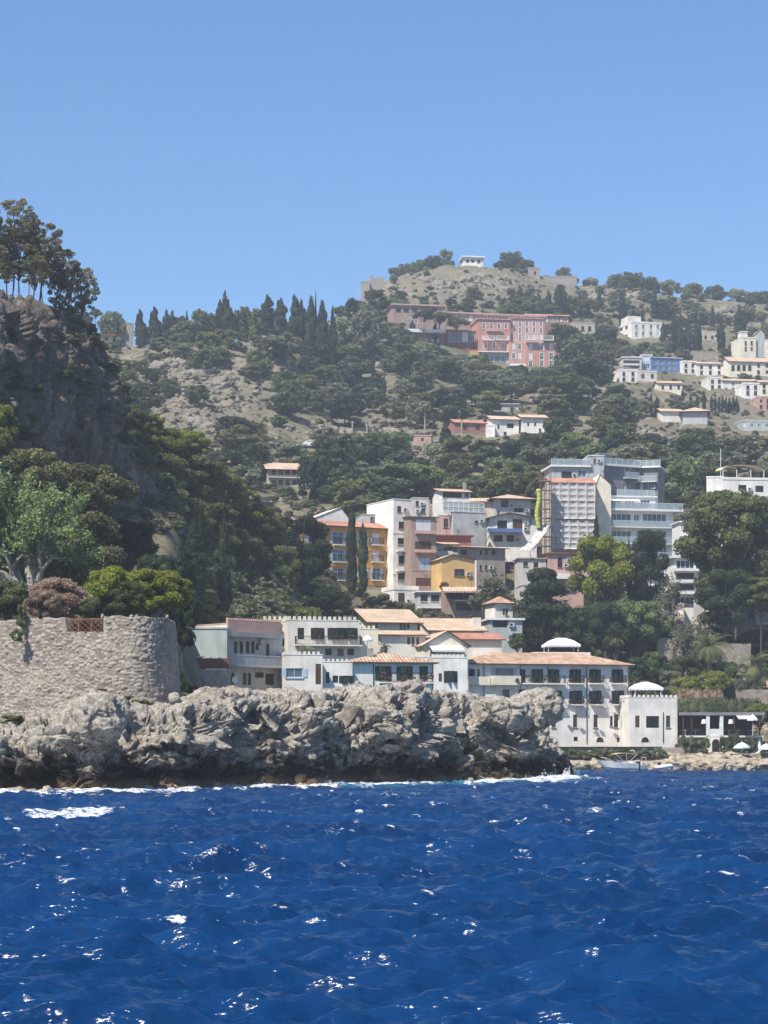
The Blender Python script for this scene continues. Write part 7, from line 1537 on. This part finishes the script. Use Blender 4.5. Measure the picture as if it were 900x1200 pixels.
cyp = [(609, 336, 362, 9), (600, 342, 364, 7), (631, 343, 366, 6), (643, 340, 364, 7), (655, 334, 368, 9), (661, 338, 368, 8), (728, 342, 380, 5), (731, 345, 380, 5), (766, 337, 372, 7), (702, 342, 362, 6), (835, 358, 385, 5), (866, 362, 405, 13), (790, 366, 412, 7), (797, 368, 414, 8), (806, 372, 414, 7), (815, 376, 412, 6), (820, 378, 412, 5), (845, 378, 412, 9), (777, 378, 405, 6), (522, 496, 530, 12), (512, 560, 590, 5), (453, 313, 322, 2), (457, 314, 323, 2), (464, 314, 322, 3), (449, 316, 324, 2)]
cyp += [(834+4.2*k, 464+(k % 3), 482, 3.4) for k in range(8)] + [(800, 455, 478, 4), (809, 462, 480, 4), (817, 462, 480, 3.5), (825, 458, 480, 4), (763, 462, 482, 5), (770, 465, 484, 6), (340, 403, 444, 10), (358, 452, 476, 5), (483, 375, 396, 6), (510, 378, 400, 5), (571, 462, 480, 4)]
for i, (px, a_, c_, w_) in enumerate(sorted(cyp)):
    p = hit(px, c_+1); 
    if p is None: continue
    Y = p.y-.5; T('far_cypress', px, a_, c_, w_*1.6, Y, f'dark slim cypress on the town hillside, {ordn(i)} from the left', group='slim cypresses on the hillside')
nt_ = [(361, 438, 446, 24, 'umbrella', 'leaf_pine_bright', 468, 'bright umbrella pine on the left slope'), (365, 536, 585, 34, 'far_round', 'leaf_dark', 588, 'tall bluish eucalyptus right of the veranda villa'), (515, 364, 378, 34, 'umbrella', 'leaf_pine', 404, 'umbrella pine before the pink hotel terrace, the left one'), (535, 370, 384, 30, 'umbrella', 'leaf_pine', 408, 'umbrella pine before the arched glass hall'), (497, 360, 376, 26, 'umbrella', 'leaf_dark', 402, 'dark pine crown hiding the pink hotel corner'),
       (676, 392, 440, 50, 'far_round', 'leaf_oak', 445, 'lush green tree right of the pink hotel'), (660, 380, 410, 40, 'far_round', 'leaf_oak', 412, 'lush tree under the red tiled back wing'), (690, 420, 462, 56, 'far_pine', 'leaf_dark', 470, 'dark pine mass right below the lush green tree'), (665, 440, 480, 56, 'far_pine', 'leaf_pine', 486, 'large pine crown below the pink hotel right end'), (725, 464, 498, 60, 'far_round', 'leaf_olive', 502, 'grey-green rounded tree above the bare brown patch'), (460, 540, 566, 40, 'far_round', 'leaf_oak', 568, 'deep green tree in the middle of the lower slope'), (803, 536, 590, 50, 'far_round', 'leaf_oak', 594, 'leafy tree right of the dark grey hotel'), (835, 530, 560, 50, 'far_round', 'leaf_olive', 566, 'grey-green tree behind the tan canopy'), (300, 520, 560, 40, 'far_round', 'leaf_dark', 562, 'dark tree left of the veranda villa'), (288, 540, 566, 40, 'far_round', 'leaf_oak', 566, 'rounded green tree low on the left slope')]
for (px, a_, c_, w_, k_, m_, yb_, lb) in nt_:
    p = hit(px, yb_)
    if p is not None: T(k_, px, a_, c_, w_, p.y, lb, m_)

k = 0
for row in range(3):
    for px in range(462, 655, 10):
        x_ = px+rnd.uniform(-3, 3)+row*4; yb_ = float(np.interp(x_, [460, 475, 500, 560, 600, 650], [396, 404, 422, 436, 442, 448]))+row*8+rnd.uniform(-2, 2); p = hit(x_, yb_)
        if p is None or (row == 0 and 570 < x_ < 650 and rnd.random() < .5): continue
        h_ = rnd.uniform(3.2, 5.5); e_ = tree_at('far_round', p.x, p.y, p.z-.3, p.z+.2, p.z+h_, h_*rnd.uniform(1.2, 1.8), 'x', rnd.choice(['leaf_oak', 'leaf_olive', 'leaf_pine', 'leaf_dark']), 'garden trees below the pink hotel'); e_['_p'] = x_
for px, py in [(728, 414), (742, 416), (756, 415), (770, 414), (782, 412), (790, 409), (700, 402), (712, 405), (716, 396), (706, 392), (718, 410), (734, 420)]:
    p = hit(px, py)
    if p is not None: h_ = rnd.uniform(3.2, 5); e_ = tree_at('far_round', p.x, p.y, p.z-.3, p.z+.2, p.z+h_, h_*1.5, 'x', rnd.choice(['leaf_oak', 'leaf_olive']), 'garden trees below the white hotel'); e_['_p'] = px
for g_, d_ in (('garden trees below the pink hotel', 'bushy garden tree at the foot of the pink hotel'), ('garden trees below the white hotel', 'low garden tree at the foot of the lone cream-white hotel')):
    for i, o in enumerate(sorted([o for o in D.objects if o.get('group') == g_], key=lambda o: o['_p'])): o['label'] = f'{d_}, {ordn(i)} from the left'; del o['_p']
# --- woodland on the slopes: every tree an object up to the limit, the smallest ones in the scrub
BOX = []   # picture boxes of buildings to keep clear
for o in D.objects:
    if o.type == 'EMPTY' and o.get('category') in ('house', 'villa', 'hotel', 'building', 'apartment block', 'ruin', 'church', 'car park', 'apartment', 'wall', 'shed') and o.location.y > 405:
        xs, ys = [], []
        for c in o.children:
            if c.name.startswith('wall'):
                for v in c.data.vertices:
                    w3 = o.matrix_basis @ v.co; xs.append(CX+w3.x/w3.y*F); ys.append(HY-(w3.z-CH)/w3.y*F)
        if xs: BOX.append((min(xs)-1, max(xs)+1, min(ys), min(max(ys), HY-(o.location.z-CH)/o.location.y*F+1), o.location.y))
def blocked(px, ytop, ybase, wpx, Y):
    for x0, x1, y0, y1, by in BOX:
        if by > Y-3 and px+wpx*.3 > x0 and px-wpx*.3 < x1 and ytop < y1-.3*(y1-y0) and ybase > y0+2: return True
        if abs(by-Y) < 9 and x0-1 < px < x1+1 and y0 < ybase < y1+1: return True
    return False
def wood(px, py):
    """(density, kinds) over the picture"""
    g = lambda cx, cy, rx, ry: math.exp(-((px-cx)/rx)**2-((py-cy)/ry)**2)
    d = .80+.5*g(420, 430, 110, 45)+.35*g(680, 420, 50, 60)+.3*g(600, 560, 200, 45)
    d -= .5*g(235, 445, 75, 40)+.4*g(310, 420, 40, 30)+.45*g(215, 500, 60, 40)+.85*g(560, 330, 55, 22)+1.*g(755, 514, 42, 14)+.7*g(400, 512, 75, 14)+.6*g(870, 372, 40, 16)+.7*g(860, 462, 50, 16)+.6*g(450, 335, 40, 12)+.5*g(300, 480, 50, 40)
    return d
rows_y = []; y = 318.
cand = []
while y < 640:
    st = 8.5+(y-318)/320*9; x = -5.
    while x < 905:
        px, py = x+rnd.uniform(-6, 6), y+rnd.uniform(-4, 4); x += rnd.uniform(.75, 1.25)*(15+(y-318)/320*11)
        if rnd.random() > wood(px, py)*.76: continue
        p = hit(px, py)
        if p is None or p.y < 425: continue
        cand.append((px, py, p))
    y += st
rnd.shuffle(cand)
zones = {}
nind = 0; small = []
for px, py, p in cand:
    Y = p.y; cy_ = rnd.random(); s_ = rnd.uniform(.7, 1.25)
    ridge = py < 365
    h_ = (6.3 if not ridge else 4.0)*s_; wd_ = h_*rnd.uniform(1.0, 1.45)
    kind = 'far_round' if rnd.random() < .62 or ridge else 'far_pine'
    if rnd.random() < .25: h_ *= .6; wd_ *= .75
    if 330 < px < 480 and 385 < py < 480 or px > 650 and py < 480: 
        if rnd.random() < .14: kind = 'far_cypress'; h_ = rnd.uniform(6, 10); wd_ = rnd.uniform(1.6, 2.6)
    if kind == 'far_cypress' and ridge: kind = 'far_round'; h_ = 3.5; wd_ = 4.5
    ppm = F/Y
    if blocked(px, py-h_*ppm, py, wd_*ppm, Y): small.append((px, py, p)) if rnd.random() < .3 and not blocked(px, py-2*ppm, py, 3*ppm, Y) else None; continue
    m_ = rnd.choices(['leaf_oak', 'leaf_olive', 'leaf_pine', 'leaf_dark', 'leaf_pine_brown'], [3, 4, 2.2, 1.6, 1.2])[0] if kind != 'far_cypress' else None
    if nind >= 560: small.append((px, py, p)); continue
    zx = 'far left' if px < 230 else 'left' if px < 400 else 'middle' if px < 560 else 'right' if px < 730 else 'far right'
    zy = 'upper' if py < 400 else 'middle' if py < 480 else 'lower'
    dn = {'far_round': {'leaf_oak': 'leafy green tree', 'leaf_olive': 'grey-green tree', 'leaf_pine': 'yellow-green tree', 'leaf_dark': 'dark green tree', 'leaf_pine_brown': 'brownish olive tree'}, 'far_pine': {'leaf_oak': 'green pine', 'leaf_olive': 'grey-green pine', 'leaf_pine': 'yellow-green pine', 'leaf_dark': 'dark pine', 'leaf_pine_brown': 'brownish pine'}, 'far_cypress': {None: 'slim cypress'}}[kind][m_]
    e = tree_at(kind, p.x, p.y, p.z-.3, p.z+(h_*.16 if kind != 'far_pine' else h_*.3), p.z+h_, wd_, 'x', m_, f'{dn}s on the {zy} {zx} slope'.replace('  ', ' '))
    zones.setdefault((dn, zy, zx), []).append((px, e)); nind += 1
for (dn, zy, zx), L_ in zones.items():
    for i, (px, e) in enumerate(sorted(L_, key=lambda q_: q_[0])): e['label'] = f'{dn} on the {zy} {zx} slope, {ordn(i)} from the left' if len(L_) > 1 else f'only {dn} on the {zy} {zx} slope'

# --- scrub: one merged mass of low bushes, and loose stones
def merge_scatter(name, protos, places, mat, keep_tri=True):
    Vs, Q, T3 = [], [], []; n0 = 0
    data = []
    for me in protos:
        v = np.zeros(len(me.vertices)*3, np.float32); me.vertices.foreach_get('co', v); v = v.reshape(-1, 3)
        q = [list(p_.vertices) for p_ in me.polygons]; q4 = np.array([a for a in q if len(a) == 4]); q3 = np.array([a for a in q if len(a) == 3]); data.append((v, q4, q3))
    for (x, y, z, w_, h_, a, k) in places:
        v, q4, q3 = data[k % len(data)]; c_, s_ = math.cos(a), math.sin(a)
        vv = np.stack([(v[:, 0]*c_-v[:, 1]*s_)*w_+x, (v[:, 0]*s_+v[:, 1]*c_)*w_+y, v[:, 2]*h_+z], 1); Vs.append(vv)
        if len(q4): Q.append(q4+n0)
        if len(q3): T3.append(q3+n0)
        n0 += len(v)
    Q = np.concatenate(Q) if Q else np.zeros((0, 4), int); T3 = np.concatenate(T3) if T3 else np.zeros((0, 3), int)
    me = mesh_tri_quad(name, np.concatenate(Vs), Q, T3, mat); o = link(name, me); tag(o, kind='stuff'); return o
sp_ = [crown('tuft', blobs_dome(s, 5, .8, .24, .36, .1, .3), 150, .11, s, None or 'leaf_scrub', .62) for s in (301, 302, 303, 304)]
sets = {'leaf_scrub': [], 'leaf_oak': [], 'leaf_olive': []}
n = 0
while n < 5600:
    px, py = rnd.uniform(-40, 1060), rnd.uniform(312, 650); p = hit(px, py)
    n += 1
    if p is None or p.y < 415: continue
    rk_ = wood(px, py); s_ = rnd.uniform(.4, 1.7)*(.75 if rk_ < .4 else 1)
    if blocked(px, py-s_*.8*F/p.y, py, 2*F/p.y, p.y): continue
    sets[rnd.choices(list(sets), [3, 2.2, 2])[0]].append((p.x, p.y, p.z-.25, s_*1.5, s_, rnd.uniform(0, 6), rnd.randrange(4)))
for px, py, p in small: sets['leaf_oak'].append((p.x, p.y, p.z-.2, 4., 2.6, rnd.uniform(0, 6), rnd.randrange(4)))
# near ground cover in the gardens and on the headland
def scat(n, fx, fY, smin, smax, gf, out, rel=1.):
    for _ in range(n):
        px = rnd.uniform(*fx); Y = rnd.uniform(*fY); x = (px-CX)/F*Y; z = gf(x, Y)
        if z < 2.6 and Y < 300: continue
        s_ = rnd.uniform(smin, smax); sets[rnd.choice(out)].append((x, Y, z-.2, s_*1.5, s_*rel, rnd.uniform(0, 6), rnd.randrange(4)))
scat(600, (-60, 330), (258, 330), .8, 2.2, cg, ['leaf_oak', 'leaf_scrub', 'leaf_oak', 'leaf_olive'])
scat(420, (-60, 195), (166, 200), .5, 1.4, ground, ['leaf_oak', 'leaf_scrub'])
scat(1100, (655, 930), (322, 368), .6, 1.9, ground, ['leaf_oak', 'leaf_oak', 'leaf_olive'])
scat(500, (430, 660), (322, 378), .6, 1.6, ground, ['leaf_oak', 'leaf_scrub'])
scat(500, (700, 930), (370, 425), .8, 2., ground, ['leaf_oak', 'leaf_olive'])
scat(300, (300, 450), (285, 420), .6, 1.8, ground, ['leaf_oak', 'leaf_scrub'])
for nm_, k_ in (('dry_scrub', 'leaf_scrub'), ('green_scrub', 'leaf_oak'), ('grey_scrub', 'leaf_olive')):
    for me in sp_: pass
    merge_scatter(nm_, sp_, sets[k_], k_)
import bmesh
rp = []
for s in range(4):
    bm = bmesh.new(); bmesh.ops.create_icosphere(bm, subdivisions=2, radius=.5); me = D.meshes.new('stone'); bm.to_mesh(me); bm.free(); v = np.zeros(len(me.vertices)*3, np.float32); me.vertices.foreach_get('co', v); v = v.reshape(-1, 3); v *= (1+1.3*fbm(v*2.6+s*5, 3, 401+s, ridged=True))[:, None]; v[:, 2] += .3; me.vertices.foreach_set('co', v.ravel()); rp.append(me)
pl = []; n = 0
while len(pl) < 1000 and n < 16000:
    n += 1; px, py = rnd.uniform(100, 910), rnd.uniform(308, 560); g_ = 0
    for cx_, cy_, rx_, ry_ in ((560, 333, 50, 20), (450, 335, 40, 12), (235, 440, 60, 40), (215, 490, 55, 40), (310, 420, 35, 30), (700, 350, 60, 12), (880, 370, 40, 16), (755, 513, 36, 12), (400, 505, 80, 12), (520, 515, 50, 16), (860, 470, 40, 12)): g_ += math.exp(-((px-cx_)/rx_)**2-((py-cy_)/ry_)**2)
    if rnd.random() > g_+.03: continue
    p = hit(px, py)
    if p is None or p.y < 425 or blocked(px, py-4, py, 4, p.y): continue
    s_ = rnd.uniform(.3, 1.0); pl.append((p.x, p.y, p.z-.3*s_, s_*rnd.uniform(.9, 1.5), s_, rnd.uniform(0, 6), rnd.randrange(4)))
merge_scatter('rubble', rp, pl, 'rubble_stone')
pl = []
for _ in range(240):
    px = rnd.uniform(690, 905); Y = rnd.uniform(290, 297); x = (px-CX)/F*Y; s_ = rnd.uniform(.3, 1.3); pl.append((x, Y, ground(x, Y)-.25*s_, s_, s_*.7, rnd.uniform(0, 6), rnd.randrange(4)))
for _ in range(500):
    px = rnd.uniform(-120, 650); Y = float(yfront(px))+rnd.uniform(-.9, .8); x = (px-CX)/F*Y; s_ = rnd.uniform(.15, .8); pl.append((x, Y, rnd.uniform(-.45, -.05)*s_, s_, s_*.8, rnd.uniform(0, 6), rnd.randrange(4)))
merge_scatter('beach_rubble', rp, pl, 'shore_stone')
for i, (x0, x1, y, hp, Y) in enumerate([(770, 800, 752, 9, 336), (775, 812, 800, 8, 322), (840, 868, 800, 9, 324), (838, 880, 758, 8, 338), (862, 900, 812, 8, 320), (800, 830, 776, 7, 328)]):
    q = B('garden_wall', f'tan garden wall on the bank above the bar, {ordn(i)} of the stepped walls', 'wall', x0, x1, y+4, y-hp*.5, Y, 6, 1.2, 4, 'stone_pale', group='stepped garden walls'); q.done()
pl = []
for _ in range(260):
    px = rnd.uniform(790, 915); Y = rnd.uniform(318, 334); x = (px-CX)/F*Y; s_ = rnd.uniform(.4, 1.5); pl.append((x, Y, ground(x, Y)-.2*s_, s_, s_*.8, rnd.uniform(0, 6), rnd.randrange(4)))
merge_scatter('bank_rubble', rp, pl, 'shore_stone')

oc = []
for (px, py, r_) in [(158, 420, 4), (178, 435, 5), (205, 428, 4), (232, 440, 5), (256, 452, 4), (190, 462, 5), (222, 474, 4), (262, 478, 4), (285, 432, 4), (505, 330, 5), (522, 336, 6), (545, 332, 6), (565, 326, 5), (580, 338, 6), (455, 338, 4), (470, 345, 4), (700, 352, 5), (740, 350, 5), (845, 366, 5), (872, 372, 5), (745, 512, 4), (765, 516, 4), (395, 508, 3), (470, 515, 3), (600, 345, 5), (235, 500, 4), (205, 515, 4)]:
    p = hit(px, py)
    if p is not None: oc.append((px, p, r_))
for i, (px, p, r_) in enumerate(sorted(oc, key=lambda q_: q_[0])):
    b = ico_rock('rock_outcrop', (p.x, p.y+r_*.4, p.z-r_*.15), (r_*rnd.uniform(.9, 1.4), r_*.8, r_*rnd.uniform(.5, .75)), 500+i, 4, rnd.uniform(-.4, .4), 'rubble_stone', 1.8); tag(b, f'grey limestone outcrop on the hillside, {ordn(i)} from the left', 'rock', 'limestone outcrops on the hillside')
